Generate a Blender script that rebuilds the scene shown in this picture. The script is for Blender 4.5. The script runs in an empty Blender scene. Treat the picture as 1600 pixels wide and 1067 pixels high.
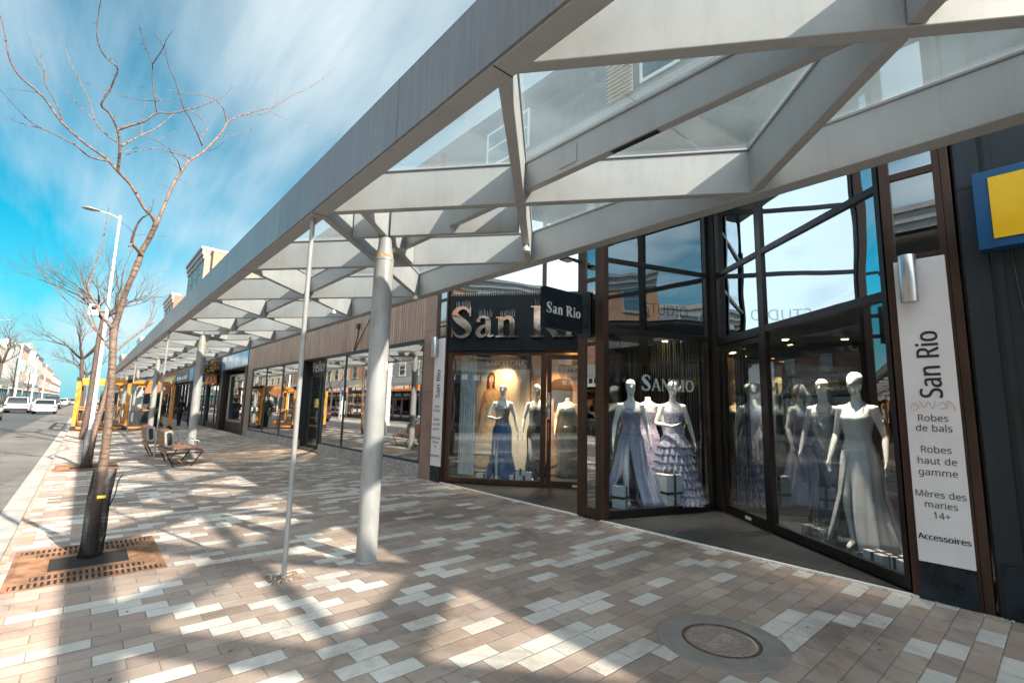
import bpy, math, random
from mathutils import Vector, Matrix, Quaternion
R = math.radians
sc = bpy.context.scene
col = sc.collection
rnd = random.Random(7)

# ------------------------------------------------------------------ camera
CAM_H = 1.6
cd = bpy.data.cameras.new('camera'); cam = bpy.data.objects.new('camera', cd); col.objects.link(cam)
cd.sensor_width = 36; cd.lens = 755.0/1600*36; cd.clip_start = .05; cd.clip_end = 3000
def _cam():
    f = 755.0; d1 = Vector((133-800, 621.5-533.5, f)).normalized(); a = .023
    c = (d1[1]-a*d1[0])/d1[2]; up = Vector((a, -1, c)).normalized(); rt = d1.cross(up)
    if rt[0] < 0: rt = -rt
    Rw = Matrix((rt, d1, up))                      # world <- cv camera (x right, y down, z forward)
    m = Rw @ Matrix(((1,0,0),(0,-1,0),(0,0,-1)))
    return m
CR = _cam()
cam.matrix_world = Matrix.Translation((0, 0, CAM_H)) @ CR.to_4x4()
sc.camera = cam

# ------------------------------------------------------------------ sun, sky, exposure
SUN_TO = Vector((.371, -1.48, 1.0)).normalized()
sd = bpy.data.lights.new('sun', 'SUN'); sd.energy = 3.5; sd.angle = R(.9); sd.color = (1, .88, .72)
so = bpy.data.objects.new('sun', sd); col.objects.link(so); so.rotation_euler = SUN_TO.to_track_quat('Z', 'Y').to_euler(); so.location = (0, 0, 30)
w = bpy.data.worlds.new('World'); sc.world = w; w.use_nodes = True
def build_world():
    nt = w.node_tree; N = nt.nodes; L = nt.links; N.clear()
    out = N.new('ShaderNodeOutputWorld'); bg = N.new('ShaderNodeBackground'); L.new(bg.outputs[0], out.inputs[0])
    sky = N.new('ShaderNodeTexSky'); sky.sky_type = 'NISHITA'; sky.sun_disc = False
    sky.sun_elevation = math.asin(SUN_TO.z); sky.sun_rotation = math.atan2(SUN_TO.x, SUN_TO.y)
    sky.air_density = 1.0; sky.dust_density = .6; sky.ozone_density = 1.0
    tint = N.new('ShaderNodeMix'); tint.data_type = 'RGBA'; tint.blend_type = 'MULTIPLY'; tint.inputs[0].default_value = 1
    tint.inputs[7].default_value = SKY_TINT; L.new(sky.outputs[0], tint.inputs[6])
    tc = N.new('ShaderNodeTexCoord'); sp = N.new('ShaderNodeSeparateXYZ'); L.new(tc.outputs['Generated'], sp.inputs[0])
    def m(op, a, b=None):
        n = N.new('ShaderNodeMath'); n.operation = op
        for i, v in enumerate((a, b)):
            if v is None: continue
            if isinstance(v, (int, float)): n.inputs[i].default_value = v
            else: L.new(v, n.inputs[i])
        return n.outputs[0]
    zz = m('ADD', m('MAXIMUM', sp.outputs[2], 0.0), .22)
    cx, cy = m('DIVIDE', sp.outputs[0], zz), m('DIVIDE', sp.outputs[1], zz)
    cb = N.new('ShaderNodeCombineXYZ'); L.new(cx, cb.inputs[0]); L.new(cy, cb.inputs[1])
    def noise(scale, detail, rough, rot, sx, sy, off=0, dist=0):
        mp = N.new('ShaderNodeMapping'); mp.inputs['Rotation'].default_value = (0, 0, R(rot)); mp.inputs['Scale'].default_value = (sx, sy, 1)
        mp.inputs['Location'].default_value = (off, off*.7, 0)
        L.new(cb.outputs[0], mp.inputs[0]); n = N.new('ShaderNodeTexNoise'); n.inputs['Scale'].default_value = scale
        n.inputs['Detail'].default_value = detail; n.inputs['Roughness'].default_value = rough; n.inputs['Distortion'].default_value = dist
        L.new(mp.outputs[0], n.inputs['Vector']); return n.outputs[0]
    a = noise(1.15, 3, .5, 28, 1.0, .62, CLOUD_OFF[0])
    b = noise(2.6, 7, .55, 40, 1.0, .24, CLOUD_OFF[1], .4)
    c_ = noise(6.0, 9, .6, 44, 1.0, .13, 5.3, .5)
    s = m('ADD', m('ADD', m('MULTIPLY', a, .50), m('MULTIPLY', b, .34)), m('MULTIPLY', c_, .16))
    rp = N.new('ShaderNodeValToRGB'); e = rp.color_ramp.elements
    e[0].position = CLOUD_LO; e[0].color = (0, 0, 0, 1); e[1].position = CLOUD_HI; e[1].color = (1, 1, 1, 1); L.new(s, rp.inputs[0])
    up = N.new('ShaderNodeMapRange'); up.inputs[1].default_value = -.02; up.inputs[2].default_value = .10; L.new(sp.outputs[2], up.inputs[0])
    fac = m('MULTIPLY', m('MULTIPLY', rp.outputs[0], .88), up.outputs[0])
    mx = N.new('ShaderNodeMix'); mx.data_type = 'RGBA'; mx.inputs[7].default_value = CLOUD_COL
    bb = N.new('ShaderNodeMapRange'); bb.inputs[1].default_value = .25; bb.inputs[2].default_value = -.75; bb.inputs[3].default_value = 1.0; bb.inputs[4].default_value = 3.3; L.new(sp.outputs[1], bb.inputs[0])  # clouds behind the camera made brighter, added as fill for the shade
    cv = N.new('ShaderNodeMapRange'); cv.inputs[1].default_value = .3; cv.inputs[2].default_value = -.5; cv.inputs[3].default_value = 0; cv.inputs[4].default_value = .66; L.new(sp.outputs[1], cv.inputs[0])  # extra cloud cover added out of view behind the camera, lifting the shade
    hz = N.new('ShaderNodeMapRange'); hz.interpolation_type = 'SMOOTHSTEP'; hz.inputs[1].default_value = .30; hz.inputs[2].default_value = -.02; hz.inputs[4].default_value = .85; L.new(sp.outputs[2], hz.inputs[0])
    hm = N.new('ShaderNodeMix'); hm.data_type = 'RGBA'; hm.inputs[7].default_value = (.50, 1.30, 1.62, 1); L.new(hz.outputs[0], hm.inputs[0]); L.new(tint.outputs[2], hm.inputs[6]); tint = hm
    fac = m('MINIMUM', m('ADD', fac, cv.outputs[0]), .97)
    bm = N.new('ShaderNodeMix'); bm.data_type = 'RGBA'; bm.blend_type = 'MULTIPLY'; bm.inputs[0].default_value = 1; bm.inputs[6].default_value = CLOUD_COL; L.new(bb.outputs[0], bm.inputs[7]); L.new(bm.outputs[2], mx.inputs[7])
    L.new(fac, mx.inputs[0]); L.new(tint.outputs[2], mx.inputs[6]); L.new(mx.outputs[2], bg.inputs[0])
    bg.inputs[1].default_value = SKY_STRENGTH
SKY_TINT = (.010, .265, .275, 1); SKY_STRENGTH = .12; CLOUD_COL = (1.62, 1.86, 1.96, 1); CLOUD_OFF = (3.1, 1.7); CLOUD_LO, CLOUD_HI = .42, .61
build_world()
vs = sc.view_settings; vs.view_transform = 'Standard'; vs.look = 'None'; vs.exposure = 2.15; vs.gamma = 1
cy_ = sc.cycles; cy_.use_denoising = True; cy_.max_bounces = 10; cy_.transparent_max_bounces = 24; cy_.glossy_bounces = 5; cy_.transmission_bounces = 6
cy_.caustics_reflective = False; cy_.caustics_refractive = False; cy_.sample_clamp_indirect = 6

# ------------------------------------------------------------------ mesh helper
ORG = {}
class MB:
    def __init__(s): s.v = []; s.f = []; s.sm = []
    def add(s, vs, fs, smooth=False):
        b = len(s.v); s.v += [tuple(v) for v in vs]; s.f += [tuple(b+i for i in f) for f in fs]; s.sm += [smooth]*len(fs); return s
    def box(s, x0, x1, y0, y1, z0, z1):
        V = [(x, y, z) for x in (x0, x1) for y in (y0, y1) for z in (z0, z1)]
        return s.add(V, [(0,1,3,2),(4,6,7,5),(0,4,5,1),(2,3,7,6),(0,2,6,4),(1,5,7,3)])
    def beam(s, p, q, w, h, up=(0,0,1), sh=0):
        """box along p-q, width w across, height h along up, axis runs through the middle of the bottom face when sh = .5"""
        p, q, up = Vector(p), Vector(q), Vector(up); d = (q-p).normalized(); r = d.cross(up).normalized(); u = r.cross(d).normalized()
        V = [a+r*(w*i)+u*(h*(j+sh)) for a in (p, q) for i in (-.5, .5) for j in (-.5, .5)]
        return s.add(V, [(0,1,3,2),(4,6,7,5),(0,4,5,1),(2,3,7,6),(0,2,6,4),(1,5,7,3)])
    def tube(s, pts, rs, n=8, caps=True, smooth=True):
        pts = [Vector(p) for p in pts]; k = len(pts)
        if not isinstance(rs, (list, tuple)): rs = [rs]*k
        V = []; ref = None
        for i, p in enumerate(pts):
            d = (pts[min(i+1, k-1)]-pts[max(i-1, 0)])
            d = d.normalized() if d.length > 1e-9 else Vector((0,0,1))
            if ref is None: ref = Vector((1,0,0)) if abs(d.x) < .9 else Vector((0,1,0))
            a = (ref-d*ref.dot(d)).normalized(); b = d.cross(a); ref = a
            V += [p+(a*math.cos(t)+b*math.sin(t))*rs[i] for t in [2*math.pi*j/n for j in range(n)]]
        F = [(i*n+j, i*n+(j+1)%n, (i+1)*n+(j+1)%n, (i+1)*n+j) for i in range(k-1) for j in range(n)]
        s.add(V, F, smooth)
        if caps: s.add(V[:n], [tuple(range(n-1, -1, -1))]); s.add(V[-n:], [tuple(range(n))])
        return s
    def lathe(s, prof, c=(0,0,0), n=24, smooth=True, axis='z'):
        V = []
        for r, z in prof:
            for j in range(n):
                t = 2*math.pi*j/n; p = (r*math.cos(t), r*math.sin(t), z)
                if axis == 'y': p = (p[0], p[2], p[1])
                if axis == 'x': p = (p[2], p[0], p[1])
                V.append((c[0]+p[0], c[1]+p[1], c[2]+p[2]))
        k = len(prof)
        s.add(V, [(i*n+j, i*n+(j+1)%n, (i+1)*n+(j+1)%n, (i+1)*n+j) for i in range(k-1) for j in range(n)], smooth)
        s.add(V[:n], [tuple(range(n-1, -1, -1))]); s.add(V[-n:], [tuple(range(n))]); return s
    def loft(s, rings, smooth=True, caps=True):
        n = len(rings[0]); k = len(rings); V = [p for r in rings for p in r]
        s.add(V, [(i*n+j, i*n+(j+1)%n, (i+1)*n+(j+1)%n, (i+1)*n+j) for i in range(k-1) for j in range(n)], smooth)
        if caps: s.add(rings[0], [tuple(range(n-1, -1, -1))]); s.add(rings[-1], [tuple(range(n))])
        return s
    def prism(s, poly, o, u, v, t):
        """2-D polygon poly in the frame (o, u, v), extruded by the vector t"""
        o, u, v, t = Vector(o), Vector(u), Vector(v), Vector(t); n = len(poly)
        A = [o+u*a+v*b for a, b in poly]; B = [p+t for p in A]
        return s.add(A+B, [tuple(range(n-1, -1, -1)), tuple(range(n, 2*n))]+[(i, (i+1) % n, n+(i+1) % n, n+i) for i in range(n)])
    def sphere(s, c, rx, ry, rz, n=16, m=10):
        prof = [(max(math.sin(math.pi*i/m), .001), -math.cos(math.pi*i/m)) for i in range(m+1)]
        V = [(c[0]+rx*r*math.cos(2*math.pi*j/n), c[1]+ry*r*math.sin(2*math.pi*j/n), c[2]+rz*z) for r, z in prof for j in range(n)]
        return s.add(V, [(i*n+j, i*n+(j+1) % n, (i+1)*n+(j+1) % n, (i+1)*n+j) for i in range(m) for j in range(n)], True)
    def build(s, name, mat, parent=None, bevel=0, fix=True, org=None):
        me = bpy.data.meshes.new(name)
        o = Vector(org) if org is not None else (ORG.get(parent.name, Vector((0,0,0))) if parent else Vector((0,0,0)))
        me.from_pydata([tuple(Vector(v)-o) for v in s.v], [], s.f)
        for p, sm in zip(me.polygons, s.sm): p.use_smooth = sm
        if mat is not None: me.materials.append(mat)
        if fix:
            import bmesh
            bm = bmesh.new(); bm.from_mesh(me); bmesh.ops.recalc_face_normals(bm, faces=bm.faces); bm.to_mesh(me); bm.free()
        ob = bpy.data.objects.new(name, me); col.objects.link(ob)
        if parent: ob.parent = parent; ORG[ob.name] = o
        else:
            ob.location = o; ORG[ob.name] = o
        if bevel:
            b = ob.modifiers.new('edge', 'BEVEL'); b.width = bevel; b.segments = 2; b.limit_method = 'ANGLE'; b.angle_limit = R(40)
        return ob
def tag(o, label=None, cat=None, group=None, kind=None):
    if label: o['label'] = label
    if cat: o['category'] = cat
    if group: o['group'] = group
    if kind: o['kind'] = kind
    return o
def empty(name, loc, label, cat, group=None):
    e = bpy.data.objects.new(name, None); col.objects.link(e); e.location = loc; e.empty_display_size = .2
    ORG[e.name] = Vector(loc); return tag(e, label, cat, group)
def copy_tree(o, parent=None):
    c = o.copy(); col.objects.link(c)
    if parent: c.parent = parent; c.matrix_parent_inverse = o.matrix_parent_inverse
    for ch in list(o.children): copy_tree(ch, c)
    return c
def struct(name, mb, mat): return tag(mb.build(name, mat), kind='structure')

# ------------------------------------------------------------------ materials
class NG:
    def __init__(s, name):
        s.m = bpy.data.materials.new(name); s.m.use_nodes = True; s.nt = s.m.node_tree; s.N = s.nt.nodes; s.L = s.nt.links
        s.p = s.N['Principled BSDF']; s.out = s.N['Material Output']; s.tc = s.N.new('ShaderNodeTexCoord')
    def set(s, i, v):
        if hasattr(v, 'is_linked') or hasattr(v, 'links'): s.L.new(v, i)
        else: i.default_value = v
    def math(s, op, a, b=None, c=None):
        n = s.N.new('ShaderNodeMath'); n.operation = op
        for i, v in enumerate((a, b, c)):
            if v is not None: s.set(n.inputs[i], v)
        return n.outputs[0]
    def noise(s, scale, detail=4, rough=.55, vec=None, stretch=None, dist=0):
        n = s.N.new('ShaderNodeTexNoise'); n.inputs['Scale'].default_value = scale; n.inputs['Detail'].default_value = detail
        n.inputs['Roughness'].default_value = rough; n.inputs['Distortion'].default_value = dist
        v = vec or s.tc.outputs['Object']
        if stretch:
            mp = s.N.new('ShaderNodeMapping'); mp.inputs['Scale'].default_value = stretch; s.L.new(v, mp.inputs[0]); v = mp.outputs[0]
        s.L.new(v, n.inputs['Vector']); return n.outputs[0]
    def ramp(s, fac, stops, interp='LINEAR'):
        r = s.N.new('ShaderNodeValToRGB'); r.color_ramp.interpolation = interp; e = r.color_ramp.elements
        while len(e) < len(stops): e.new(.5)
        for el, (p, c) in zip(e, stops): el.position = p; el.color = (*c, 1) if len(c) == 3 else c
        s.L.new(fac, r.inputs[0]); return r.outputs[0]
    def mix(s, fac, a, b, mode='MIX'):
        n = s.N.new('ShaderNodeMix'); n.data_type = 'RGBA'; n.blend_type = mode
        s.set(n.inputs[0], fac)
        for i, v in ((6, a), (7, b)): s.set(n.inputs[i], (*v, 1) if isinstance(v, tuple) and len(v) == 3 else v)
        return n.outputs[2]
    def bump(s, h, strength=.3, dist=.01):
        b = s.N.new('ShaderNodeBump'); b.inputs['Strength'].default_value = strength; b.inputs['Distance'].default_value = dist
        s.L.new(h, b.inputs['Height']); s.L.new(b.outputs[0], s.p.inputs['Normal']); return b
    def range(s, v, a, b, c, d):
        n = s.N.new('ShaderNodeMapRange'); s.L.new(v, n.inputs[0])
        for i, x in enumerate((a, b, c, d)): n.inputs[i+1].default_value = x
        return n.outputs[0]
MC = {}
def mat(name, c, rough=.6, metal=0, var=.12, scale=6, bump=.15, bscale=40, spec=.5, stretch=None, c2=None, coat=0):
    if name in MC: return MC[name]
    g = NG(name); n = g.noise(scale, 5, .6, stretch=stretch)
    hi = c2 or tuple(min(1, x*(1+var*1.6)) for x in c); lo = tuple(x*(1-var*1.6) for x in c)
    g.L.new(g.ramp(n, [(.3, lo), (.7, hi)]), g.p.inputs['Base Color'])
    g.L.new(g.range(n, .3, .7, max(0, rough-.07), min(1, rough+.07)), g.p.inputs['Roughness'])
    g.p.inputs['Metallic'].default_value = metal; g.p.inputs['Specular IOR Level'].default_value = spec
    if coat: g.p.inputs['Coat Weight'].default_value = coat; g.p.inputs['Coat Roughness'].default_value = .05
    if bump: g.bump(g.noise(bscale, 4, .6, stretch=stretch), bump, .006)
    MC[name] = g.m; return g.m
def emit(name, c, s):
    if name in MC: return MC[name]
    g = NG(name); g.p.inputs['Base Color'].default_value = (*c, 1); g.p.inputs['Emission Color'].default_value = (*c, 1); g.p.inputs['Emission Strength'].default_value = s
    MC[name] = g.m; return g.m
def glass(name, tint, rmin, rmax, wob=.0, dirt=0, wscale=.9, refl=(1, 1, 1)):
    if name in MC: return MC[name]
    g = NG(name); N, L = g.N, g.L; N.remove(g.p)
    tr = N.new('ShaderNodeBsdfTransparent'); tr.inputs[0].default_value = (*tint, 1)
    gl = N.new('ShaderNodeBsdfGlossy'); gl.inputs['Roughness'].default_value = .0; gl.inputs[0].default_value = (*refl, 1)
    lw = N.new('ShaderNodeLayerWeight'); lw.inputs[0].default_value = .35
    f = g.range(lw.outputs['Facing'], .15, .95, rmin, rmax)
    if wob:
        b = N.new('ShaderNodeBump'); b.inputs['Strength'].default_value = wob; b.inputs['Distance'].default_value = .05
        L.new(g.noise(wscale, 1, .4), b.inputs['Height']); L.new(b.outputs[0], gl.inputs['Normal'])
    ms = N.new('ShaderNodeMixShader'); L.new(f, ms.inputs[0]); L.new(tr.outputs[0], ms.inputs[1]); L.new(gl.outputs[0], ms.inputs[2])
    o = ms.outputs[0]
    if dirt:
        df = N.new('ShaderNodeBsdfDiffuse'); df.inputs[0].default_value = (.50, .60, .66, 1); tl = N.new('ShaderNodeBsdfTranslucent'); tl.inputs[0].default_value = (.50, .60, .66, 1)
        ad = N.new('ShaderNodeMixShader'); ad.inputs[0].default_value = .55; L.new(df.outputs[0], ad.inputs[1]); L.new(tl.outputs[0], ad.inputs[2])
        n1 = g.noise(1.1, 4, .5); n2 = g.noise(55, 6, .8)
        dd = g.math('MULTIPLY', g.range(g.math('ADD', g.math('MULTIPLY', n1, .5), g.math('MULTIPLY', n2, .5)), .38, .66, .25, 1.0), dirt)
        m2 = N.new('ShaderNodeMixShader'); L.new(dd, m2.inputs[0]); L.new(o, m2.inputs[1]); L.new(ad.outputs[0], m2.inputs[2]); o = m2.outputs[0]
    L.new(o, g.out.inputs[0]); MC[name] = g.m; return g.m

def paver_mat():
    g = NG('paving'); sp = g.N.new('ShaderNodeSeparateXYZ'); g.L.new(g.tc.outputs['Object'], sp.inputs[0])
    PX, PY = .313, .155
    wn = g.noise(3, 2, .5); wob = g.math('MULTIPLY', g.math('SUBTRACT', wn, .5), .02)
    y = g.math('ADD', g.math('DIVIDE', sp.outputs[1], PY), 100.15); row = g.math('FLOOR', y); fy = g.math('FRACT', g.math('ADD', y, wob))
    x = g.math('ADD', g.math('DIVIDE', sp.outputs[0], PX), g.math('ADD', g.math('MULTIPLY', g.math('MODULO', row, 2.0), .5), 100.35))
    cxx = g.math('FLOOR', x); fx = g.math('FRACT', x)
    cb = g.N.new('ShaderNodeCombineXYZ'); g.L.new(cxx, cb.inputs[0]); g.L.new(row, cb.inputs[1])
    w1 = g.N.new('ShaderNodeTexWhiteNoise'); w1.noise_dimensions = '2D'; g.L.new(cb.outputs[0], w1.inputs['Vector'])
    w2 = g.N.new('ShaderNodeTexWhiteNoise'); w2.noise_dimensions = '3D'; cb2 = g.N.new('ShaderNodeCombineXYZ')
    g.L.new(cxx, cb2.inputs[0]); g.L.new(row, cb2.inputs[1]); cb2.inputs[2].default_value = 7.3; g.L.new(cb2.outputs[0], w2.inputs['Vector'])
    base = g.ramp(w1.outputs['Value'], [(0, (.385, .28, .23)), (.26, (.315, .235, .20)), (.48, (.42, .315, .26)), (.62, (.345, .27, .24)), (.745, (.68, .65, .61))], 'CONSTANT')
    base = g.mix(.30, base, g.mix(w2.outputs['Value'], (.26, .21, .19), (.56, .49, .43)))
    grain = g.noise(170, 3, .7); blot = g.noise(1.1, 5, .6); st = g.noise(5.5, 6, .7)
    base = g.mix(1, base, g.ramp(grain, [(.25, (.80, .80, .80)), (.75, (1.14, 1.14, 1.14))]), 'MULTIPLY')
    base = g.mix(1, base, g.ramp(blot, [(.3, (.80, .79, .78)), (.7, (1.1, 1.1, 1.1))]), 'MULTIPLY')
    base = g.mix(1, base, g.ramp(st, [(.28, (.72, .70, .68)), (.42, (1, 1, 1))]), 'MULTIPLY')
    ex = g.math('MULTIPLY', g.math('MINIMUM', fx, g.math('SUBTRACT', 1.0, fx)), PX); ey = g.math('MULTIPLY', g.math('MINIMUM', fy, g.math('SUBTRACT', 1.0, fy)), PY)
    ed = g.math('ADD', g.math('MINIMUM', ex, ey), g.math('MULTIPLY', g.math('SUBTRACT', g.noise(30, 4, .7), .5), .006))
    gv = g.N.new('ShaderNodeTexVoronoi'); gv.inputs['Scale'].default_value = 2.3; g.L.new(g.tc.outputs['Object'], gv.inputs['Vector']); gs = g.N.new('ShaderNodeSeparateColor'); g.L.new(gv.outputs['Color'], gs.inputs[0])
    gum = g.math('MULTIPLY', g.range(g.math('ADD', gv.outputs['Distance'], g.math('MULTIPLY', g.noise(60, 3), .02)), .040, .052, 1, 0), g.math('GREATER_THAN', gs.outputs[0], .55))
    base = g.mix(g.math('MULTIPLY', gum, .9), base, (.10, .09, .085))
    st2 = g.noise(.55, 7, .72, dist=.8); base = g.mix(1, base, g.ramp(st2, [(.36, (.66, .64, .63)), (.49, (1, 1, 1)), (.72, (1.05, 1.04, 1.03))]), 'MULTIPLY')
    jt = g.range(ed, .001, .0042, 0, 1)
    base = g.mix(jt, g.mix(g.noise(9, 3), (.10, .08, .068), (.26, .21, .17)), base)
    g.L.new(base, g.p.inputs['Base Color']); g.p.inputs['Roughness'].default_value = .86; g.p.inputs['Specular IOR Level'].default_value = .25
    tl = g.math('ADD', g.math('MULTIPLY', g.math('SUBTRACT', w1.outputs['Value'], .5), fx), g.math('MULTIPLY', g.math('SUBTRACT', w2.outputs['Value'], .5), fy))
    h = g.math('ADD', g.math('ADD', g.math('MULTIPLY', g.range(ed, 0, .010, 0, 1), 1.0), g.math('MULTIPLY', tl, 1.3)), g.math('ADD', g.math('MULTIPLY', grain, .16), g.math('MULTIPLY', w2.outputs['Value'], .12)))
    g.bump(h, .55, .006); return g.m
def asphalt_mat():
    g = NG('asphalt'); a = g.noise(260, 3, .7); b = g.noise(.35, 5, .6); c = g.noise(2.2, 6, .65)
    base = g.ramp(b, [(.3, (.105, .10, .098)), (.7, (.165, .155, .148))])
    sp = g.N.new('ShaderNodeSeparateXYZ'); g.L.new(g.tc.outputs['Object'], sp.inputs[0])
    lane = g.range(g.math('ADD', sp.outputs[0], g.math('MULTIPLY', g.math('SUBTRACT', c, .5), .25)), -2.55, -2.35, 0, 1)
    base = g.mix(lane, (.055, .062, .07), base)
    base = g.mix(1, base, g.ramp(a, [(.25, (.72, .72, .72)), (.75, (1.25, 1.25, 1.25))]), 'MULTIPLY')
    base = g.mix(1, base, g.ramp(c, [(.3, (.8, .8, .8)), (.65, (1.08, 1.08, 1.08))]), 'MULTIPLY')
    v = g.N.new('ShaderNodeTexVoronoi'); v.feature = 'DISTANCE_TO_EDGE'; v.inputs['Scale'].default_value = .22
    mp = g.N.new('ShaderNodeVectorMath'); mp.operation = 'ADD'; dn = g.N.new('ShaderNodeTexNoise'); dn.inputs['Scale'].default_value = 1.2; dn.inputs['Detail'].default_value = 6
    sc_ = g.N.new('ShaderNodeVectorMath'); sc_.operation = 'SCALE'; sc_.inputs['Scale'].default_value = .9
    g.L.new(g.tc.outputs['Object'], dn.inputs['Vector']); g.L.new(dn.outputs['Color'], sc_.inputs[0]); g.L.new(g.tc.outputs['Object'], mp.inputs[0]); g.L.new(sc_.outputs[0], mp.inputs[1]); g.L.new(mp.outputs[0], v.inputs['Vector'])
    base = g.mix(g.range(v.outputs['Distance'], .002, .006, 0, 1), (.03, .03, .032), base)
    g.L.new(base, g.p.inputs['Base Color']); g.p.inputs['Roughness'].default_value = .85; g.bump(a, .4, .006); return g.m
def brick_mat(name, c1, c2, mort=(.35, .32, .29), axis='yz'):
    if name in MC: return MC[name]
    g = NG(name); sp = g.N.new('ShaderNodeSeparateXYZ'); g.L.new(g.tc.outputs['Object'], sp.inputs[0]); cb = g.N.new('ShaderNodeCombineXYZ')
    g.L.new(g.math('ADD', sp.outputs[0], sp.outputs[1]), cb.inputs[0]); g.L.new(sp.outputs[2], cb.inputs[1])
    b = g.N.new('ShaderNodeTexBrick'); g.L.new(cb.outputs[0], b.inputs['Vector']); b.inputs['Scale'].default_value = 1
    b.inputs['Brick Width'].default_value = .21; b.inputs['Row Height'].default_value = .072; b.inputs['Mortar Size'].default_value = .006
    b.inputs['Color1'].default_value = (*c1, 1); b.inputs['Color2'].default_value = (*c2, 1); b.inputs['Mortar'].default_value = (*mort, 1); b.inputs['Bias'].default_value = -.1
    cc = g.mix(1, b.outputs['Color'], g.ramp(g.noise(.8, 5), [(.3, (.75, .75, .75)), (.7, (1.12, 1.12, 1.12))]), 'MULTIPLY')
    g.L.new(cc, g.p.inputs['Base Color']); g.p.inputs['Roughness'].default_value = .88
    g.bump(g.math('SUBTRACT', 1.0, b.outputs['Fac']), .5, .006); MC[name] = g.m; return g.m
def cladding_mat(name, c, step=.16, vertical=True, streak=.35, rough=.5, groove=.1, metal=0, gcol=(.03, .02, .015)):
    if name in MC: return MC[name]
    g = NG(name); sp = g.N.new('ShaderNodeSeparateXYZ'); g.L.new(g.tc.outputs['Object'], sp.inputs[0])
    co = g.math('ADD', sp.outputs[0], sp.outputs[1]) if vertical else sp.outputs[2]
    t = g.math('DIVIDE', co, step); fr = g.math('FRACT', t); ed = g.math('MINIMUM', fr, g.math('SUBTRACT', 1.0, fr))
    wn = g.N.new('ShaderNodeTexWhiteNoise'); wn.noise_dimensions = '1D'; g.L.new(g.math('FLOOR', t), wn.inputs['W'])
    st = g.noise(5, 5, .65, stretch=(6, 6, .35)); bl = g.noise(.7, 4)
    base = g.ramp(st, [(.3, tuple(x*(1-streak) for x in c)), (.7, tuple(min(1, x*(1+streak)) for x in c))])
    base = g.mix(1, base, g.ramp(wn.outputs['Value'], [(0, (.86, .86, .86)), (1, (1.12, 1.12, 1.12))]), 'MULTIPLY')
    base = g.mix(1, base, g.ramp(bl, [(.3, (.85, .85, .85)), (.7, (1.1, 1.1, 1.1))]), 'MULTIPLY')
    k = g.range(ed, groove*.3, groove, 0, 1)
    base = g.mix(k, gcol, base); g.L.new(base, g.p.inputs['Base Color']); g.p.inputs['Roughness'].default_value = rough; g.p.inputs['Metallic'].default_value = metal
    g.bump(k, .7, .012); MC[name] = g.m; return g.m
def bark_mat(name, c1, c2, bump=.7):
    if name in MC: return MC[name]
    g = NG(name); a = g.noise(9, 6, .65, stretch=(3, 3, .6)); b = g.noise(30, 5, .7, stretch=(1, 1, 1.6)); l = g.noise(22, 3, .6, stretch=(.5, .5, 2.6))
    base = g.ramp(a, [(.3, c1), (.7, c2)])
    base = g.mix(1, base, g.ramp(l, [(.36, (.40, .38, .37)), (.47, (1.0, 1.0, 1.0)), (.7, (1.4, 1.36, 1.3))]), 'MULTIPLY')
    g.L.new(base, g.p.inputs['Base Color']); g.p.inputs['Roughness'].default_value = .8; g.bump(b, bump, .01); MC[name] = g.m; return g.m
def granite_mat(name, cols, scale=160):
    if name in MC: return MC[name]
    g = NG(name); v = g.N.new('ShaderNodeTexVoronoi'); v.inputs['Scale'].default_value = scale; g.L.new(g.tc.outputs['Object'], v.inputs['Vector'])
    sp = g.N.new('ShaderNodeSeparateColor'); g.L.new(v.outputs['Color'], sp.inputs[0])
    k = len(cols); base = g.ramp(sp.outputs[0], [(i/k, c) for i, c in enumerate(cols)], 'CONSTANT')
    base = g.mix(1, base, g.ramp(g.noise(2, 4), [(.3, (.8, .8, .8)), (.7, (1.1, 1.1, 1.1))]), 'MULTIPLY')
    g.L.new(base, g.p.inputs['Base Color']); g.p.inputs['Roughness'].default_value = .6; MC[name] = g.m; return g.m

def canopy_mat():
    g = NG('canopy_paint'); n = g.noise(3, 5, .6); s = g.noise(4, 6, .7, stretch=(3, 3, .4)); r = g.noise(2.1, 6, .75, dist=1.2); f = g.noise(90, 3, .7)
    b = g.ramp(n, [(.3, (.325, .335, .345)), (.7, (.37, .38, .39))])
    b = g.mix(1, b, g.ramp(s, [(.28, (.90, .895, .885)), (.50, (1, 1, 1))]), 'MULTIPLY')
    b = g.mix(g.range(r, .70, .78, 0, .45), b, (.30, .19, .11))
    b = g.mix(g.range(f, .70, .76, 0, .35), b, (.22, .21, .20))
    g.L.new(b, g.p.inputs['Base Color']); g.L.new(g.range(n, .3, .7, .36, .52), g.p.inputs['Roughness']); g.bump(g.noise(25, 4), .06, .005); return g.m
M = {}
M['paving'] = paver_mat(); M['asphalt'] = asphalt_mat()
M['concrete'] = mat('concrete', (.30, .29, .275), .85, var=.14, scale=3, bump=.35, bscale=120)
M['ground'] = mat('ground', (.2, .19, .17), .9)
M['canopy'] = canopy_mat()
M['fascia'] = cladding_mat('fascia_panel', (.245, .245, .26), 2.8, True, .16, .38, .002)
M['post'] = mat('post_paint', (.31, .31, .31), .45, var=.11, scale=7, bump=.12, bscale=30, stretch=(1, 1, .4))
M['rust'] = mat('rust', (.32, .14, .06), .85, var=.4, scale=18, bump=.4)
M['bronze'] = mat('bronze_frame', (.019, .014, .013), .38, .35, var=.15, scale=5, bump=.04)
M['bronze_light'] = mat('bronze_post', (.060, .031, .021), .36, .35, var=.2, scale=4, bump=.04, stretch=(1, 1, .3))
M['black'] = mat('black_paint', (.012, .013, .015), .5, var=.2, bump=.05)
M['dark'] = mat('dark_interior', (.02, .02, .022), .8)
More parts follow.
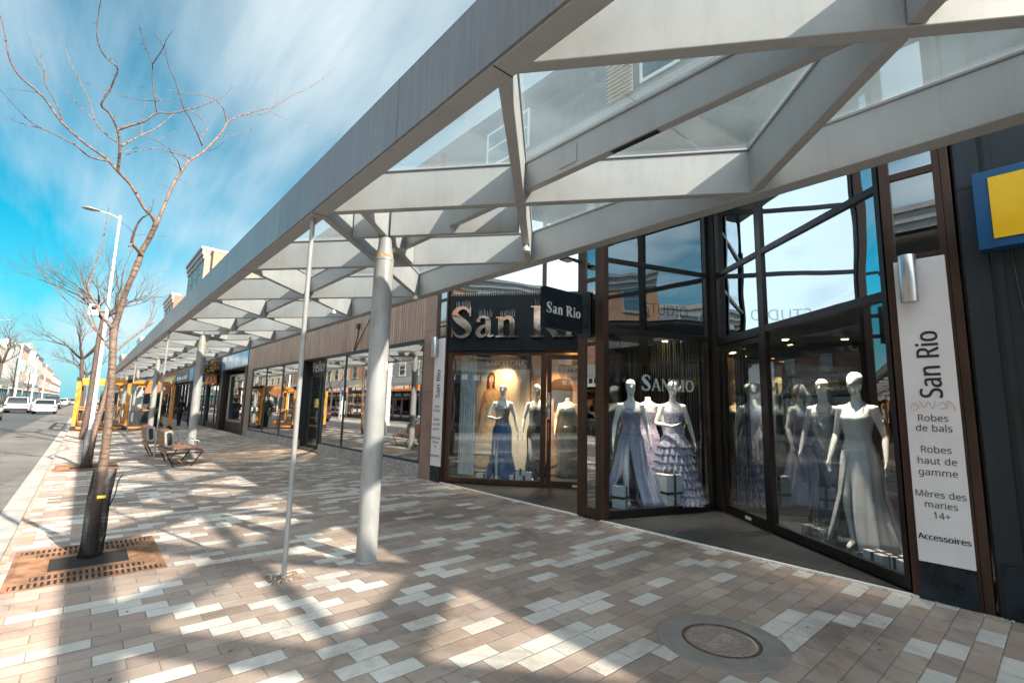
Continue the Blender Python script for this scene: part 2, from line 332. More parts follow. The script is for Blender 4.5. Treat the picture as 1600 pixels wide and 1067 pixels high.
M['navy_siding'] = cladding_mat('dark_siding', (.010, .017, .025), .42, True, .35, .42, .03, gcol=(.003, .005, .008))
M['upper'] = cladding_mat('upper_cladding', (.10, .12, .135), .4, False, .2, .5, .012, gcol=(.26, .28, .29))
M['brown_clad'] = cladding_mat('brown_cladding', (.44, .285, .212), .115, True, .42, .5, .13, gcol=(.10, .04, .02))
M['chrome'] = mat('polished_steel', (.72, .70, .68), .10, 1.0, var=.03, bump=.03, bscale=4)
M['steel'] = mat('brushed_steel', (.55, .55, .55), .33, 1.0, var=.06, bump=.05, stretch=(1, 1, .1))
M['signgrey'] = mat('sign_panel_grey', (.78, .76, .78), .5, var=.04, scale=3, bump=.04)
M['white'] = mat('white_paint', (.72, .72, .71), .5, var=.05)
M['ink'] = mat('black_lettering', (.02, .02, .022), .5, bump=0)
M['whiteink'] = mat('white_lettering', (.78, .77, .75), .5, bump=0, var=.03)
M['tile'] = mat('dark_tile', (.032, .034, .038), .42, var=.3, scale=7, bump=.12, bscale=60)
M['glass_shop'] = glass('shop_glass', (.90, .955, .985), .08, .45, .010, wscale=1.1)
M['glass_high'] = glass('transom_glass', (.25, .3, .32), .55, .90, .13, wscale=1.0, refl=(.86, .92, .96))
M['glass_mirror'] = glass('neighbour_glass', (.55, .57, .55), .36, .80, .006)
M['glass_far'] = glass('window_glass', (.12, .14, .16), .3, .7, .01)
M['glass_canopy'] = glass('canopy_glass', (.95, .975, .98), .02, .4, .01, dirt=.21)
M['teal'] = mat('teal_frame', (.02, .045, .05), .45, var=.2)
M['granite'] = granite_mat('speckled_granite', [(.20, .185, .18), (.52, .49, .475), (.34, .32, .31), (.66, .63, .61), (.13, .12, .12)], 75)
M['pink_granite'] = granite_mat('pink_granite', [(.27, .165, .13), (.34, .22, .175), (.21, .13, .105), (.38, .27, .22)], 190)
M['bark'] = bark_mat('bark', (.095, .06, .046), (.20, .135, .105))
M['bark_warm'] = bark_mat('bark_warm', (.075, .050, .040), (.165, .115, .088), 1.0)
M['bark_dark'] = bark_mat('bark_dark', (.05, .035, .03), (.10, .07, .058))
M['mesh_guard'] = mat('black_plastic', (.012, .012, .014), .45)
M['wood'] = mat('wood_slat', (.29, .15, .09), .55, var=.3, scale=6, bump=.25, stretch=(8, .7, 8))
M['cast'] = mat('cast_grey', (.33, .31, .29), .5, .4, var=.1)
M['iron'] = mat('dark_iron', (.03, .03, .033), .45, .5, var=.2)
M['yellow'] = mat('yellow_paint', (.56, .22, .02), .45, var=.1)
M['mannequin'] = mat('mannequin_skin', (.82, .80, .77), .42, var=.03, bump=.0)
M['redbrick'] = brick_mat('red_brick', (.30, .105, .055), (.22, .075, .045))
M['orangebrick'] = brick_mat('orange_brick', (.46, .20, .09), (.36, .15, .07))
M['greybrick'] = brick_mat('grey_brick', (.22, .19, .17), (.17, .15, .14))
M['stone'] = mat('pale_stone', (.42, .39, .35), .8, scale=2)
FONT = {
 '+': (459, [257,311,417,311,417,254,257,254,257,89,200,89,200,254,40,254,40,311,200,311,200,477,257,477], [9,11,10,9,0,11,7,9,8,7,0,9,7,1,0,7,2,1,6,2,7,5,3,6,3,2,6,5,4,3]),
 '1': (459, [285,0,216,0,216,400,216,422,216,439,217,455,217,470,218,484,219,499,207,487,196,477,184,467,169,455,108,405,71,452,226,573,285,573], [14,16,15,14,8,16,8,0,16,14,9,8,7,0,8,14,10,9,6,0,7,14,11,10,5,0,6,14,12,11,4,0,5,14,13,12,3,0,4,2,0,3,1,0,2]),
 '3': (459, [395,439,392,403,381,372,363,347,340,326,310,311,277,302,277,298,337,283,379,255,405,214,413,163,407,116,390,74,360,40,318,14,263,-3,193,-8,150,-6,110,-1,72,8,36,23,36,89,74,73,114,61,155,54,194,51,260,59,305,81,331,117,339,164,335,197,320,223,297,242,265,255,226,263,179,265,123,265,123,326,180,326,223,329,259,339,286,356,307,377,319,404,323,434,316,471,295,498,262,516,219,521,190,520,164,515,140,508,117,498,96,487,75,473,39,521,73,544,115,563,163,576,218,581,296,571,352,540,384,495], [59,61,60,58,61,59,58,62,61,57,62,58,56,62,57,56,49,62,49,48,62,48,63,62,55,54,56,54,53,56,53,52,56,52,51,56,51,50,56,50,49,56,47,63,48,46,63,47,46,0,63,45,0,46,45,1,0,44,1,45,43,1,44,43,2,1,42,2,43,42,3,2,41,3,42,41,4,3,40,4,41,39,4,40,39,5,4,37,39,38,37,5,39,37,6,5,37,7,6,37,8,7,37,36,8,36,9,8,35,9,36,34,9,35,33,9,34,33,10,9,32,10,33,31,10,32,31,11,10,30,11,31,29,11,30,29,12,11,28,12,29,28,13,12,21,23,22,27,13,28,27,14,13,21,24,23,21,25,24,26,14,27,21,26,25,21,14,26,21,15,14,20,15,21,20,16,15,19,16,20,18,16,19,18,17,16]),
 '4': (459, [443,130,359,130,359,0,291,0,291,130,17,130,17,190,286,576,359,576,359,193,443,193,291,374,291,394,291,412,292,429,293,444,293,459,294,474,294,487,295,500,292,500,285,485,276,468,266,451,257,438,86,193,291,193], [6,20,7,20,8,7,20,19,8,19,9,8,6,21,20,18,9,19,17,9,18,6,22,21,16,9,17,6,23,22,15,9,16,6,24,23,14,9,15,6,25,24,13,9,14,12,9,13,11,9,12,26,9,11,6,26,25,6,9,26,6,10,9,6,0,10,5,0,6,4,0,5,3,1,4,1,0,4,3,2,1]),
 '6': (459, [44,245,46,294,51,342,60,389,75,433,95,474,121,510,155,539,196,562,246,576,306,581,324,580,344,579,362,577,377,573,377,513,362,517,344,520,326,522,308,523,257,518,216,504,183,483,158,454,139,419,127,380,119,337,115,291,119,291,133,309,150,326,170,339,194,350,223,356,255,358,302,353,342,338,375,313,400,279,416,236,421,184,415,129,399,82,372,44,336,15,291,-2,239,-8,199,-4,163,7,130,26,101,54,77,89,59,133,48,185,238,51,284,59,320,84,343,125,351,184,344,233,324,271,289,295,241,303,205,299,175,287,150,270,131,248,119,223,115,198,117,172,123,146,133,121,146,99,164,79,185,64,210,55], [9,11,10,9,12,11,9,13,12,9,14,13,8,14,9,8,16,14,16,15,14,7,18,8,18,17,8,17,16,8,6,19,7,19,18,7,6,20,19,6,21,20,5,21,6,5,22,21,5,23,22,4,23,5,4,24,23,3,24,4,3,25,24,2,25,3,2,26,25,33,35,34,32,35,33,32,36,35,31,36,32,1,26,2,30,36,31,30,37,36,1,27,26,29,37,30,29,62,37,62,38,37,28,62,29,28,63,62,61,38,62,28,64,63,60,38,61,0,27,1,0,28,27,0,64,28,0,65,64,60,39,38,59,39,60,0,66,65,0,67,66,53,67,0,59,40,39,58,40,59,53,68,67,53,69,68,52,69,53,57,40,58,57,41,40,52,70,69,52,71,70,51,71,52,57,42,41,56,42,57,51,72,71,51,73,72,50,73,51,55,42,56,55,43,42,50,74,73,50,75,74,54,43,55,50,54,75,49,54,50,49,43,54,49,44,43,48,44,49,48,45,44,47,45,48,47,46,45]),
 '9': (459, [417,328,415,279,410,231,401,183,387,139,366,99,340,63,306,33,265,11,214,-3,154,-8,137,-8,117,-6,97,-4,82,0,82,60,97,56,115,53,134,50,152,50,204,54,245,68,278,90,303,118,322,153,334,192,342,235,346,281,341,281,327,263,310,247,290,233,266,223,237,216,204,214,158,219,118,235,85,260,61,294,45,336,40,387,46,443,63,491,90,529,127,557,171,575,223,581,262,577,299,565,332,545,361,518,384,483,402,439,413,388,223,521,178,513,142,488,118,447,110,388,117,339,137,301,171,277,220,269,256,273,286,285,311,303,330,325,342,349,346,374,344,400,338,426,328,451,315,474,298,493,277,508,252,518], [45,47,46,45,48,47,44,48,45,44,49,48,43,49,44,43,50,49,42,55,43,55,54,43,54,50,43,75,50,54,74,50,75,74,51,50,42,56,55,73,51,74,72,51,73,41,56,42,41,57,56,72,52,51,71,52,72,70,52,71,41,58,57,40,58,41,70,53,52,69,53,70,68,53,69,40,59,58,68,0,53,39,59,40,67,0,68,66,0,67,39,60,59,38,60,39,66,1,0,65,1,66,64,1,65,38,61,60,37,61,38,63,28,64,28,27,64,27,1,64,63,29,28,26,1,27,26,2,1,37,62,61,62,29,63,37,29,62,37,30,29,36,30,37,36,31,30,25,2,26,35,31,36,35,32,31,25,3,2,35,33,32,34,33,35,24,3,25,24,4,3,23,4,24,23,5,4,22,5,23,22,6,5,21,6,22,20,6,21,20,7,6,14,16,15,14,17,16,19,7,20,14,18,17,14,19,18,14,7,19,14,8,7,14,9,8,13,9,14,13,10,9,12,10,13,11,10,12]),
 'A': (512, [437,0,368,177,141,177,73,0,0,0,224,575,289,575,512,0,282,415,279,424,274,438,269,455,263,473,259,489,255,500,251,484,247,468,242,452,238,438,234,425,230,415,165,241,346,241], [4,6,5,4,14,6,14,7,6,4,15,14,13,7,14,12,7,13,4,16,15,11,7,12,4,17,16,10,7,11,4,18,17,4,19,18,9,7,10,4,20,19,8,7,9,4,21,20,22,7,8,4,2,21,2,22,21,2,1,22,1,7,22,4,3,2,0,7,1]),
 'B': (521, [241,573,336,565,404,541,445,497,459,431,456,399,446,371,431,347,409,328,382,313,350,304,350,300,384,292,415,279,441,261,461,236,474,203,478,163,472,115,454,74,425,42,385,19,337,5,279,0,78,0,78,573,256,329,318,335,357,352,377,382,384,423,376,463,351,490,308,506,245,511,150,511,150,329,150,269,150,61,265,61,330,68,371,91,394,125,401,168,398,197,388,221,370,241,344,256,307,266,260,269], [24,35,25,35,0,25,35,1,0,35,2,1,35,34,2,34,3,2,24,36,35,33,3,34,32,3,33,32,4,3,31,4,32,30,4,31,30,5,4,29,5,30,29,6,5,28,6,29,28,7,6,27,7,28,27,8,7,26,8,27,24,37,36,37,26,36,37,8,26,37,9,8,37,10,9,37,11,10,37,12,11,37,13,12,37,49,13,49,14,13,24,38,37,48,14,49,47,14,48,47,15,14,46,15,47,45,15,46,45,16,15,44,16,45,44,17,16,43,17,44,42,17,43,42,18,17,41,18,42,41,19,18,40,19,41,40,20,19,39,20,40,24,39,38,24,20,39,24,21,20,24,22,21,24,23,22]),
 'C': (507, [323,517,280,513,241,502,206,482,178,456,155,423,139,383,129,337,125,286,131,220,147,164,175,117,213,83,262,62,322,55,359,57,394,62,427,69,460,78,460,15,427,5,393,-2,356,-7,312,-8,232,1,166,28,115,72,78,131,56,203,49,287,53,349,67,406,89,456,120,499,159,534,206,559,261,575,324,581,367,578,409,572,448,561,482,547,453,486,425,497,394,508,360,515], [36,38,37,36,39,38,35,39,36,35,40,39,35,41,40,34,41,35,34,45,41,45,44,41,44,43,41,43,42,41,33,1,34,1,0,34,0,45,34,33,2,1,33,3,2,32,3,33,32,4,3,31,4,32,31,5,4,31,6,5,30,6,31,30,7,6,29,7,30,29,8,7,28,8,29,28,9,8,28,10,9,27,10,28,27,11,10,26,11,27,26,12,11,26,13,12,17,19,18,25,13,26,16,19,17,25,14,13,15,19,16,14,19,15,25,19,14,24,19,25,24,20,19,24,21,20,23,21,24,23,22,21]),
 'D': (585, [536,292,528,203,501,131,457,74,399,33,325,8,237,0,78,0,78,573,254,573,335,565,404,540,460,501,502,446,528,377,460,289,454,359,435,415,404,457,361,487,308,505,244,511,150,511,150,62,228,62,329,76,402,119,446,190], [7,22,8,22,9,8,22,10,9,22,11,10,22,21,11,21,12,11,7,23,22,20,12,21,19,12,20,19,13,12,18,13,19,17,13,18,17,14,13,16,14,17,16,0,14,15,0,16,15,1,0,27,1,15,27,2,1,26,2,27,26,3,2,25,3,26,24,3,25,24,4,3,7,24,23,7,4,24,7,5,4,7,6,5]),
 'E': (446, [398,0,78,0,78,573,398,573,398,509,150,509,150,330,383,330,383,268,150,268,150,63,398,63], [1,5,2,5,3,2,5,4,3,1,6,5,1,9,6,9,7,6,9,8,7,1,10,9,1,11,10,1,0,11]),
 'I': (272, [239,0,32,0,32,42,99,57,99,515,32,531,32,573,239,573,239,531,172,515,172,57,239,42], [5,7,6,5,8,7,4,8,5,4,9,8,3,9,4,3,10,9,2,10,3,2,11,10,1,11,2,1,0,11]),
 'L': (420, [78,0,78,573,150,573,150,64,400,64,400,0], [0,2,1,0,3,2,0,4,3,0,5,4]),
 'M': (727, [330,0,142,502,139,502,140,484,142,461,143,435,144,407,144,377,144,347,144,0,78,0,78,573,184,573,361,103,364,103,544,573,650,573,650,0,578,0,578,352,578,380,579,408,580,435,581,460,583,482,584,501,581,501,390,0], [10,2,11,2,12,11,2,1,12,1,13,12,14,26,15,26,16,15,26,25,16,25,17,16,10,3,2,0,13,1,14,27,26,24,17,25,10,4,3,23,17,24,10,5,4,22,17,23,10,6,5,21,17,22,20,17,21,10,7,6,19,17,20,10,8,7,18,17,19,10,9,8,0,14,13,0,27,14]),
 'N': (609, [532,0,447,0,141,476,138,476,139,455,141,432,142,406,143,378,144,349,144,320,144,0,78,0,78,573,161,573,467,99,470,99,469,115,468,137,467,164,466,193,465,223,464,249,464,573,532,573], [11,3,12,3,13,12,3,2,13,2,14,13,21,23,22,21,0,23,11,4,3,1,14,2,11,5,4,11,6,5,11,7,6,11,8,7,11,9,8,11,10,9,20,0,21,19,0,20,18,0,19,17,0,18,16,0,17,15,0,16,1,15,14,1,0,15]),
 'O': (626, [577,287,573,224,561,166,540,116,510,73,473,38,428,13,375,-3,314,-8,251,-3,196,13,151,39,114,73,85,116,65,167,53,224,49,288,56,370,78,442,114,500,166,545,232,572,314,581,393,572,459,545,510,501,547,442,570,370,125,287,130,220,145,163,171,117,207,83,255,62,314,55,373,62,420,83,456,117,481,163,496,220,501,287,490,384,456,457,398,503,314,518,255,511,207,490,171,457,145,411,130,354], [21,23,22,21,24,23,20,24,21,20,25,24,19,44,20,44,25,20,19,45,44,43,25,44,19,46,45,42,25,43,42,26,25,18,46,19,18,47,46,18,48,47,41,26,42,41,27,26,17,48,18,17,49,48,40,27,41,16,49,17,40,0,27,16,28,49,15,28,16,15,29,28,39,0,40,39,1,0,14,29,15,39,2,1,14,30,29,38,2,39,13,30,14,38,3,2,13,31,30,37,3,38,36,3,37,13,32,31,12,32,13,36,4,3,12,33,32,35,4,36,11,33,12,35,5,4,11,34,33,34,5,35,11,5,34,10,5,11,10,6,5,9,6,10,9,7,6,8,7,9]),
 'R': (499, [236,573,301,568,353,555,393,532,422,500,439,460,444,410,440,368,427,334,408,306,385,285,358,269,330,257,487,0,403,0,264,237,150,237,150,0,78,0,78,573,232,510,150,510,150,298,236,298,296,304,338,325,362,359,370,407,366,440,355,467,336,486,310,500,275,507], [18,21,19,21,0,19,21,1,0,21,2,1,21,3,2,21,20,3,20,4,3,18,22,21,32,4,20,31,4,32,31,5,4,30,5,31,29,5,30,28,5,29,28,6,5,27,6,28,27,7,6,26,7,27,26,8,7,25,8,26,25,9,8,24,9,25,24,10,9,23,10,24,18,16,22,16,23,22,16,10,23,16,11,10,16,12,11,16,15,12,15,13,12,18,17,16,14,13,15]),
 'S': (440, [403,153,396,106,378,66,348,35,307,11,257,-3,198,-8,167,-7,137,-5,109,-1,83,4,61,11,41,19,41,88,73,76,113,65,156,57,201,55,240,57,273,66,298,79,316,98,327,120,330,147,327,173,318,194,302,213,277,230,242,247,196,265,161,279,131,294,106,311,85,330,69,351,57,375,50,403,48,435,54,477,71,513,99,542,136,563,180,576,231,581,276,578,318,572,355,562,389,549,366,487,336,499,302,508,266,515,229,517,196,515,169,507,148,494,133,478,124,457,121,434,124,407,133,386,149,367,172,351,204,335,246,318,293,299,332,279,362,255,385,228,398,194], [42,44,43,42,45,44,41,45,42,41,46,45,40,46,41,40,47,46,40,51,47,51,50,47,50,49,47,49,48,47,39,52,40,52,51,40,39,53,52,39,54,53,38,54,39,38,55,54,38,56,55,38,57,56,37,57,38,37,58,57,36,58,37,36,59,58,36,60,59,35,60,36,35,61,60,34,61,35,34,62,61,34,63,62,33,63,34,33,64,63,32,64,33,32,65,64,31,65,32,31,66,65,30,66,31,29,66,30,29,67,66,28,67,29,28,68,67,27,68,28,26,68,27,26,69,68,25,69,26,25,0,69,24,0,25,23,0,24,23,1,0,22,1,23,21,1,22,21,2,1,20,2,21,12,14,13,19,2,20,12,15,14,19,3,2,18,3,19,12,16,15,17,3,18,12,17,16,12,3,17,12,4,3,11,4,12,11,5,4,10,5,11,9,5,10,8,5,9,8,6,5,7,6,8]),
 'T': (446, [259,0,187,0,187,509,8,509,8,573,437,573,437,509,259,509], [3,5,4,3,6,5,2,6,3,1,7,2,7,6,2,1,0,7]),
 'U': (586, [513,202,507,146,489,95,459,52,416,20,360,-1,290,-8,196,7,128,50,86,118,72,204,72,573,144,573,144,201,154,139,182,93,228,64,294,55,342,59,379,73,407,96,427,126,438,161,442,202,442,573,513,573], [10,12,11,10,13,12,23,25,24,23,0,25,9,13,10,22,0,23,22,1,0,9,14,13,21,1,22,21,2,1,9,15,14,20,2,21,8,15,9,19,2,20,19,3,2,8,16,15,18,3,19,8,17,16,17,3,18,8,3,17,8,4,3,7,4,8,7,5,4,6,5,7]),
 'Y': (454, [227,291,376,573,454,573,263,222,263,0,191,0,191,219,0,573,79,573], [6,8,7,6,0,8,0,2,1,0,3,2,6,3,0,6,4,3,5,4,6]),
 'a': (450, [231,437,299,428,347,403,376,358,385,293,385,0,334,0,320,61,317,61,298,40,279,22,258,9,234,-1,206,-6,172,-8,136,-5,103,6,75,23,55,48,41,80,37,119,50,176,87,219,152,245,243,257,316,259,316,285,310,330,293,359,265,375,227,380,194,378,163,370,133,359,106,347,84,400,115,414,151,426,190,434,252,208,184,200,141,182,118,155,110,119,115,87,132,66,157,53,188,49,238,56,279,79,306,117,315,172,315,210], [38,1,0,37,1,38,37,2,1,36,2,37,35,2,36,35,29,2,29,3,2,34,33,35,33,32,35,32,31,35,31,30,35,30,29,35,28,3,29,27,3,28,27,4,3,26,4,27,26,5,4,25,5,26,24,52,25,52,5,25,23,52,24,22,52,23,21,40,22,40,39,22,39,52,22,51,5,52,21,41,40,21,42,41,20,42,21,50,5,51,20,43,42,19,43,20,19,44,43,49,7,50,7,5,50,19,45,44,18,45,19,48,8,49,8,7,49,18,46,45,48,9,8,6,5,7,47,9,48,18,47,46,18,9,47,17,9,18,17,10,9,16,10,17,16,11,10,16,12,11,15,12,16,15,13,12,14,13,15]),
 'b': (493, [139,461,138,435,138,410,136,389,135,373,139,373,161,398,189,419,226,432,272,437,344,423,401,381,437,312,449,215,444,147,427,91,400,48,365,17,322,-2,272,-8,226,-3,189,10,161,31,139,55,133,55,119,0,68,0,68,609,139,609,260,379,219,374,188,361,165,339,150,308,142,268,139,217,139,214,145,144,165,93,202,61,261,51,312,61,348,93,369,145,376,216,369,287,348,338,311,368], [26,28,27,26,0,28,26,1,0,8,10,9,26,2,1,7,10,8,7,11,10,6,11,7,26,3,2,5,29,6,29,11,6,26,4,3,29,47,11,47,12,11,5,30,29,5,31,30,26,5,4,26,33,5,33,32,5,32,31,5,46,12,47,45,12,46,45,13,12,26,34,33,44,13,45,26,35,34,26,36,35,43,13,44,43,14,13,26,37,36,43,15,14,42,15,43,26,38,37,41,15,42,26,24,38,24,39,38,41,16,15,40,16,41,24,23,39,23,40,39,26,25,24,22,40,23,22,16,40,22,17,16,21,17,22,21,18,17,20,18,21,20,19,18]),
 'c': (385, [241,-8,187,-2,139,15,99,45,69,87,50,143,44,213,51,284,71,342,102,385,142,415,191,432,245,438,278,436,309,431,336,424,358,415,337,356,316,363,292,370,267,374,244,376,204,371,172,358,148,335,131,303,120,263,117,213,120,166,131,126,148,94,172,71,202,58,240,53,273,55,302,60,328,68,351,78,351,15,328,5,304,-2,275,-7], [11,13,12,11,14,13,10,14,11,10,15,14,10,16,15,9,16,10,9,21,16,21,20,16,20,19,16,19,18,16,18,17,16,8,22,9,22,21,9,8,23,22,8,24,23,7,24,8,7,25,24,7,26,25,6,26,7,6,27,26,6,28,27,5,28,6,5,29,28,4,29,5,4,30,29,4,31,30,3,31,4,36,38,37,3,32,31,35,38,36,34,38,35,3,33,32,33,38,34,3,38,33,2,38,3,1,38,2,1,39,38,1,40,39,1,41,40,0,41,1]),
 'd': (493, [221,-8,148,6,92,48,56,117,44,214,56,311,93,381,149,424,221,438,253,436,280,429,303,420,323,407,340,391,354,374,359,374,358,387,356,405,355,424,354,438,354,609,425,609,425,0,368,0,358,58,354,58,340,40,323,24,303,11,279,1,252,-6,232,51,290,60,328,88,348,135,355,200,355,213,349,284,329,336,291,369,231,379,181,368,146,334,124,281,117,213,124,144,146,93,181,61], [19,21,20,19,22,21,7,9,8,18,22,19,7,10,9,7,11,10,6,11,7,17,22,18,6,12,11,6,13,12,16,22,17,6,40,13,40,14,13,15,22,16,5,41,6,41,40,6,39,14,40,39,15,14,39,38,15,38,37,15,37,22,15,5,42,41,5,43,42,4,43,5,36,22,37,4,44,43,3,44,4,35,22,36,3,45,44,34,22,35,3,46,45,33,22,34,2,46,3,2,47,46,32,24,33,24,22,33,2,31,47,31,25,32,25,24,32,31,26,25,23,22,24,2,26,31,1,26,2,1,27,26,1,28,27,1,29,28,0,29,1,0,30,29]),
 'e': (452, [234,438,286,432,329,414,364,385,390,346,406,299,411,244,411,201,117,201,127,137,154,90,197,62,254,52,293,54,327,60,359,69,392,82,392,20,359,8,327,-1,292,-6,251,-8,194,-2,143,17,101,48,70,91,51,146,44,212,50,277,68,333,96,378,134,411,181,431,233,380,188,372,154,348,130,309,119,257,338,257,335,292,326,322,312,346,292,364,266,376], [32,1,0,32,2,1,31,2,32,31,3,2,30,3,31,30,33,3,33,43,3,43,4,3,30,34,33,29,34,30,42,4,43,29,35,34,41,4,42,29,36,35,41,5,4,40,5,41,28,36,29,39,5,40,28,37,36,39,6,5,38,6,39,27,37,28,27,38,37,27,6,38,27,7,6,26,8,27,8,7,27,26,9,8,25,9,26,25,10,9,24,10,25,24,11,10,15,17,16,14,17,15,24,12,11,13,17,14,12,17,13,24,17,12,23,17,24,23,18,17,22,18,23,22,19,18,22,20,19,21,20,22]),
 'g': (493, [221,438,261,434,297,422,329,402,355,373,359,373,369,430,425,430,425,-7,420,-63,404,-109,378,-146,341,-172,293,-187,233,-192,188,-191,147,-186,110,-177,78,-165,78,-100,111,-114,149,-125,191,-132,237,-134,286,-126,324,-101,347,-63,355,-13,355,4,355,16,356,32,357,47,358,57,354,57,329,28,299,8,263,-4,221,-8,147,7,91,51,56,121,44,214,56,306,91,377,147,423,230,379,197,374,169,359,147,336,130,303,120,262,117,213,124,143,146,92,182,60,232,50,262,52,288,58,309,69,326,85,340,105,349,131,354,161,356,197,356,214,353,267,343,309,326,340,302,362,270,374], [44,1,0,44,2,1,5,7,6,5,8,7,43,2,44,43,3,2,43,45,3,45,4,3,43,46,45,69,4,45,42,46,43,68,4,69,42,47,46,68,5,4,68,67,5,67,66,5,66,8,5,42,48,47,42,49,48,65,8,66,41,49,42,41,50,49,64,8,65,41,51,50,40,51,41,63,8,64,40,52,51,62,8,63,61,8,62,40,53,52,60,8,61,39,53,40,59,32,60,32,8,60,39,54,53,58,32,59,57,32,58,39,55,54,56,33,57,33,32,57,56,34,33,31,8,32,55,34,56,38,55,39,38,34,55,30,8,31,29,8,30,38,35,34,28,8,29,38,36,35,37,36,38,27,8,28,27,9,8,26,9,27,25,9,26,25,10,9,18,20,19,24,10,25,24,11,10,18,21,20,18,22,21,23,11,24,18,23,22,18,11,23,18,12,11,17,12,18,17,13,12,16,13,17,15,13,16,15,14,13]),
 'h': (496, [139,431,138,415,138,399,136,384,135,370,140,370,155,391,174,407,196,420,221,429,247,435,273,437,321,433,360,421,391,400,413,370,426,330,431,280,431,0,361,0,361,275,355,321,338,353,308,372,265,379,222,374,189,360,166,338,150,308,142,269,139,222,139,0,68,0,68,609,139,609], [32,34,33,32,0,34,10,12,11,9,12,10,9,13,12,32,1,0,8,13,9,8,14,13,7,14,8,32,2,1,6,14,7,6,15,14,32,3,2,5,24,6,24,15,6,32,4,3,5,25,24,23,15,24,5,26,25,22,15,23,32,5,4,32,28,5,28,27,5,27,26,5,22,16,15,21,16,22,21,17,16,20,17,21,32,29,28,20,18,17,19,18,20,32,30,29,32,31,30]),
 'i': (207, [104,591,119,588,133,580,142,566,145,546,142,526,133,512,119,504,104,501,88,504,75,512,66,526,63,546,66,566,75,580,88,588,139,430,139,0,68,0,68,430], [18,16,19,18,17,16,15,1,0,14,1,15,14,2,1,13,2,14,13,3,2,12,3,13,12,4,3,11,4,12,11,5,4,10,5,11,10,6,5,9,6,10,9,7,6,8,7,9]),
 'l': (207, [139,0,68,0,68,609,139,609], [1,3,2,1,0,3]),
 'm': (750, [540,438,603,429,649,401,676,352,685,280,685,0,615,0,615,277,610,321,594,353,567,372,528,379,474,369,438,342,418,298,411,237,411,0,342,0,342,277,339,308,332,333,320,353,303,367,281,376,253,379,215,374,185,360,164,338,150,308,141,269,139,223,139,0,68,0,68,430,125,430,136,371,140,371,155,392,173,409,194,422,217,431,241,436,266,438,312,433,349,420,378,398,398,366,402,366,427,398,461,420,499,433], [41,43,42,50,1,0,40,43,41,40,44,43,49,1,50,39,44,40,32,34,33,32,35,34,49,2,1,38,44,39,38,45,44,48,2,49,37,45,38,48,10,2,10,3,2,37,46,45,47,11,48,11,10,48,36,24,37,24,46,37,36,25,24,23,46,24,47,12,11,22,46,23,36,26,25,9,3,10,32,36,35,32,28,36,28,27,36,27,26,36,47,13,12,21,46,22,21,47,46,21,13,47,20,13,21,8,3,9,8,4,3,20,14,13,19,14,20,7,4,8,32,29,28,18,14,19,18,15,14,7,5,4,17,15,18,6,5,7,32,30,29,17,16,15,32,31,30]),
 'n': (496, [275,438,343,429,391,401,421,352,431,280,431,0,361,0,361,275,355,321,338,353,308,372,265,379,204,368,166,338,146,289,139,223,139,0,68,0,68,430,125,430,136,371,140,371,156,392,175,409,198,422,222,431,248,436], [26,1,0,25,1,26,24,1,25,17,19,18,17,20,19,24,2,1,23,2,24,22,2,23,22,11,2,11,10,2,10,3,2,21,11,22,21,12,11,9,3,10,17,21,20,17,14,21,14,13,21,13,12,21,8,3,9,8,4,3,7,4,8,17,15,14,7,5,4,6,5,7,17,16,15]),
 'o': (485, [442,216,438,165,428,121,411,82,388,51,359,25,324,7,285,-4,241,-8,200,-4,163,7,129,25,100,51,77,82,59,121,48,165,44,216,50,282,68,336,97,380,137,412,186,431,244,438,299,431,347,412,387,380,417,336,436,282,117,216,120,169,130,128,147,95,172,71,203,56,243,51,282,56,314,71,339,95,356,128,366,169,369,216,365,263,355,303,338,335,314,359,282,374,242,379,185,368,147,335,124,284], [21,23,22,20,23,21,20,24,23,19,24,20,19,25,24,18,47,19,47,46,19,46,25,19,46,45,25,45,26,25,44,26,45,18,48,47,43,26,44,17,48,18,43,27,26,17,49,48,42,27,43,41,27,42,17,28,49,16,28,17,41,0,27,40,0,41,15,28,16,15,29,28,39,0,40,39,1,0,15,30,29,38,1,39,14,30,15,38,2,1,14,31,30,37,2,38,13,31,14,37,3,2,13,32,31,36,3,37,12,32,13,36,4,3,12,33,32,35,4,36,12,34,33,34,4,35,11,34,12,11,4,34,11,5,4,10,5,11,10,6,5,9,6,10,9,7,6,8,7,9]),
 'r': (331, [269,438,281,438,295,437,308,435,319,433,310,368,299,370,287,372,275,373,264,374,240,371,217,363,195,351,176,334,161,313,149,289,141,261,139,229,139,0,68,0,68,430,126,430,134,351,137,351,152,374,170,395,191,413,214,426,240,435], [28,1,0,28,2,1,28,3,2,28,4,3,27,4,28,27,5,4,19,21,20,19,22,21,26,5,27,25,6,26,6,5,26,24,9,25,9,8,25,8,7,25,7,6,25,23,10,24,10,9,24,23,11,10,23,12,11,19,23,22,19,15,23,15,14,23,14,13,23,13,12,23,19,16,15,19,17,16,19,18,17]),
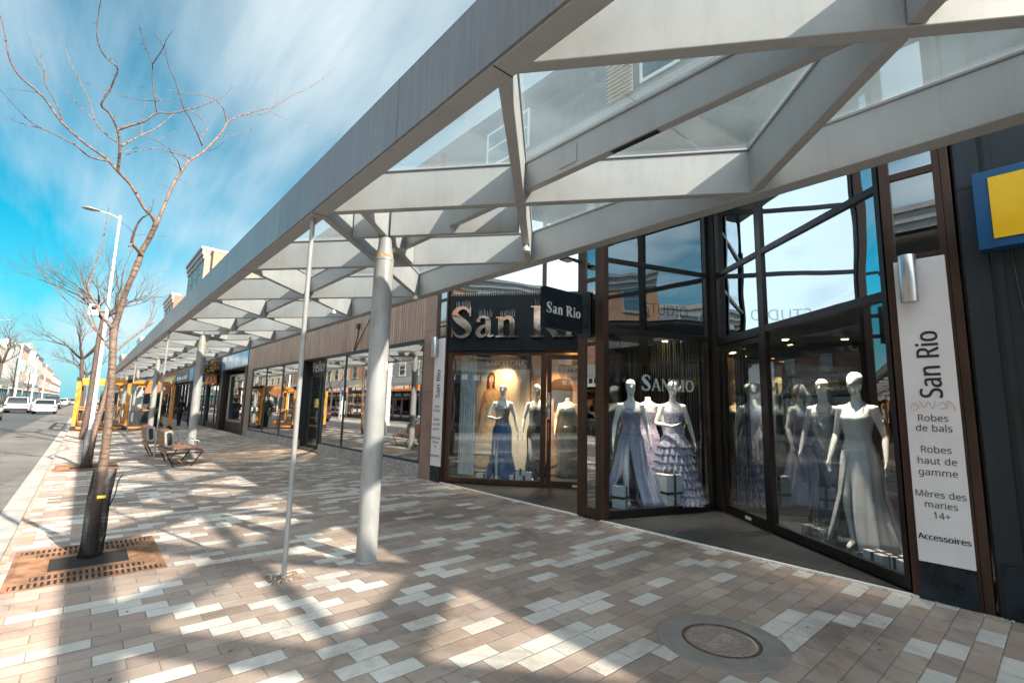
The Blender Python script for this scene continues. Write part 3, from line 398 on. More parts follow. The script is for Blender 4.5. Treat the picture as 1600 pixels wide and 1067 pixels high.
 's': (384, [348,119,343,80,327,49,302,24,268,6,226,-4,176,-8,135,-6,99,-1,68,8,42,19,42,83,70,71,104,60,141,52,178,49,224,53,256,66,274,86,280,112,278,128,271,141,259,154,239,167,212,180,174,196,135,212,103,228,76,245,57,266,45,292,41,324,52,372,85,408,137,430,202,438,240,436,275,430,308,421,339,409,315,353,287,363,258,372,228,378,197,380,159,377,131,366,114,350,108,328,111,312,119,298,133,286,154,274,182,261,219,246,257,231,289,215,314,197,333,176,344,150], [34,36,35,34,37,36,33,37,34,33,38,37,33,39,38,33,42,39,42,41,39,41,40,39,32,44,33,44,43,33,43,42,33,32,45,44,32,46,45,31,46,32,31,47,46,31,48,47,31,49,48,30,49,31,30,50,49,30,51,50,29,51,30,29,52,51,29,53,52,28,53,29,28,54,53,28,55,54,27,55,28,27,56,55,26,56,27,26,57,56,25,57,26,25,58,57,24,58,25,23,58,24,23,59,58,22,59,23,21,59,22,21,0,59,20,0,21,19,0,20,19,1,0,18,1,19,17,1,18,10,12,11,17,2,1,10,13,12,16,2,17,10,14,13,15,2,16,10,15,14,10,2,15,10,3,2,10,4,3,9,4,10,8,4,9,8,5,4,7,5,8,7,6,5]),
 't': (289, [212,50,228,50,245,53,260,55,272,59,272,5,258,0,240,-4,219,-7,200,-8,167,-5,138,4,112,20,91,44,78,79,74,125,74,375,13,375,13,409,75,437,103,528,144,528,144,430,269,430,269,375,144,375,144,127,149,93,163,69,185,54], [19,21,20,19,22,21,18,22,19,18,23,22,18,24,23,17,24,18,16,24,17,15,25,16,25,24,16,15,26,25,15,27,26,14,27,15,14,28,27,13,28,14,13,29,28,3,5,4,2,5,3,13,0,29,1,5,2,0,5,1,13,5,0,12,5,13,11,5,12,11,6,5,10,6,11,10,7,6,10,8,7,9,8,10]),
 'u': (496, [427,430,427,0,370,0,359,57,356,57,340,36,321,20,298,8,273,-1,247,-6,220,-8,173,-4,134,8,103,29,81,59,68,99,63,148,63,430,135,430,135,153,141,108,158,76,188,57,230,51,273,55,306,69,330,91,345,121,354,160,357,206,357,430], [16,18,17,16,19,18,29,0,30,29,1,0,28,1,29,27,1,28,16,20,19,15,20,16,26,1,27,15,21,20,14,21,15,25,3,26,3,1,26,14,22,21,24,4,25,4,3,25,13,22,14,13,23,22,24,5,4,2,1,3,23,5,24,13,5,23,13,6,5,12,6,13,12,7,6,11,7,12,11,8,7,11,9,8,10,9,11]),
 'w': (630, [346,243,341,260,336,276,331,292,328,308,324,322,321,335,318,347,316,357,313,357,311,347,308,335,305,322,302,307,298,292,294,275,289,259,284,242,207,1,127,1,9,431,82,431,141,201,147,178,153,154,158,131,163,109,167,90,169,73,172,73,175,84,178,97,181,112,185,128,189,144,193,160,197,175,201,188,277,431,354,431,428,188,434,169,440,149,446,129,451,109,455,90,457,74,460,74,463,89,466,108,471,129,477,153,483,177,489,201,549,431,621,431,502,1,419,1], [19,21,20,19,22,21,37,39,38,37,9,39,9,8,39,8,40,39,53,55,54,53,56,55,37,10,9,7,40,8,37,11,10,6,40,7,37,12,11,5,40,6,4,40,5,37,13,12,3,40,4,37,14,13,2,40,3,37,15,14,1,40,2,37,16,15,0,40,1,37,17,16,57,40,0,37,18,17,19,23,22,52,56,53,36,18,37,57,41,40,19,24,23,51,56,52,35,18,36,57,42,41,34,18,35,19,25,24,50,56,51,57,43,42,33,18,34,19,26,25,49,56,50,57,44,43,32,18,33,31,18,32,19,27,26,57,45,44,48,56,49,30,18,31,57,46,45,19,28,27,47,56,48,29,18,30,57,47,46,57,56,47,19,29,28,19,18,29]),
 'è': (452, [209,614,218,596,231,575,244,553,259,532,273,512,285,496,285,486,238,486,224,498,208,513,191,529,174,546,159,563,145,579,133,594,124,606,124,614,234,438,286,432,329,414,364,385,390,346,406,299,411,244,411,201,117,201,127,137,154,90,197,62,254,52,293,54,327,60,359,69,392,82,392,20,359,8,327,-1,292,-6,251,-8,194,-2,143,17,101,48,70,91,51,146,44,212,50,277,68,333,96,378,134,411,181,431,233,380,188,372,154,348,130,309,119,257,338,257,335,292,326,322,312,346,292,364,266,376], [50,19,18,50,20,19,49,20,50,49,21,20,48,21,49,48,51,21,51,61,21,61,22,21,48,52,51,47,52,48,60,22,61,47,53,52,59,22,60,47,54,53,59,23,22,58,23,59,46,54,47,57,23,58,46,55,54,57,24,23,56,24,57,45,55,46,45,56,55,45,24,56,45,25,24,44,26,45,26,25,45,44,27,26,43,27,44,43,28,27,42,28,43,42,29,28,33,35,34,32,35,33,42,30,29,31,35,32,30,35,31,42,35,30,41,35,42,41,36,35,40,36,41,40,37,36,40,38,37,39,38,40,16,0,17,16,1,0,15,1,16,15,2,1,14,2,15,13,2,14,13,3,2,12,3,13,12,4,3,11,4,12,11,5,4,10,5,11,9,5,10,9,6,5,8,6,9,8,7,6]),
}
# ------------------------------------------------------------------ ground
FX = 5.83
struct('ground', MB().box(-400, 400, -120, 1500, -1.2, -.16), M['ground'])
struct('road', MB().box(-6.3, -.74, -40, 420, -.5, -.10), M['asphalt'])
def gutter_mb():
    b = MB()
    for k in range(90): b.box(-.745, -.455, -20+2.4*k, -20+2.4*k+2.39, -.5, -.088)
    return b
struct('gutter', gutter_mb(), M['concrete'])
kb = MB()
for k in range(120): kb.box(-.455, -.40, -20+1.8*k, -20+1.8*k+1.792, -.5, -.006)
struct('kerb', kb, mat('kerb_stone', (.36, .27, .22), .85, var=.25, scale=8))
struct('pavement', MB().box(-.40, FX-.03, -20, 300, -.5, 0), M['paving'])
struct('far_kerb', MB().box(-6.45, -6.3, -40, 420, -.5, .0), M['concrete'])
struct('far_pavement', MB().box(-12.1, -6.45, -40, 420, -.5, .004), M['concrete'])
struct('shop_floor', MB().box(FX-.03, 16, -20, 300, -.5, -.012), M['tile'])
P1, Q1 = Vector((5.88, 1.07)), Vector((7.95, 3.80))
CP, CQ = Vector((5.90, 4.62)), Vector((7.95, 3.93))
C2P, C2Q = Vector((5.90, 5.02)), Vector((7.95, 5.85))
P2, Q2 = Vector((5.88, 8.83)), Vector((7.95, 6.13))
def floor_poly(pts, z0, z1):
    return MB().prism(pts, (0, 0, z0), (1, 0, 0), (0, 1, 0), (0, 0, z1-z0))
def entrance(y0, y1, pts):
    g = tag(floor_poly(pts, -.011, .012).build('entrance_floor', M['etile']), kind='structure')
    s = tag(MB().box(FX-.045, FX-.005, y0, y1, -.011, .018).build('threshold_strip', M['white']), kind='structure')
def etile():
    g = NG('entrance_tile'); sp = g.N.new('ShaderNodeSeparateXYZ'); g.L.new(g.tc.outputs['Object'], sp.inputs[0])
    def e(o, s):
        f = g.math('FRACT', g.math('DIVIDE', o, s)); return g.math('MINIMUM', f, g.math('SUBTRACT', 1.0, f))
    k = g.range(g.math('MINIMUM', e(sp.outputs[0], .6), e(sp.outputs[1], .6)), .003, .009, 0, 1)
    b = g.ramp(g.noise(6, 6, .7), [(.3, (.020, .021, .024)), (.7, (.042, .044, .048))]); b = g.mix(g.range(g.noise(38, 4, .8), .66, .72, 0, .5), b, (.16, .15, .14))
    g.L.new(g.mix(k, (.10, .10, .10), b), g.p.inputs['Base Color']); g.p.inputs['Roughness'].default_value = .5; g.bump(g.noise(60, 4), .2, .004); return g.m
M['etile'] = etile()
entrance(1.02, 4.60, [(FX-.005, 1.0), (5.88, 1.0), (8.05, 3.85), (5.9, 4.70), (FX-.005, 4.70)])
entrance(5.05, 8.86, [(FX-.005, 4.95), (5.9, 4.95), (8.05, 5.85), (8.05, 6.1), (5.88, 8.9), (FX-.005, 8.9)])
# rubble joint where paving meets the shops
rb = MB(); rr = random.Random(3)
for i in range(170):
    y = rr.uniform(.2, 9.0); x = FX-.07+rr.gauss(0, .018); s = rr.uniform(.006, .017)
    rb.sphere((x, y, s*.3), s, s*rr.uniform(.7, 1.5), s*.7, 5, 3)
tag(rb.build('rubble', mat('rubble', (.42, .38, .34), .9)), kind='stuff')

# ------------------------------------------------------------------ text
def text_mb(s, size, o, u, v, align='CENTER', ext=.002, off=0, sx=1.0, mb=None):
    """flat sans lettering from the glyph outlines above; off > 0 thickens the strokes"""
    o, u, v = Vector(o), Vector(u).normalized(), Vector(v).normalized(); n = u.cross(v).normalized(); mb = mb or MB()
    size = size*1.17; wtot = sum(FONT[c][0] if c in FONT else 240 for c in s)/1000; x0 = -wtot/2
    for k in range(3 if off else 1):
        x = x0; sh = (k-1)*off if off else 0
        for c in s:
            if c not in FONT: x += .25; continue
            a, V, F = FONT[c]; P = [o+u*((x+V[i]/1000)*size*sx+sh)+v*(V[i+1]/1000*size)+n*(ext+k*.0004) for i in range(0, len(V), 2)]
            mb.add(P, [tuple(F[i:i+3]) for i in range(0, len(F), 3)]); x += a/1000
    return mb
GL = {  # serif letters as strokes (x, y, width), em units, cap height .68
 'S': (.54, [[(.43,.55,.05),(.37,.635,.06),(.26,.665,.07),(.14,.61,.1),(.10,.51,.15),(.19,.40,.18),(.32,.30,.18),(.42,.19,.15),(.39,.07,.09),(.26,.012,.06),(.13,.05,.05),(.06,.15,.04)], [(.45,.67,.03),(.45,.47,.03)], [(.045,.0,.03),(.045,.21,.03)]]),
 'a': (.48, [[(.10,.34,.09),(.12,.42,.06),(.21,.455,.05),(.30,.41,.09),(.325,.32,.12),(.325,.07,.12)], [(.33,.06,.1),(.38,.025,.05),(.46,.05,.03)], [(.33,.28,.04),(.18,.22,.08),(.10,.12,.11),(.14,.04,.09),(.23,.035,.06),(.32,.10,.04)]]),
 'n': (.52, [[(.13,.45,.12),(.13,.0,.12)], [(.02,.015,.03),(.24,.015,.03)], [(.02,.435,.03),(.12,.435,.03)], [(.17,.36,.04),(.25,.43,.07),(.34,.41,.1),(.38,.31,.12),(.38,.0,.12)], [(.28,.015,.03),(.50,.015,.03)]]),
 'R': (.70, [[(.16,.67,.15),(.16,.0,.15)], [(.02,.015,.03),(.31,.015,.03)], [(.02,.662,.03),(.2,.662,.03)], [(.2,.662,.03),(.36,.645,.05),(.46,.575,.12),(.475,.50,.15),(.44,.41,.11),(.34,.355,.05),(.2,.35,.03)], [(.31,.345,.1),(.43,.2,.15),(.57,.02,.13)], [(.5,.015,.03),(.69,.015,.03)]]),
 'i': (.27, [[(.13,.45,.12),(.13,.0,.12)], [(.02,.015,.03),(.24,.015,.03)], [(.02,.435,.03),(.12,.435,.03)], [(.075,.6,.06),(.10,.6,.12),(.13,.6,.135),(.16,.6,.12),(.185,.6,.06)]]),
 'o': (.50, [[(.24+.165*math.cos(t), .225+.2*math.sin(t), .045+.09*abs(math.cos(t))) for t in [2*math.pi*k/20 for k in range(21)]]]),
 'A': (.66, [[(.08,.0,.05),(.31,.68,.05)], [(.31,.68,.12),(.56,.0,.13)], [(.15,.22,.035),(.46,.22,.035)], [(.0,.015,.03),(.18,.015,.03)], [(.45,.015,.03),(.66,.015,.03)]]),
 'N': (.70, [[(.12,.66,.045),(.12,.0,.045)], [(.12,.66,.13),(.56,.02,.13)], [(.58,.66,.045),(.58,.0,.045)], [(.02,.015,.03),(.22,.015,.03)], [(.02,.662,.03),(.16,.662,.03)], [(.48,.662,.03),(.68,.662,.03)]]),
 'I': (.32, [[(.16,.67,.13),(.16,.0,.13)], [(.03,.015,.03),(.29,.015,.03)], [(.03,.662,.03),(.29,.662,.03)]]),
 'O': (.72, [[(.35+.25*math.cos(t), .34+.31*math.sin(t), .045+.1*abs(math.cos(t))) for t in [2*math.pi*k/24 for k in range(25)]]]),
}
def cr(pts, n=5):
    if len(pts) < 3: return pts
    P = [pts[0]]+list(pts)+[pts[-1]]; out = []
    for i in range(1, len(P)-2):
        for k in range(n):
            t = k/n; out.append(tuple(.5*((2*b)+(c-a)*t+(2*a-5*b+4*c-d)*t*t+(-a+3*b-3*c+d)*t**3) for a, b, c, d in zip(P[i-1], P[i], P[i+1], P[i+2])))
    return out+[pts[-1]]
def serif(word, em, o, u, v, depth, mb=None, scales=None):
    """extruded serif word; returns (mesh, list of letter boxes)"""
    o, u, v = Vector(o), Vector(u).normalized(), Vector(v).normalized(); n = u.cross(v).normalized(); mb = mb or MB(); x = 0; boxes = []; q = 0
    for i, chh in enumerate(word):
        if chh == ' ': x += .25*em; continue
        e = em*(scales[i] if scales else 1); adv, strokes = GL[chh]; boxes.append((chh, x, x+adv*e, e))
        for st in strokes:
            st = cr(st); k = len(st); Lf, Rt = [], []
            for j, (px, py, ww) in enumerate(st):
                a, b = st[max(j-1, 0)], st[min(j+1, k-1)]; dx, dy = b[0]-a[0], b[1]-a[1]; l = math.hypot(dx, dy) or 1
                Lf.append((px-dy/l*ww/2, py+dx/l*ww/2)); Rt.append((px+dy/l*ww/2, py-dx/l*ww/2))
            dd = depth+.0006*(q % 7); q += 1
            F = [o+u*(x+a*e)+v*(b*e) for a, b in Lf]; G = [o+u*(x+a*e)+v*(b*e) for a, b in Rt]
            V = F+G+[p+n*dd for p in F]+[p+n*dd for p in G]; K = k
            fs = []
            for j in range(k-1): fs += [(j, j+1, K+j+1, K+j), (2*K+j, 3*K+j, 3*K+j+1, 2*K+j+1), (j, 2*K+j, 2*K+j+1, j+1), (K+j, K+j+1, 3*K+j+1, 3*K+j)]
            fs += [(0, K, 3*K, 2*K), (k-1, 3*K-1, 4*K-1, 2*K-1)]
            mb.add(V, fs)
        x += adv*e
    return mb, boxes

# ------------------------------------------------------------------ canopy
def build_canopy():
    ZB, ZT = 3.46, 3.86; PI_ = 2.83; K0, K1 = -4, 20
    yo = lambda k: 1.92+PI_*k
    yi = lambda k: 1.62+PI_*k
    XO, XI = 1.56, 4.13; Y0, Y1 = yo(K0), yo(K1)
    can = empty('street_canopy', (2.36, 4.92, 0), 'long pale grey canopy with triangulated beams and dusty glass along the near shops', 'canopy')
    f = MB(); f.box(1.475, 1.49, Y0, Y1, ZB+.012, 3.945); f.box(1.475, 1.66, Y0, Y1, 3.946, 3.957); f.build('fascia', M['fascia'], can)
    MB().box(1.491, 1.635, Y0, Y1, ZB, 3.93).build('edge_beam', M['canopy'], can, .006)
    MB().box(XI, XI+.17, Y0, Y1, ZB, 3.84).box(XI-.015, XI+.185, Y0, Y1, 3.841, 3.866).build('inner_beam', M['canopy'], can, .008)
    def bm(p, q, w=.085, zb=ZB+.004, name='beam', zt=ZT):
        b = MB(); b.beam((p[0], p[1], (zb+zt-.022)/2), (q[0], q[1], (zb+zt-.022)/2), w, zt-.022-zb); b.beam((p[0], p[1], zt-.0095), (q[0], q[1], zt-.0095), w+.03, .021)
        return b.build(name, M['canopy'], can, .006)
    def isect(p, d, q, e):
        t = ((q[0]-p[0])*e[1]-(q[1]-p[1])*e[0])/(d[0]*e[1]-d[1]*e[0]); return (p[0]+d[0]*t, p[1]+d[1]*t)
    dA = (XI-XO, yi(-1)-yo(0)); dB = (XI-XO, yi(1)-yo(0))
    cross = []
    for k in range(K0, K1+1):
        if yi(k-1) > Y0: bm((1.60, yo(k)+dA[1]/dA[0]*.04), (XI+.02, yi(k-1)-.02))
        c = isect((XO, yo(k)), dB, (XO, yo(k+1)), dA); cross.append(c)
        if k < K1:   # the second diagonal is cut where it meets the first
            o = Vector((dB[0], dB[1])).normalized()*.05
            bm((1.60, yo(k)+dB[1]/dB[0]*.04), (c[0]-o.x, c[1]-o.y), .08, ZB+.009); bm((c[0]+o.x, c[1]+o.y), (XI+.02, yi(k+1)+.02), .08, ZB+.009)
    for a, b in zip(cross[:-2], cross[1:-1]): bm((a[0], a[1]+.06), (b[0], b[1]-.06), .075, ZB+.10, 'purlin', ZT-.03)
    for j in range(-1, 5):
        px, py = 2.36, 4.92+11.32*j; k = 1+4*j
        if py < Y0+2: continue
        p = MB(); p.lathe([(.106, .0), (.106, 3.20), (.100, 3.23), (.075, 3.36), (.072, 3.455)], (px, py, 0), 28); p.lathe([(.109, 3.19), (.111, 3.20), (.106, 3.215)], (px, py, 0), 28)
        p.lathe([(.125, .0), (.125, .012), (.112, .016)], (px, py, 0), 28)
        po = p.build('post', M['post'], can)
        MB().lathe([(.1015, 3.222), (.099, 3.238), (.094, 3.262)], (px, py, 0), 28).build('rust_ring', mat('rust_streak', (.42, .26, .13), .7, var=.3, scale=14), po)
        o = Vector((dB[0], dB[1])).normalized()*.06
        a, b = isect((px, py), dB, (XO, yo(k)), dA), isect((px, py), dB, (XO, yo(k+1)), dA)
        bm((a[0]+o.x, a[1]+o.y), (b[0]-o.x, b[1]-o.y), .07, ZB+.012, 'post_arm')
        oA = Vector((dA[0], dA[1])).normalized()*.06
        a, b = isect((px, py), dA, (XO, yo(k)), dB), isect((px, py), dA, (XO, yo(k-1)), dB)
        bm((a[0]+oA.x, a[1]+oA.y), (px-oA.x*1.1, py-oA.y*1.1), .07, ZB+.016, 'post_arm'); bm((px+oA.x*1.1, py+oA.y*1.1), (b[0]-oA.x, b[1]-oA.y), .07, ZB+.016, 'post_arm')
        d = MB(); d.tube([(1.55, 4.90+11.32*j, 0), (1.55, 4.90+11.32*j, 3.459)], .0235, 14); d.build('drain_pipe', M['post'], can)
    for k in range(K0+1, K1):
        MB().box(XI-.007, XI-.0005, yi(k)-.055, yi(k)-.045, ZB+.01, ZT-.03).build('weld_plate', M['canopy'], can)
        MB().box(1.4915, 1.634, yo(k)-.004, yo(k)+.004, ZB-.002, ZB+.002).build('joint', M['iron'], can)
    g = MB()
    for k in range(K0, K1): g.box(1.64, XI+.10, yo(k)+.006, yo(k+1)-.006, 3.869, 3.881)
    g.build('glass_roof', M['glass_canopy'], can)
    # cover plate on the nearest purlin, small lamps on the beams
    pl = MB(); c = cross[4]
    pl.box(c[0]-.045, c[0]-.041, c[1]-.72, c[1]-.52, ZB+.14, ZT-.1); pl.build('cover_plate', M['canopy'], can, .002)
    sl = MB(); sl.box(c[0]-.022, c[0]+.022, c[1]-1.45, c[1]-1.05, ZB+.094, ZB+.0995); sl.build('light_slot', M['iron'], can)
    for (x, y) in ((3.62, 3.94+.0), (4.02, 7.12), (3.55, 9.5), (3.4, 15.4), (3.3, 20.9)):
        l = MB(); l.lathe([(.04, 0), (.042, .03), (.03, .05), (.012, .052), (.012, .085)], (x, y, ZB-.08), 12); l.build('spot_lamp', M['white'], can)
build_canopy()
# gravel patches where the drain pipes meet the pavement
for j in range(3):
    y = 4.9+11.32*j; g = MB(); q = random.Random(j)
    for i in range(240 if j == 0 else 60):
        s = q.uniform(.006, .012); g.sphere((1.55+q.uniform(-.14, .14), y+q.uniform(-.13, .13), .002), s, s, s*.8, 5, 3)
    tag(g.build('gravel', mat('brown_gravel', (.24, .155, .11), .95, var=.3, scale=30)), kind='stuff')

# stickers on the nearest post
def curved(y0a, a1, z0, z1, r, c):
    b = MB(); n = 8; V = []
    for i in range(n+1):
        a = y0a+(a1-y0a)*i/n
        for rr_, z in ((r, z0), (r, z1)): V.append((c[0]+rr_*math.cos(a), c[1]+rr_*math.sin(a), z))
    return b.add(V, [(2*i, 2*i+2, 2*i+3, 2*i+1) for i in range(n)], True)
sx, sy = 2.36, 4.92
st = empty('sticker', (sx, sy, 1.8), 'narrow blue and yellow sticker wrapped on the side of the nearest canopy post', 'sticker')
curved(R(-42), R(-12), 1.62, 2.10, .1075, (sx, sy)).build('backing', mat('sticker_blue', (.02, .07, .2), .5, bump=0), st)
curved(R(-36), R(-16), 1.74, 2.06, .1085, (sx, sy)).build('print', mat('sticker_yellow', (.45, .40, .06), .5, var=.5, scale=40, bump=0), st)
tag(curved(R(-62), R(-44), 1.97, 2.06, .1078, (sx, sy)).build('sticker', M['white']), 'small white sticker on the nearest canopy post beside the blue one', 'sticker')

# ------------------------------------------------------------------ manhole
def manhole():
    c = (3.57, 1.765, 0); r = random.Random(1)
    o = empty('manhole_cover', c, 'round iron manhole cover in a smooth concrete collar set in the pavers', 'manhole cover')
    MB().lathe([(.265, -.03), (.265, .006), (.43, .006), (.437, .003), (.437, -.03)], c, 64, smooth=False).build('collar', mat('collar_concrete', (.22, .195, .175), .85, var=.12, scale=5, bump=.3, bscale=130), o)
    b = MB(); b.lathe([(.262, -.02), (.262, .008), (.243, .008), (.240, -.004)], c, 48, smooth=False); b.build('rim', mat('rusty_rim', (.10, .065, .05), .7, .2, var=.4, scale=30), o)
    cv = MB(); cv.lathe([(.236, -.03), (.236, -.004), (.001, -.004)], c, 48, smooth=False); cvr = cv.build('cover', mat('cover_iron_low', (.095, .075, .062), .75, .2, var=.3, scale=30), o)
    k = MB()
    for i in range(-14, 15):
        for j in range(-14, 15):
            x, y = i*.0165, j*.0165
            if x*x+y*y > .218**2 or (abs(x) < .135 and abs(y) < .05): continue
            k.box(c[0]+x-.006, c[0]+x+.006, c[1]+y-.006, c[1]+y+.006, -.005, .006)
    k.build('studs', mat('cover_iron', (.36, .30, .27), .6, .25, var=.2, scale=30), cvr)
    t = MB().box(c[0]-.128, c[0]+.128, c[1]-.045, c[1]+.045, -.005, .002)
    for j, (a, b2) in enumerate(((-.10, .10), (-.075, .075))):
        x = a
        while x < b2: t.box(c[0]+x, c[0]+x+.011, c[1]-.028+.032*j, c[1]-.008+.032*j, .001, .006); x += .018
    t.build('plate', mat('cover_iron', (.25, .2, .17), .6), cvr)
manhole()
# ------------------------------------------------------------------ dress shop
V3 = lambda p, z: Vector((p.x, p.y, z))
def glazing(root, P, Q, t0, t1, bars, verts, name, fm, gmats, d0=-.03, d1=.05, panes=True, base=None):
    """framed glazing on the line P-Q: bars = [(z0, z1)], verts = [(ta, tb)]; returns the frame; panes are its children"""
    d = (Q-P).normalized(); n = Vector((d.y, -d.x))
    if n.dot(Vector((1, 0))) < 0: n = -n        # n points indoors
    def bx(mb, a, b, z0, z1, e0=d0, e1=d1):
        A = [P+d*a+n*e0, P+d*b+n*e0, P+d*b+n*e1, P+d*a+n*e1]
        mb.prism([(p.x, p.y) for p in A], (0, 0, z0), (1, 0, 0), (0, 1, 0), (0, 0, z1-z0))
    f = MB(); zt = max(b for a, b in bars); zb = min(a for a, b in bars)
    for a, b in verts: bx(f, a, b, zb, zt)
    gaps = [(verts[i][1], verts[i+1][0]) for i in range(len(verts)-1)]
    for a, b in gaps:
        for z0, z1 in bars: bx(f, a, b, z0, z1, d0+.004, d1-.004)
    fr = f.build(name, fm, root, .003)
    if panes:
        for a, b in gaps:
            for i in range(len(bars)-1):
                p = MB(); bx(p, a-.004, b+.004, bars[i][1]-.004, bars[i+1][0]+.004, .004, .010)
                p.build('pane', gmats[min(i, len(gmats)-1)], fr)
    return fr, bx, d, n
def dress_shop():
    b = empty('dress_shop', (FX, 5, 0), 'dress shop with angled bronze framed display windows and two recessed doors under the canopy', 'shop building')
    H = 7.6
    wl = MB(); wl.box(FX+.02, 16, .30, .52, -.3, H); wl.box(FX+.35, 16, 9.26, 9.46, -.3, H); wl.box(13.0, 13.2, .525, 9.255, -.3, H)
    wl.build('party_wall', mat('dark_plaster', (.045, .045, .048), .8), b)
    MB().box(FX+.01, 16, .3, 9.46, H+.001, H+.15).build('roof', M['upper'], b)
    up = MB(); up.box(FX, FX+.22, .30, 9.26, 6.29, H); up.build('upper_wall', M['upper'], b)
    MB().box(FX+.003, 13, .525, 9.255, 6.20, 6.289).build('soffit', M['bronze'], b)
    inn = [(13, .53), (13, 9.25), (5.98, 9.25), (5.98, 8.80), (8.06, 6.09), (8.06, 5.80), (5.98, 4.99), (5.98, 4.68), (8.06, 3.99), (8.06, 3.86), (5.98, 1.10), (5.98, .53)]
    floor_poly(inn, 3.0, 3.06).build('ceiling', mat('shop_ceiling', (.10, .10, .10), .8), b)
    gm = [M['glass_shop'], M['glass_high'], M['glass_high']]
    bars = [(.03, .14), (2.74, 2.84), (3.88, 3.96), (5.05, 5.12), (6.14, 6.2)]
    L1 = (Q1-P1).length
    glazing(b, P1, Q1, 0, 2.2, bars, [(.0, .06), (2.06, 2.16)], 'window', M['bronze'], gm)
    dr, bx, d, n = glazing(b, P1, Q1, 2.2, L1, [(.02, .15), (2.62, 2.70)], [(2.17, 2.25), (L1-.14, L1-.05)], 'door', M['bronze'], gm, -.015, .03)
    hb = MB(); q = P1+d*2.30-n*.06; hb.tube([V3(q, .95), V3(q, 1.35)], .012, 8); hb.build('handle', M['steel'], dr)
    k = MB(); bx(k, 2.62, 2.78, .055, .10, -.019, -.016); k.build('kick_label', M['white'], dr)
    glazing(b, P1, Q1, 2.2, L1, [(2.71, 2.84), (3.88, 3.96), (5.05, 5.12), (6.14, 6.2)], [(2.161, 2.20), (L1-.05, L1)], 'window', M['bronze'], [M['glass_high']])
    cp = MB().box(7.93, 8.03, 3.80, 3.92, .0, 6.2); cp.build('corner_post', M['bronze'], b, .004)
    cp = MB().box(7.93, 8.03, 5.86, 6.10, .0, 6.2); cp.build('corner_post', M['bronze'], b, .004)
    LC = (CQ-CP).length
    cw, bx, d, n = glazing(b, CP, CQ, 0, LC, [(.02, .13), (2.78, 2.87), (3.91, 3.98), (5.05, 5.12), (6.14, 6.2)], [(.0, .075), (LC-.10, LC-.01)], 'window', M['bronze'], gm)
    # lettering on the glass
    dn = Vector((d.x, d.y, 0)); nn = Vector((n.x, n.y, 0)); upv = Vector((0, 0, 1))
    wi = mat('glass_lettering', (.42, .46, .48), .5, bump=0, var=.02)
    mb, bxs = serif('SANRIO', .285, V3(CP+d*.70-n*.0, 1.92), dn, upv, .002, scales=[1.25, 1, 1, 1, 1, 1]); mb.build('glass_lettering', wi, cw)
    sc_ = MB(); x = .70; pts = []
    rr = random.Random(4)
    def script(word_w, x0, z0, hh, seed):
        r2 = random.Random(seed); P_ = []
        for i in range(60):
            t = i/59; P_.append((x0+word_w*t+.012*math.sin(i*1.9), z0+hh*(.35+.33*math.sin(i*1.25+r2.random()*.6)+(.5 if i % 17 == 3 else 0)-(.55 if i % 19 == 9 else 0))))
        return cr(P_, 3)
    for p, w_ in ((script(.78, .70, 1.58, .075, 2), .004),):
        sc_.tube([V3(CP+d*a-n*.002, z) for a, z in p], w_, 4)
    sc_.build('glass_lettering', wi, cw)
    tt = text_mb('STUDIO', .27, V3(CP+d*1.22, 3.16), dn, upv, ext=.0); text_mb('STUDIOMETEOR', .10, V3(CP+d*1.0, 3.0), dn, upv, ext=.0, mb=tt)
    tt.build('glass_lettering', glass('faded_lettering', (.62, .6, .56), .1, .3), cw)
    LC2 = (C2Q-C2P).length
    glazing(b, C2P, C2Q, 0, LC2, [(.02, .13), (2.78, 2.87), (3.91, 3.98), (5.05, 5.12), (6.14, 6.2)], [(.0, .075), (LC2-.10, LC2-.01)], 'window', M['bronze'], gm)
    # slim front of the middle bay
    A, B = Vector((FX, 4.545)), Vector((FX, 5.065))
    glazing(b, A, B, 0, .52, [(.02, .16), (2.58, 2.64), (3.6, 3.66), (5.05, 5.12), (6.14, 6.2)], [(.0, .165), (.36, .52)], 'window', M['bronze_light'], [M['glass_mirror']], -.02, .09)
    L2 = (Q2-P2).length
    w2, bx, d, n = glazing(b, P2, Q2, 0, 2.2, [(.03, .13), (2.70, 2.78)], [(.0, .09), (2.04, 2.15)], 'window', M['bronze_light'], [M['glass_shop']])
    d2, bx, d, n = glazing(b, P2, Q2, 2.2, L2, [(.02, .15), (2.62, 2.71)], [(2.17, 2.26), (L2-.16, L2-.05)], 'door', M['bronze_light'], [M['glass_shop']], -.015, .03)
    q = P2+d*2.215-n*.05; hb = MB(); hb.tube([V3(q, .95), V3(q, 1.32)], .016, 8); hb.build('handle', mat('copper_handle', (.55, .25, .15), .3, .8), d2)
    k = MB(); bx(k, 2.182, 2.235, 1.38, 1.93, -.019, -.016); k.build('notice_strip', mat('door_notices', (.5, .5, .48), .6, var=.6, scale=14, bump=0), d2)
    k = MB(); bx(k, 2.7, 2.84, .05, .10, -.019, -.016); k.build('kick_label', M['white'], d2)
    text_mb('6639', .125, V3(P2+d*2.72, 2.36), (d.x, d.y, 0), upv, ext=.003, off=.003).build('lettering', M['ink'], d2)
    glazing(b, P2, Q2, 0, L2, [(2.785, 2.80), (4.0, 4.06), (5.05, 5.12), (6.14, 6.2)], [(.0, .06), (2.04, 2.13), (L2-.1, L2)], 'window', M['bronze_light'], [M['black'], M['glass_high']])
    # side piers in front, with narrow glass above the sign panels
    for ya, yb in ((.60, 1.065), (8.835, 9.26)):
        glazing(b, Vector((FX, ya)), Vector((FX, yb)), 0, 1, [(.0, .02), (3.10, 3.14), (3.92, 3.99), (5.3, 5.36)], [(.0, .055), (yb-ya-.085, yb-ya)], 'window', M['bronze_light'], [M['black'], M['glass_mirror'], M['glass_high']], -.02, .2)
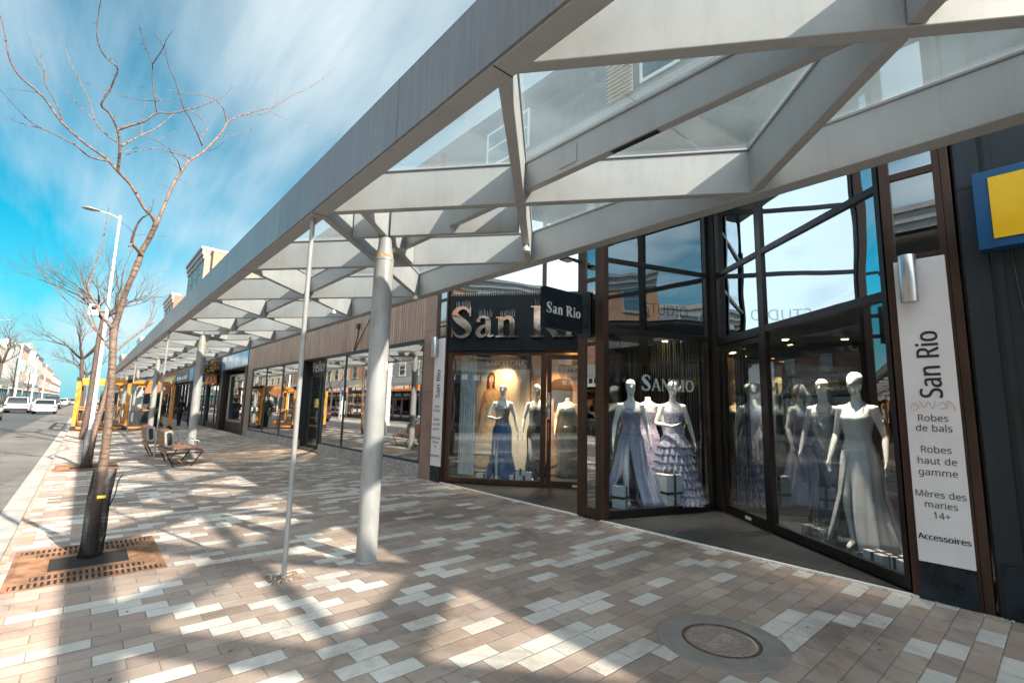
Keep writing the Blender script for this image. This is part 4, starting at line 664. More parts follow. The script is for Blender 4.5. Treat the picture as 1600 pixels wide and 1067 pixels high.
    MB().box(FX-.03, FX+.06, .535, .598, 0, 5.3).build('pier', M['bronze_light'], b, .004)
    # upper floor windows seen through the canopy glass
    for ya, yb, z0, z1 in ((3.2, 3.85, 6.5, 7.3), (6.3, 7.6, 6.5, 7.3), (1.5, 2.7, 6.5, 7.3)):
        glazing(b, Vector((FX-.028, ya)), Vector((FX-.028, yb)), 0, 1, [(z0, z0+.06), ((z0+z1)/2, (z0+z1)/2+.05), (z1-.06, z1)], [(.0, .05), (yb-ya-.05, yb-ya)], 'window', M['white'], [M['glass_far']], 0, .026)
    lv = MB(); lv.box(FX-.012, FX-.002, 3.98, 4.45, 6.45, 7.45)
    for i in range(14): lv.prism([(0, 0), (-.05, -.03), (-.05, -.018), (0, .03)], (FX-.012, 3.98, 6.47+i*.07), (1, 0, 0), (0, 0, 1), (0, .47, 0))
    lv.build('louvre', mat('cream_louvre', (.62, .55, .42), .6), b)
    # pot lights in the ceiling: lit in the photograph
    li = emit('pot_light_glow', (1, .62, .22), 14)
    for x, y in ((9.7, 4.3), (9.8, 3.4), (7.7, 2.5), (7.6, 4.9), (10.4, 2.6), (9.0, 6.9), (7.0, 8.1), (8.3, 7.4), (8.6, 5.2), (11.2, 5.0)):
        m = MB(); m.lathe([(.075, 0), (.075, -.012), (.055, -.014), (.001, -.014)], (x, y, 2.999), 16); o = m.build('pot_light', M['white'], b)
        MB().lathe([(.05, 0), (.05, -.004), (.001, -.004)], (x, y, 2.984), 14).build('bulb', li, o)
    return b
dress_shop()
def lamp(name, loc, e, colr=(1, .68, .36), r=.05, spot=None):
    l = bpy.data.lights.new(name, 'SPOT' if spot else 'POINT'); l.energy = e; l.color = colr; l.shadow_soft_size = r
    if spot: l.spot_size = R(spot); l.spot_blend = .7
    o = bpy.data.objects.new(name, l); col.objects.link(o); o.location = loc; return o
for x, y, e in ((6.95, 8.15, 130), (7.7, 7.6, 110), (8.5, 7.6, 50), (6.95, 4.8, 85), (7.6, 4.55, 85), (8.1, 2.4, 110), (9.4, 4.6, 60), (6.8, 1.8, 120)):  # last spot is added to brighten the pale gown, no pot light above
    lamp('shop_lamp_or_fill', (x, y, 2.96), e, (1, .72, .42) if y > 6 else (1, .80, .58), spot=66)

for p_, t_ in (((7.2, 8.4, 2.55), (7.55, 8.98, 2.0)), ((7.75, 7.3, 2.55), (8.1, 7.75, 1.9))):
    o_ = lamp('poster_lamp', p_, 26, (1, .50, .16), spot=85); o_.rotation_euler = (Vector(p_)-Vector(t_)).to_track_quat('Z', 'Y').to_euler()
# string curtain behind the middle bay and dark rails
sb = MB(); rr = random.Random(11)
for i in range(46):
    y = 3.7+i*.055+rr.uniform(-.02, .02); sb.box(8.75, 8.756, y, y+.008, .12, 2.99)
tag(sb.build('string_curtain', mat('string_white', (.22, .26, .29), .8)), 'curtain of thin pale strings hanging behind the dresses in the middle bay', 'curtain')

# ------------------------------------------------------------------ shop signs
def side_sign(y0, y1, label):
    s = empty('shop_sign', (FX-.06, (y0+y1)/2, 0), label, 'sign'); xf = FX-.055; yc = (y0+y1)/2
    MB().box(xf, FX-.022, y0, y1, .33, 3.08).build('panel', M['signgrey'], s, .002)
    MB().box(xf+.006, FX-.022, y0, y1, .005, .329).build('base', mat('navy_base', (.006, .014, .022), .3, var=.5, scale=8), s)
    u, v = (0, -1, 0), (0, 0, 1)
    t = text_mb('San Rio', .235, (xf-.001, yc-.085, 2.08), (0, 0, 1), (0, 1, 0), off=.004, sx=.80); t.build('lettering', M['ink'], s)
    for tx, z, sz, of in (('Robes', 1.565, .088, 0), ('de bals', 1.475, .088, 0), ('Robes', 1.285, .088, 0), ('haut de', 1.185, .088, 0), ('gamme', 1.085, .088, 0), ('M\u00e8res des', .895, .083, 0), ('maries', .805, .083, 0), ('14+', .715, .083, 0), ('Accessoires', .525, .075, .002)):
        text_mb(tx, sz, (xf-.001, yc, z), u, v, off=of, sx=.92).build('lettering', M['ink'], s)
    lm = MB(); V = []
    lm.lathe([(.066, 2.66), (.068, 2.665), (.068, 3.10), (.066, 3.105)], (xf-.085, yc+.07, 0), 20); lm.build('wall_lamp', M['steel'], s)
    br = MB().box(xf-.03, xf-.0005, yc+.02, yc+.12, 2.82, 2.94); br.build('lamp_bracket', M['steel'], s)
    return s
s1 = side_sign(.625, 1.0, 'tall grey lettered sign panel with a steel lamp beside the black ribbed wall')
g = MB()
for st in ([(-.15, .02), (-.12, .07), (-.09, .03), (-.13, .0)], [(-.08, .09), (-.05, .03), (-.02, .08), (.01, .02), (.03, .09)], [(.05, .04), (.08, .08), (.1, .03), (.06, .02)], [(.12, .01), (.11, .09), (.15, .05), (.16, .0)]):
    g.tube([(FX-.0567, .8125-a, 1.66+b) for a, b in cr(st)], .0026, 4)
g.build('graffiti', mat('graffiti_pink', (.66, .47, .44), .7, bump=0), s1)
side_sign(8.868, 9.235, 'tall grey lettered sign panel with a steel lamp next to the pink granite pier')

def spikes(mb, o, u, n, length, count, h=.09, seed=0):
    q = random.Random(seed); o, u, n = Vector(o), Vector(u), Vector(n)
    for i in range(count):
        p = o+u*(length*(i+.5)/count); a = n*q.uniform(-.03, .03)+u*q.uniform(-.02, .02)
        mb.tube([p, p+Vector((0, 0, h*q.uniform(.8, 1.1)))+a], [.0042, .002], 4)
def main_sign():
    d = (Q2-P2).normalized(); n = Vector((d.y, -d.x)); n = n if n.x > 0 else -n; dn = Vector((d.x, d.y, 0)); on = Vector((-n.x, -n.y, 0)); up = Vector((0, 0, 1))
    s = empty('shop_sign', V3(P2+d*1.6, 2.79), 'black signboard with big steel letters and bird spikes over the recessed door', 'sign')
    A = P2+d*.02; o = V3(A, 2.795); bd = MB().prism([(0, 0), (3.30, 0), (3.30, 1.20), (0, 1.20)], o-on*(-.035), dn, up, on*.075); bd.build('board', mat('sign_black', (.006, .010, .014), .4, var=.3, bump=.02, spec=.2), s, .003)
    em = .97; base = o+on*.16+dn*.06+up*.27
    ml, bxs = serif('San Rio', em, base, dn, up, .055); ml.build('lettering', M['chrome'], s)
    sb = MB(); spikes(sb, o+up*1.2+on*.08, dn, on, 3.3, 70, .11, 1); spk = mat('spike_steel', (.7, .69, .67), .4, .2); sb.build('bird_spikes', spk, s)
    for ch_, x0, x1, e in bxs:
        if ch_ == 'i': continue
        top = .67*e if ch_ in 'SR' else .455*e
        sb = MB(); spikes(sb, base+dn*(x0+.1*e)+up*(top+.0)+on*.03, dn, on, (x1-x0)-.18*e, 9, .15, int(x0*50)); sb.build('bird_spikes', spk, s)
main_sign()
def projecting_sign():
    s = empty('projecting_sign', (5.3, 4.9, 2.76), 'small black projecting sign with silver letters bracketed to the bronze column', 'sign')
    MB().box(4.86, 5.69, 4.86, 4.96, 2.77, 3.37).build('board', mat('sign_black', (.006, .010, .014), .4), s, .004)
    for y, u in ((4.86, 1), (4.96, -1)):
        m, _ = serif('San Rio', .232, (4.885 if u > 0 else 5.665, y, 2.985), (u, 0, 0), (0, 0, 1), .004, MB()); m.build('lettering', mat('silver_letters', (.62, .60, .58), .4, .3), s)
    
    for za in (3.20, 2.86): MB().box(5.69, FX-.035, 4.895, 4.925, za, za+.06).build('bracket', M['iron'], s)
    pl = MB().box(FX-.035, FX-.0215, 4.80, 5.02, 2.72, 3.44)
    for z in (2.78, 2.98, 3.18, 3.38): pl.sphere((FX-.036, 4.83, z), .012, .012, .012, 8, 5)
    pl.build('mounting_plate', M['iron'], s, .002)
projecting_sign()
fl = empty('flood_light', (5.6, 5.03, 3.95), 'small flat floodlight on an arm near the top of the bronze column', 'lamp')
MB().box(5.42, 5.62, 4.95, 5.12, 3.93, 3.965).build('head', M['iron'], fl, .008); MB().box(5.44, 5.60, 4.97, 5.10, 3.922, 3.929).build('lens', M['white'], fl); MB().box(5.62, FX-.02, 5.0, 5.05, 3.95, 3.99).build('arm', M['iron'], fl)

# posters and panels of the far display window
def posters():
    d = (Q2-P2).normalized(); n = Vector((d.y, -d.x)); n = n if n.x > 0 else -n; dn = Vector((d.x, d.y, 0)); nn = Vector((n.x, n.y, 0)); on = -nn; up = Vector((0, 0, 1))
    def pl(s, x0, x1, z0, z1, depth, m, nm, th=.02): return MB().prism([(x0, z0), (x1, z0), (x1, z1), (x0, z1)], V3(P2+n*depth, 0), dn, up, nn*th).build(nm, m, s)
    def poly(s, pts, depth, m, nm): return MB().prism(pts, V3(P2+n*depth, 0), dn, up, nn*.003).build(nm, m, s)
    D = 1.15
    s = empty('display_poster', V3(P2+n*D, .1), 'pale display poster of a woman in a long gown with a dark header band', 'poster')
    pl(s, -.1, 1.62, .12, 2.75, D, mat('poster_grey', (.50, .50, .49), .6, var=.05, bump=0), 'backing')
    pl(s, .30, 1.62, 2.50, 2.86, D-.03, mat('poster_band', (.055, .045, .04), .6, bump=0), 'header')
    text_mb('BARCELONA', .17, V3(P2+n*(D-.034)+d*1.02, 2.585), dn, up, ext=.002, sx=1.02).build('lettering', mat('pale_lettering', (.85, .80, .72), .6, bump=0), s)
    sk = mat('poster_skin', (.46, .24, .13), .6, bump=0); gw = mat('poster_gown', (.46, .38, .30), .6, var=.15, scale=12, bump=0); hr = mat('poster_hair', (.05, .03, .02), .7, bump=0)
    cx = .70
    poly(s, cr([(cx-.09, 1.95), (cx-.12, 2.1), (cx-.10, 2.32), (cx-.03, 2.42), (cx+.05, 2.40), (cx+.09, 2.28), (cx+.08, 2.1), (cx+.12, 1.98)]), D-.006, hr, 'print')
    poly(s, cr([(cx-.05, 2.16), (cx-.06, 2.28), (cx-.02, 2.35), (cx+.04, 2.33), (cx+.05, 2.24), (cx+.02, 2.14), (cx+.02, 2.05), (cx+.19, 1.98), (cx+.22, 1.7), (cx-.16, 1.7), (cx-.24, 1.3), (cx-.28, 1.02), (cx-.32, 1.0), (cx-.29, 1.3), (cx-.22, 1.75), (cx-.18, 1.95), (cx-.04, 2.05)], 2), D-.010, sk, 'print')
    poly(s, cr([(cx-.14, 1.98), (cx+.17, 1.98), (cx+.12, 1.6), (cx+.2, 1.2), (cx+.22, .3), (cx-.46, .3), (cx-.28, .9), (cx-.14, 1.4), (cx-.10, 1.6)], 3), D-.014, gw, 'print')
    pl(s, .33, .98, .52, .74, D-.03, mat('notice_white', (.56, .55, .53), .6, var=.04, bump=0), 'notice'); tx = text_mb('Collection', .10, V3(P2+n*(D-.033)+d*.62, .60), dn, up, ext=.002); tx.build('lettering', mat('notice_ink', (.2, .17, .16), .6, bump=0), s)
    s = empty('display_poster', V3(P2+n*1.2+d*2.2, .1), 'tan display poster of a woman in a black top and beige skirt', 'poster')
    pl(s, 1.63, 3.6, .12, 2.90, D+.05, mat('poster_tan', (.33, .235, .18), .6, var=.1, scale=2, bump=0), 'backing')
    cx = 2.35; bl = mat('poster_black', (.02, .02, .022), .6, bump=0); bg = mat('poster_beige', (.40, .27, .19), .6, var=.1, bump=0); sk2 = mat('poster_brown_skin', (.16, .085, .055), .6, bump=0)
    poly(s, cr([(cx-.07, 2.42), (cx-.08, 2.55), (cx, 2.66), (cx+.09, 2.6), (cx+.10, 2.45), (cx+.04, 2.30), (cx-.02, 2.32)]), D+.044, sk2, 'print')
    poly(s, cr([(cx-.3, 1.75), (cx-.28, 2.1), (cx-.12, 2.28), (cx+.2, 2.25), (cx+.26, 1.9), (cx+.14, 1.5), (cx-.14, 1.5), (cx-.17, 1.85)]), D+.040, bl, 'print')
    poly(s, [(cx-.28, 1.82), (cx-.62, 1.98), (cx-.68, 1.96), (cx-.3, 1.66)], D+.042, sk2, 'print')
    poly(s, cr([(cx-.15, 1.52), (cx+.14, 1.52), (cx+.34, .9), (cx+.05, .45), (cx-.42, .3), (cx-.5, .9), (cx-.36, 1.2)]), D+.036, bg, 'print')
    s = empty('display_curtain', V3(P2+n*.6, .1), 'pale curtain with a thin ochre strip behind the left end of the far display window', 'curtain')
    cv = MB(); pts = []
    for i in range(33): pts.append((.02+i*.012, .018*math.sin(i*1.3)))
    cv.add([V3(P2+d*(.1+a)+n*(.55+bb), z) for z in (.12, 2.85) for a, bb in pts], [(i, i+1, 33+i+1, 33+i) for i in range(32)], True); cv.build('cloth', mat('curtain_white', (.55, .56, .55), .8), s)
    pl(s, .36, .43, .3, 2.8, .62, mat('ochre_strip', (.40, .22, .08), .6), 'strip')
posters()

# ------------------------------------------------------------------ dark siding wall with the blue and yellow sign
def siding_building():
    b = empty('siding_building', (FX, -6, 0), 'black ribbed metal shop front at the end of the row beside the grey sign panel', 'building')
    MB().box(FX-.03, 16, -14, .50, -.3, 7.9).build('wall', M['navy_siding'], b)
    MB().box(FX-.06, FX-.031, -14, .47, .0, .42).build('base_board', mat('navy_base', (.006, .014, .022), .3), b)
    MB().box(FX-.036, FX-.031, -14, .50, 3.66, 3.70).build('flashing', M['black'], b)
    rbs = MB()
    for i in range(40): rbs.box(FX-.052, FX-.031, .30-.36*i-.045, .30-.36*i, .43, 7.85)
    rbs.build('rib', mat('rib_navy', (.009, .015, .022), .4, var=.3), b)
    s = empty('box_sign', (5.7, -1, 3.03), 'blue box sign with a plain yellow face on the black ribbed wall', 'sign')
    MB().box(FX-.20, FX-.053, -3.2, .385, 3.03, 3.715).build('box', mat('sign_blue', (.005, .075, .20), .35, bump=0, var=.06), s, .006)
    MB().box(FX-.212, FX-.2005, -3.12, .285, 3.105, 3.645).build('face', mat('sign_yellow', (.88, .50, .01), .35, bump=0, var=.03), s, .002)
    c = MB(); c.tube(cr([(FX-.06, .20, 3.02), (FX-.07, .18, 2.6), (FX-.062, .12, 1.8), (FX-.062, .14, .9), (FX-.062, .1, .45)]), .009, 6)
    tag(c.build('cable', M['black']), 'black cable running down the ribbed wall from the yellow sign', 'cable')
siding_building()

# ------------------------------------------------------------------ shoe shop with brown cladding
def shoe_shop():
    b = empty('shoe_shop', (FX, 17, 0), 'low shoe shop with brown ribbed cladding over dark framed windows on speckled granite', 'shop building')
    wl = MB(); wl.box(FX+.1, 16, 9.47, 9.6, -.3, 7.6); wl.box(FX+.1, 16, 26.0, 26.2, -.3, 7.6); wl.box(11.8, 12, 9.61, 25.99, -.3, 7.6); wl.build('wall', mat('brown_interior', (.09, .06, .045), .8), b)
    MB().box(FX+.02, 16, 9.47, 26.2, 7.601, 7.75).build('roof', M['upper'], b)
    MB().box(FX+.005, FX+.25, 9.47, 26.2, 5.0, 7.6).build('upper_wall', M['redbrick'], b)
    MB().box(FX-.02, FX+.12, 9.76, 26.1, 3.14, 4.95).build('cladding', M['brown_clad'], b)
    MB().box(FX-.035, FX+.10, 9.745, 9.759, 3.10, 4.95).build('corner_trim', mat('orange_trim', (.42, .19, .07), .5), b)
    MB().box(FX+.01, 11.8, 9.61, 25.99, 3.16, 3.2).build('ceiling', mat('shop_ceiling2', (.16, .14, .12), .8), b)
    pk = MB()
    for i, (z0, z1) in enumerate(((0, 1.9), (1.906, 3.3), (3.306, 4.2))): pk.box(FX-.03, FX+.2, 9.275, 9.742, z0, z1)
    pk.build('pilaster', M['pink_granite'], b, .004)
    pk = MB().box(FX-.03, FX+.2, 25.2, 26.08, 0, 3.139); pk.build('pilaster', mat('tan_pier', (.30, .24, .20), .7, var=.1), b)
    for y0, y1 in ((9.745, 16.0), (18.3, 25.19)): MB().box(FX-.05, FX+.12, y0, y1, -.1, .30).build('plinth', M['granite'], b, .004)
    MB().box(FX-.02, FX+.42, 16.005, 18.295, -.1, .05).build('step', M['tile'], b)
    for y0, y1, ms in ((9.75, 16.0, (12.5, 14.28)), (18.3, 25.18, (20.48, 22.84))):
        ve = [(0, .06)]+[(m-y0-.03, m-y0+.03) for m in ms]+[(y1-y0-.06, y1-y0)]
        glazing(b, Vector((FX, y0)), Vector((FX, y1)), 0, 1, [(.301, .36), (3.06, 3.13)], ve, 'window', M['teal'], [M['glass_mirror']], -.02, .06)
    # recessed door
    dr, bx, d, n = glazing(b, Vector((FX+.34, 16.0)), Vector((FX+.34, 18.3)), 0, 1, [(.06, .16), (2.54, 2.61), (3.08, 3.13)], [(0, .08), (1.1, 1.2), (2.22, 2.3)], 'door', M['teal'], [M['glass_shop']])
    hb = MB(); hb.tube([(FX+.28, 17.25, .95), (FX+.28, 17.25, 1.35)], .014, 6); hb.build('handle', M['steel'], dr)
    MB().box(FX+.06, FX+.31, 16.0-.05, 16.0-.001, .06, 3.13).build('reveal', M['black'], b)
    MB().box(FX+.06, FX+.31, 18.301, 18.35, .06, 3.13).build('reveal', M['black'], b)
    nt_ = MB().box(FX+.325, FX+.33, 17.4, 17.65, 1.45, 1.75); nt_.build('notice', mat('notice_yellow', (.6, .5, .2), .6, bump=0), dr)
    sh = MB(); st = MB(); q = random.Random(8)
    for z in (.5, .85, 1.2, 1.55, 1.9, 2.25):
        sh.box(8.0, 8.3, 17.0, 25.4, z, z+.03)
        for i in range(46):
            y = 17.1+i*.178
            if q.random() < .85: st.box(8.02, 8.22, y, y+.07, z+.031, z+.031+q.uniform(.05, .1))
    sv = sh.build('shelf', mat('shelf_brown', (.20, .11, .06), .6), b); st.build('stock', mat('shoe_stock', (.42, .34, .26), .7, var=.7, scale=6), sv)
    MB().box(8.3, 8.35, 17.0, 25.4, 0, 3.1).build('partition', mat('shelf_back', (.26, .14, .07), .7), b)
    s = empty('shop_sign', (FX+.1, 17.1, 2.7), 'tall white condensed lettering on a dark glass strip over the shoe shop door', 'sign')
    MB().box(FX+.27, FX+.305, 16.02, 18.28, 2.62, 3.07).build('board', mat('sign_brown_black', (.012, .009, .007), .4), s)
    text_mb('Yellow', .52, (FX+.269, 17.22, 2.71), (0, -1, 0), (0, 0, 1), ext=.002, sx=1.05, off=.004).build('lettering', M['whiteink'], s)
shoe_shop()
lamp('shop_lamp_or_fill', (7.1, 18.4, 2.95), 420, spot=150)
jb = empty('junction_box', (FX-.02, 13.45, 3.8), 'small dark junction box and loose cable on the brown cladding', 'junction box')
MB().box(FX-.09, FX-.021, 13.38, 13.52, 3.78, 3.92).build('box', M['iron'], jb, .006)
c = MB(); c.tube(cr([(FX-.04, 13.45, 3.78), (FX-.04, 13.5, 3.55), (FX-.03, 13.7, 3.15), (FX-.05, 13.2, 3.55), (FX-.06, 12.6, 3.98), (FX-.06, 11.6, 4.18), (FX-.05, 10.9, 4.5)]), .013, 6); c.build('cable', M['black'], jb)
# ------------------------------------------------------------------ further shops of the row
def book_shop():
    b = empty('book_shop', (FX, 29.5, 0), 'recessed shop window with lit shelves of goods under a glossy blue panel', 'shop building')
    y0, y1 = 26.2, 32.5
    w_ = MB(); w_.box(FX, 16, y0+.01, y0+.2, -.2, 7.4); w_.box(FX+.4, 16, y1-.2, y1, -.2, 7.4); w_.box(7.9, 8, y0+.2, y1-.2, -.2, 4.9); w_.build('wall', mat('dark_grey_wall', (.06, .06, .065), .7), b)
    MB().box(FX+.02, FX+.25, y0, y1, 4.6, 7.4).build('upper_wall', M['greybrick'], b); MB().box(FX, 16, y0, y1, 7.401, 7.55).build('roof', M['upper'], b)
    MB().box(FX-.02, 7.9, y0+.21, y1-.21, 3.30, 3.34).build('soffit', M['black'], b)
    MB().box(FX-.05, FX+.05, y0+.02, y1-.3, 3.345, 4.55).build('fascia_panel', mat('glossy_blue', (.06, .28, .46), .12, bump=0, var=.25, scale=1.2), b)
    for i in range(1, 4): MB().box(FX-.053, FX-.0505, y0+i*1.55, y0+i*1.55+.02, 3.36, 4.54).build('panel_joint', M['iron'], b)
    for a, c in ((y0+.01, y0+.35), (y1-.75, y1-.35)): MB().box(FX-.04, FX+.3, a, c, 0, 3.34).build('pillar', M['bronze'], b)
    MB().box(6.08, 7.88, 27.0, 31.3, 0, .5).build('stall_riser', M['black'], b)
    fr, *_ = glazing(b, Vector((6.1, 27.0)), Vector((6.1, 31.3)), 0, 1, [(.5, .62), (2.98, 3.06)], [(0, .1), (4.2, 4.3)], 'window', mat('warm_alu', (.38, .33, .28), .4, .5), [M['glass_shop']], -.03, .05)
    sh = MB(); st = MB(); q = random.Random(5); sh.box(6.95, 7.0, 27.1, 31.2, .5, 3.2)
    for z in (.62, 1.1, 1.65, 2.2): sh.box(6.5, 6.94, 27.1, 31.2, z, z+.03)
    s_ = sh.build('shelf', mat('shelf_white', (.5, .47, .43), .6), b)
    cols = [(.4, .08, .05), (.05, .1, .2), (.5, .48, .42), (.1, .1, .1), (.3, .35, .4)]
    for ci, c in enumerate(cols):
        st = MB()
        for z in (.65, 1.13, 1.68, 2.23):
            for i in range(22):
                if q.random() < .22:
                    y = 27.2+i*.18; st.box(6.56, 6.8, y, y+q.uniform(.08, .15), z+.001, z+q.uniform(.15, .34))
        st.build('stock', mat('stock_%d' % ci, c, .6, bump=0), s_)
    lamp('shop_lamp_or_fill', (6.4, 29.2, 2.95), 60, (1, .85, .7), spot=140)
book_shop()
def small_shop(y0, y1, label, front, h=7.3):
    b = empty('row_shop', (FX, (y0+y1)/2, 0), label, 'shop building')
    w_ = MB(); w_.box(FX, 16, y0+.01, y0+.2, -.2, h); w_.box(FX, 16, y1-.2, y1-.01, -.2, h); w_.box(9, 9.1, y0+.2, y1-.2, -.2, 3.4); w_.build('wall', front, b)
    MB().box(FX+.01, FX+.25, y0+.2, y1-.2, 3.2, h).build('upper_wall', front, b); MB().box(FX, 16, y0, y1, h+.001, h+.15).build('roof', M['upper'], b)
    glazing(b, Vector((FX+.1, y0+.2)), Vector((FX+.1, y1-.2)), 0, 1, [(.0, .3), (2.5, 2.6), (3.12, 3.199)], [(0, .08), (1.2, 1.3), ((y1-y0-.4)-.08, y1-y0-.4)], 'window', M['iron'], [M['glass_shop']], -.03, .05)
    return b
b1 = small_shop(32.5, 36.6, 'dark shop with a flower garland above its orange sign', mat('maroon_wall', (.05, .025, .028), .6))
b2 = small_shop(36.6, 42.6, 'deep blue shop front beyond the flower garland', mat('deep_blue_wall', (.008, .03, .09), .5))
s = empty('shop_sign', (FX-.1, 34.5, 2.7), 'small orange sign with dark round marks under the flower garland', 'sign')
MB().box(FX-.22, FX-.1, 33.0, 36.0, 2.62, 3.1).build('board', mat('sign_orange', (.72, .17, .015), .5, bump=0), s)
dk = MB()
for y in (33.5, 34.6): dk.lathe([(.17, 0), (.17, .01), (.001, .01)], (FX-.232, y, 2.86), 20, axis='x')
dk.build('mark', M['ink'], s); dk = MB().lathe([(.06, 0), (.06, .012), (.001, .012)], (FX-.246, 33.5, 2.86), 14, axis='x'); dk.build('mark', mat('sign_orange', (.7, .2, .02)), s)
s = empty('shop_sign', (FX-.3, 39.3, 3), 'navy blue shop sign with pale lettering beyond the orange one', 'sign')
MB().box(FX-.30, FX-.02, 37.0, 42.0, 2.95, 3.95).build('board', mat('sign_navy', (.012, .05, .16), .4, bump=0), s); MB().box(FX-.31, FX-.301, 40.2, 41.9, 3.0, 3.85).build('panel', mat('sign_pale_blue', (.25, .42, .6), .5), s)
q = random.Random(2); lt = MB()
for z, hh, n_ in ((3.55, .25, 9), (3.15, .14, 12)):
    for i in range(n_): y = 37.3+i*2.6/n_; lt.box(FX-.31, FX-.301, y, y+2.6/n_*.62, z, z+hh*q.uniform(.7, 1))
lt.build('lettering', mat('sign_pale', (.5, .58, .66), .5), s)
MB().box(FX-.45, FX-.301, 36.95, 37.0, 2.96, 3.94).build('end_panel', mat('sign_pale_blue', (.25, .42, .6)), s)
def leaves(mb, c, rx, ry, rz, n, size, seed):
    q = random.Random(seed)
    for i in range(n):
        while True:
            p = Vector((q.uniform(-1, 1), q.uniform(-1, 1), q.uniform(-1, 1)))
            if p.length < 1: break
        p = Vector((c[0]+p.x*rx, c[1]+p.y*ry, c[2]+p.z*rz)); a = Vector((q.gauss(0, 1), q.gauss(0, 1), q.gauss(0, 1))).normalized(); b = a.orthogonal().normalized(); s = size*q.uniform(.6, 1.4)
        mb.add([p-a*s, p+b*s*.45, p+a*s, p-b*s*.45], [(0, 1, 2, 3)])
g = empty('flower_garland', (FX-.2, 34.5, 3.2), 'garland of green leaves and yellow flowers hung above the orange sign', 'garland')
for nm, c, n_, sd in (('foliage', (.05, .09, .02), 420, 1), ('flower', (.75, .38, .02), 120, 2), ('flower', (.35, .03, .03), 90, 3)):
    m_ = MB(); leaves(m_, (FX-.22, 34.4, 3.55), .24, 1.9, .42, n_, .10, sd); m_.build(nm, mat(nm+str(sd), c, .7, bump=0), g, fix=False)
MB().box(FX-.35, FX-.05, 32.6, 36.3, 3.10, 3.16).build('trough', M['iron'], g)

def facade(side, y0, y1, h, wall, label, sign=None, rows=2, per=3, trim=M['stone'], store=(.03, .03, .035), cornice=True, sidewall=None, nm='shop_building', sz=3.0):
    X = FX if side > 0 else -12.1; s = side; b = empty(nm, (X, (y0+y1)/2, 0), label, 'building')
    def bx(mb, a, c, ya, yb, z0, z1):
        xs = sorted((X+s*a, X+s*c)); return mb.box(xs[0], xs[1], ya, yb, z0, z1)
    bx(MB(), 0, 13, y0+.01, y1-.01, 3.6, h).build('wall', wall, b)
    g = MB(); bx(g, .0, .5, y0+.01, y0+.5, -.2, 3.599); bx(g, .0, .5, y1-.5, y1-.01, -.2, 3.599); bx(g, .5, 13, y0+.01, y1-.01, -.2, 3.599); g.build('ground_storey', mat('store_%.2f_%.2f' % (store[0], store[2]), store, .6), b)
    if cornice:
        c = MB(); bx(c, -.28, .6, y0-.0, y1+.0, h+.001, h+.22); bx(c, -.18, .3, y0+.02, y1-.02, h-.42, h-.001); bx(c, -.08, .1, y0+.02, y1-.02, h-.75, h-.421); c.build('cornice', trim, b)
    else:
        c = MB(); bx(c, -.05, .35, y0+.01, y1-.01, h+.001, h+.3); c.build('parapet', trim, b)
    st = (h-4.4)/rows
    for r in range(rows):
        for i in range(per):
            w_ = (y1-y0)/per; yc = y0+w_*(i+.5); ww = min(.62, w_*.3); z0 = 4.4+st*r+st*.12; z1 = 4.4+st*r+st*.72
            f = MB(); bx(f, -.05, .02, yc-ww-.1, yc+ww+.1, z0-.14, z0-.001); bx(f, -.05, .02, yc-ww-.1, yc+ww+.1, z1+.001, z1+.2)
            bx(f, -.03, .02, yc-ww, yc-ww+.08, z0, z1); bx(f, -.03, .02, yc+ww-.08, yc+ww, z0, z1); bx(f, -.03, .02, yc-ww+.081, yc+ww-.081, (z0+z1)/2-.03, (z0+z1)/2+.03)
            fo = f.build('window', trim, b); bx(MB(), -.008, .005, yc-ww+.03, yc+ww-.03, z0, z1).build('pane', M['glass_far'], fo)
    f = MB(); n_ = 4; yy = [y0+.5+(y1-y0-1)*i/n_ for i in range(n_+1)]
    for y in yy: bx(f, .05, .2, y-.05, y+.05, 0, 2.9)
    bx(f, .06, .2, y0+.5, y1-.5, 0, .4); bx(f, .06, .2, y0+.5, y1-.5, 2.82, 2.9); fo = f.build('shop_window', M['iron'], b)
    bx(MB(), .13, .14, y0+.51, y1-.51, .41, 2.81).build('pane', M['glass_far'], fo)
    if sign:
        m_ = mat('board_%.2f_%.2f_%.2f' % sign, sign, .5, bump=0, var=.08); sg = bx(MB(), -.12, -.001, y0+.4, y1-.4, sz, sz+.75).build('sign_board', m_, b)
        q = random.Random(int(y0*7)); l = MB(); y = y0+1.2
        while y < y1-1.4: d = q.uniform(.2, .45); bx(l, -.13, -.121, y, y+d, sz+.22, sz+.22+q.uniform(.22, .36)); y += d+q.choice((.12, .12, .4))
        l.build('lettering', M['whiteink'] if sum(sign) < 1.2 else M['ink'], sg)
    return b
white = mat('white_stucco', (.55, .54, .51), .8, scale=2); cream = mat('cream_stucco', (.46, .40, .31), .8, scale=2); greyp = mat('grey_panel', (.24, .25, .26), .7)
RB, OB, GB = M['redbrick'], M['orangebrick'], M['greybrick']
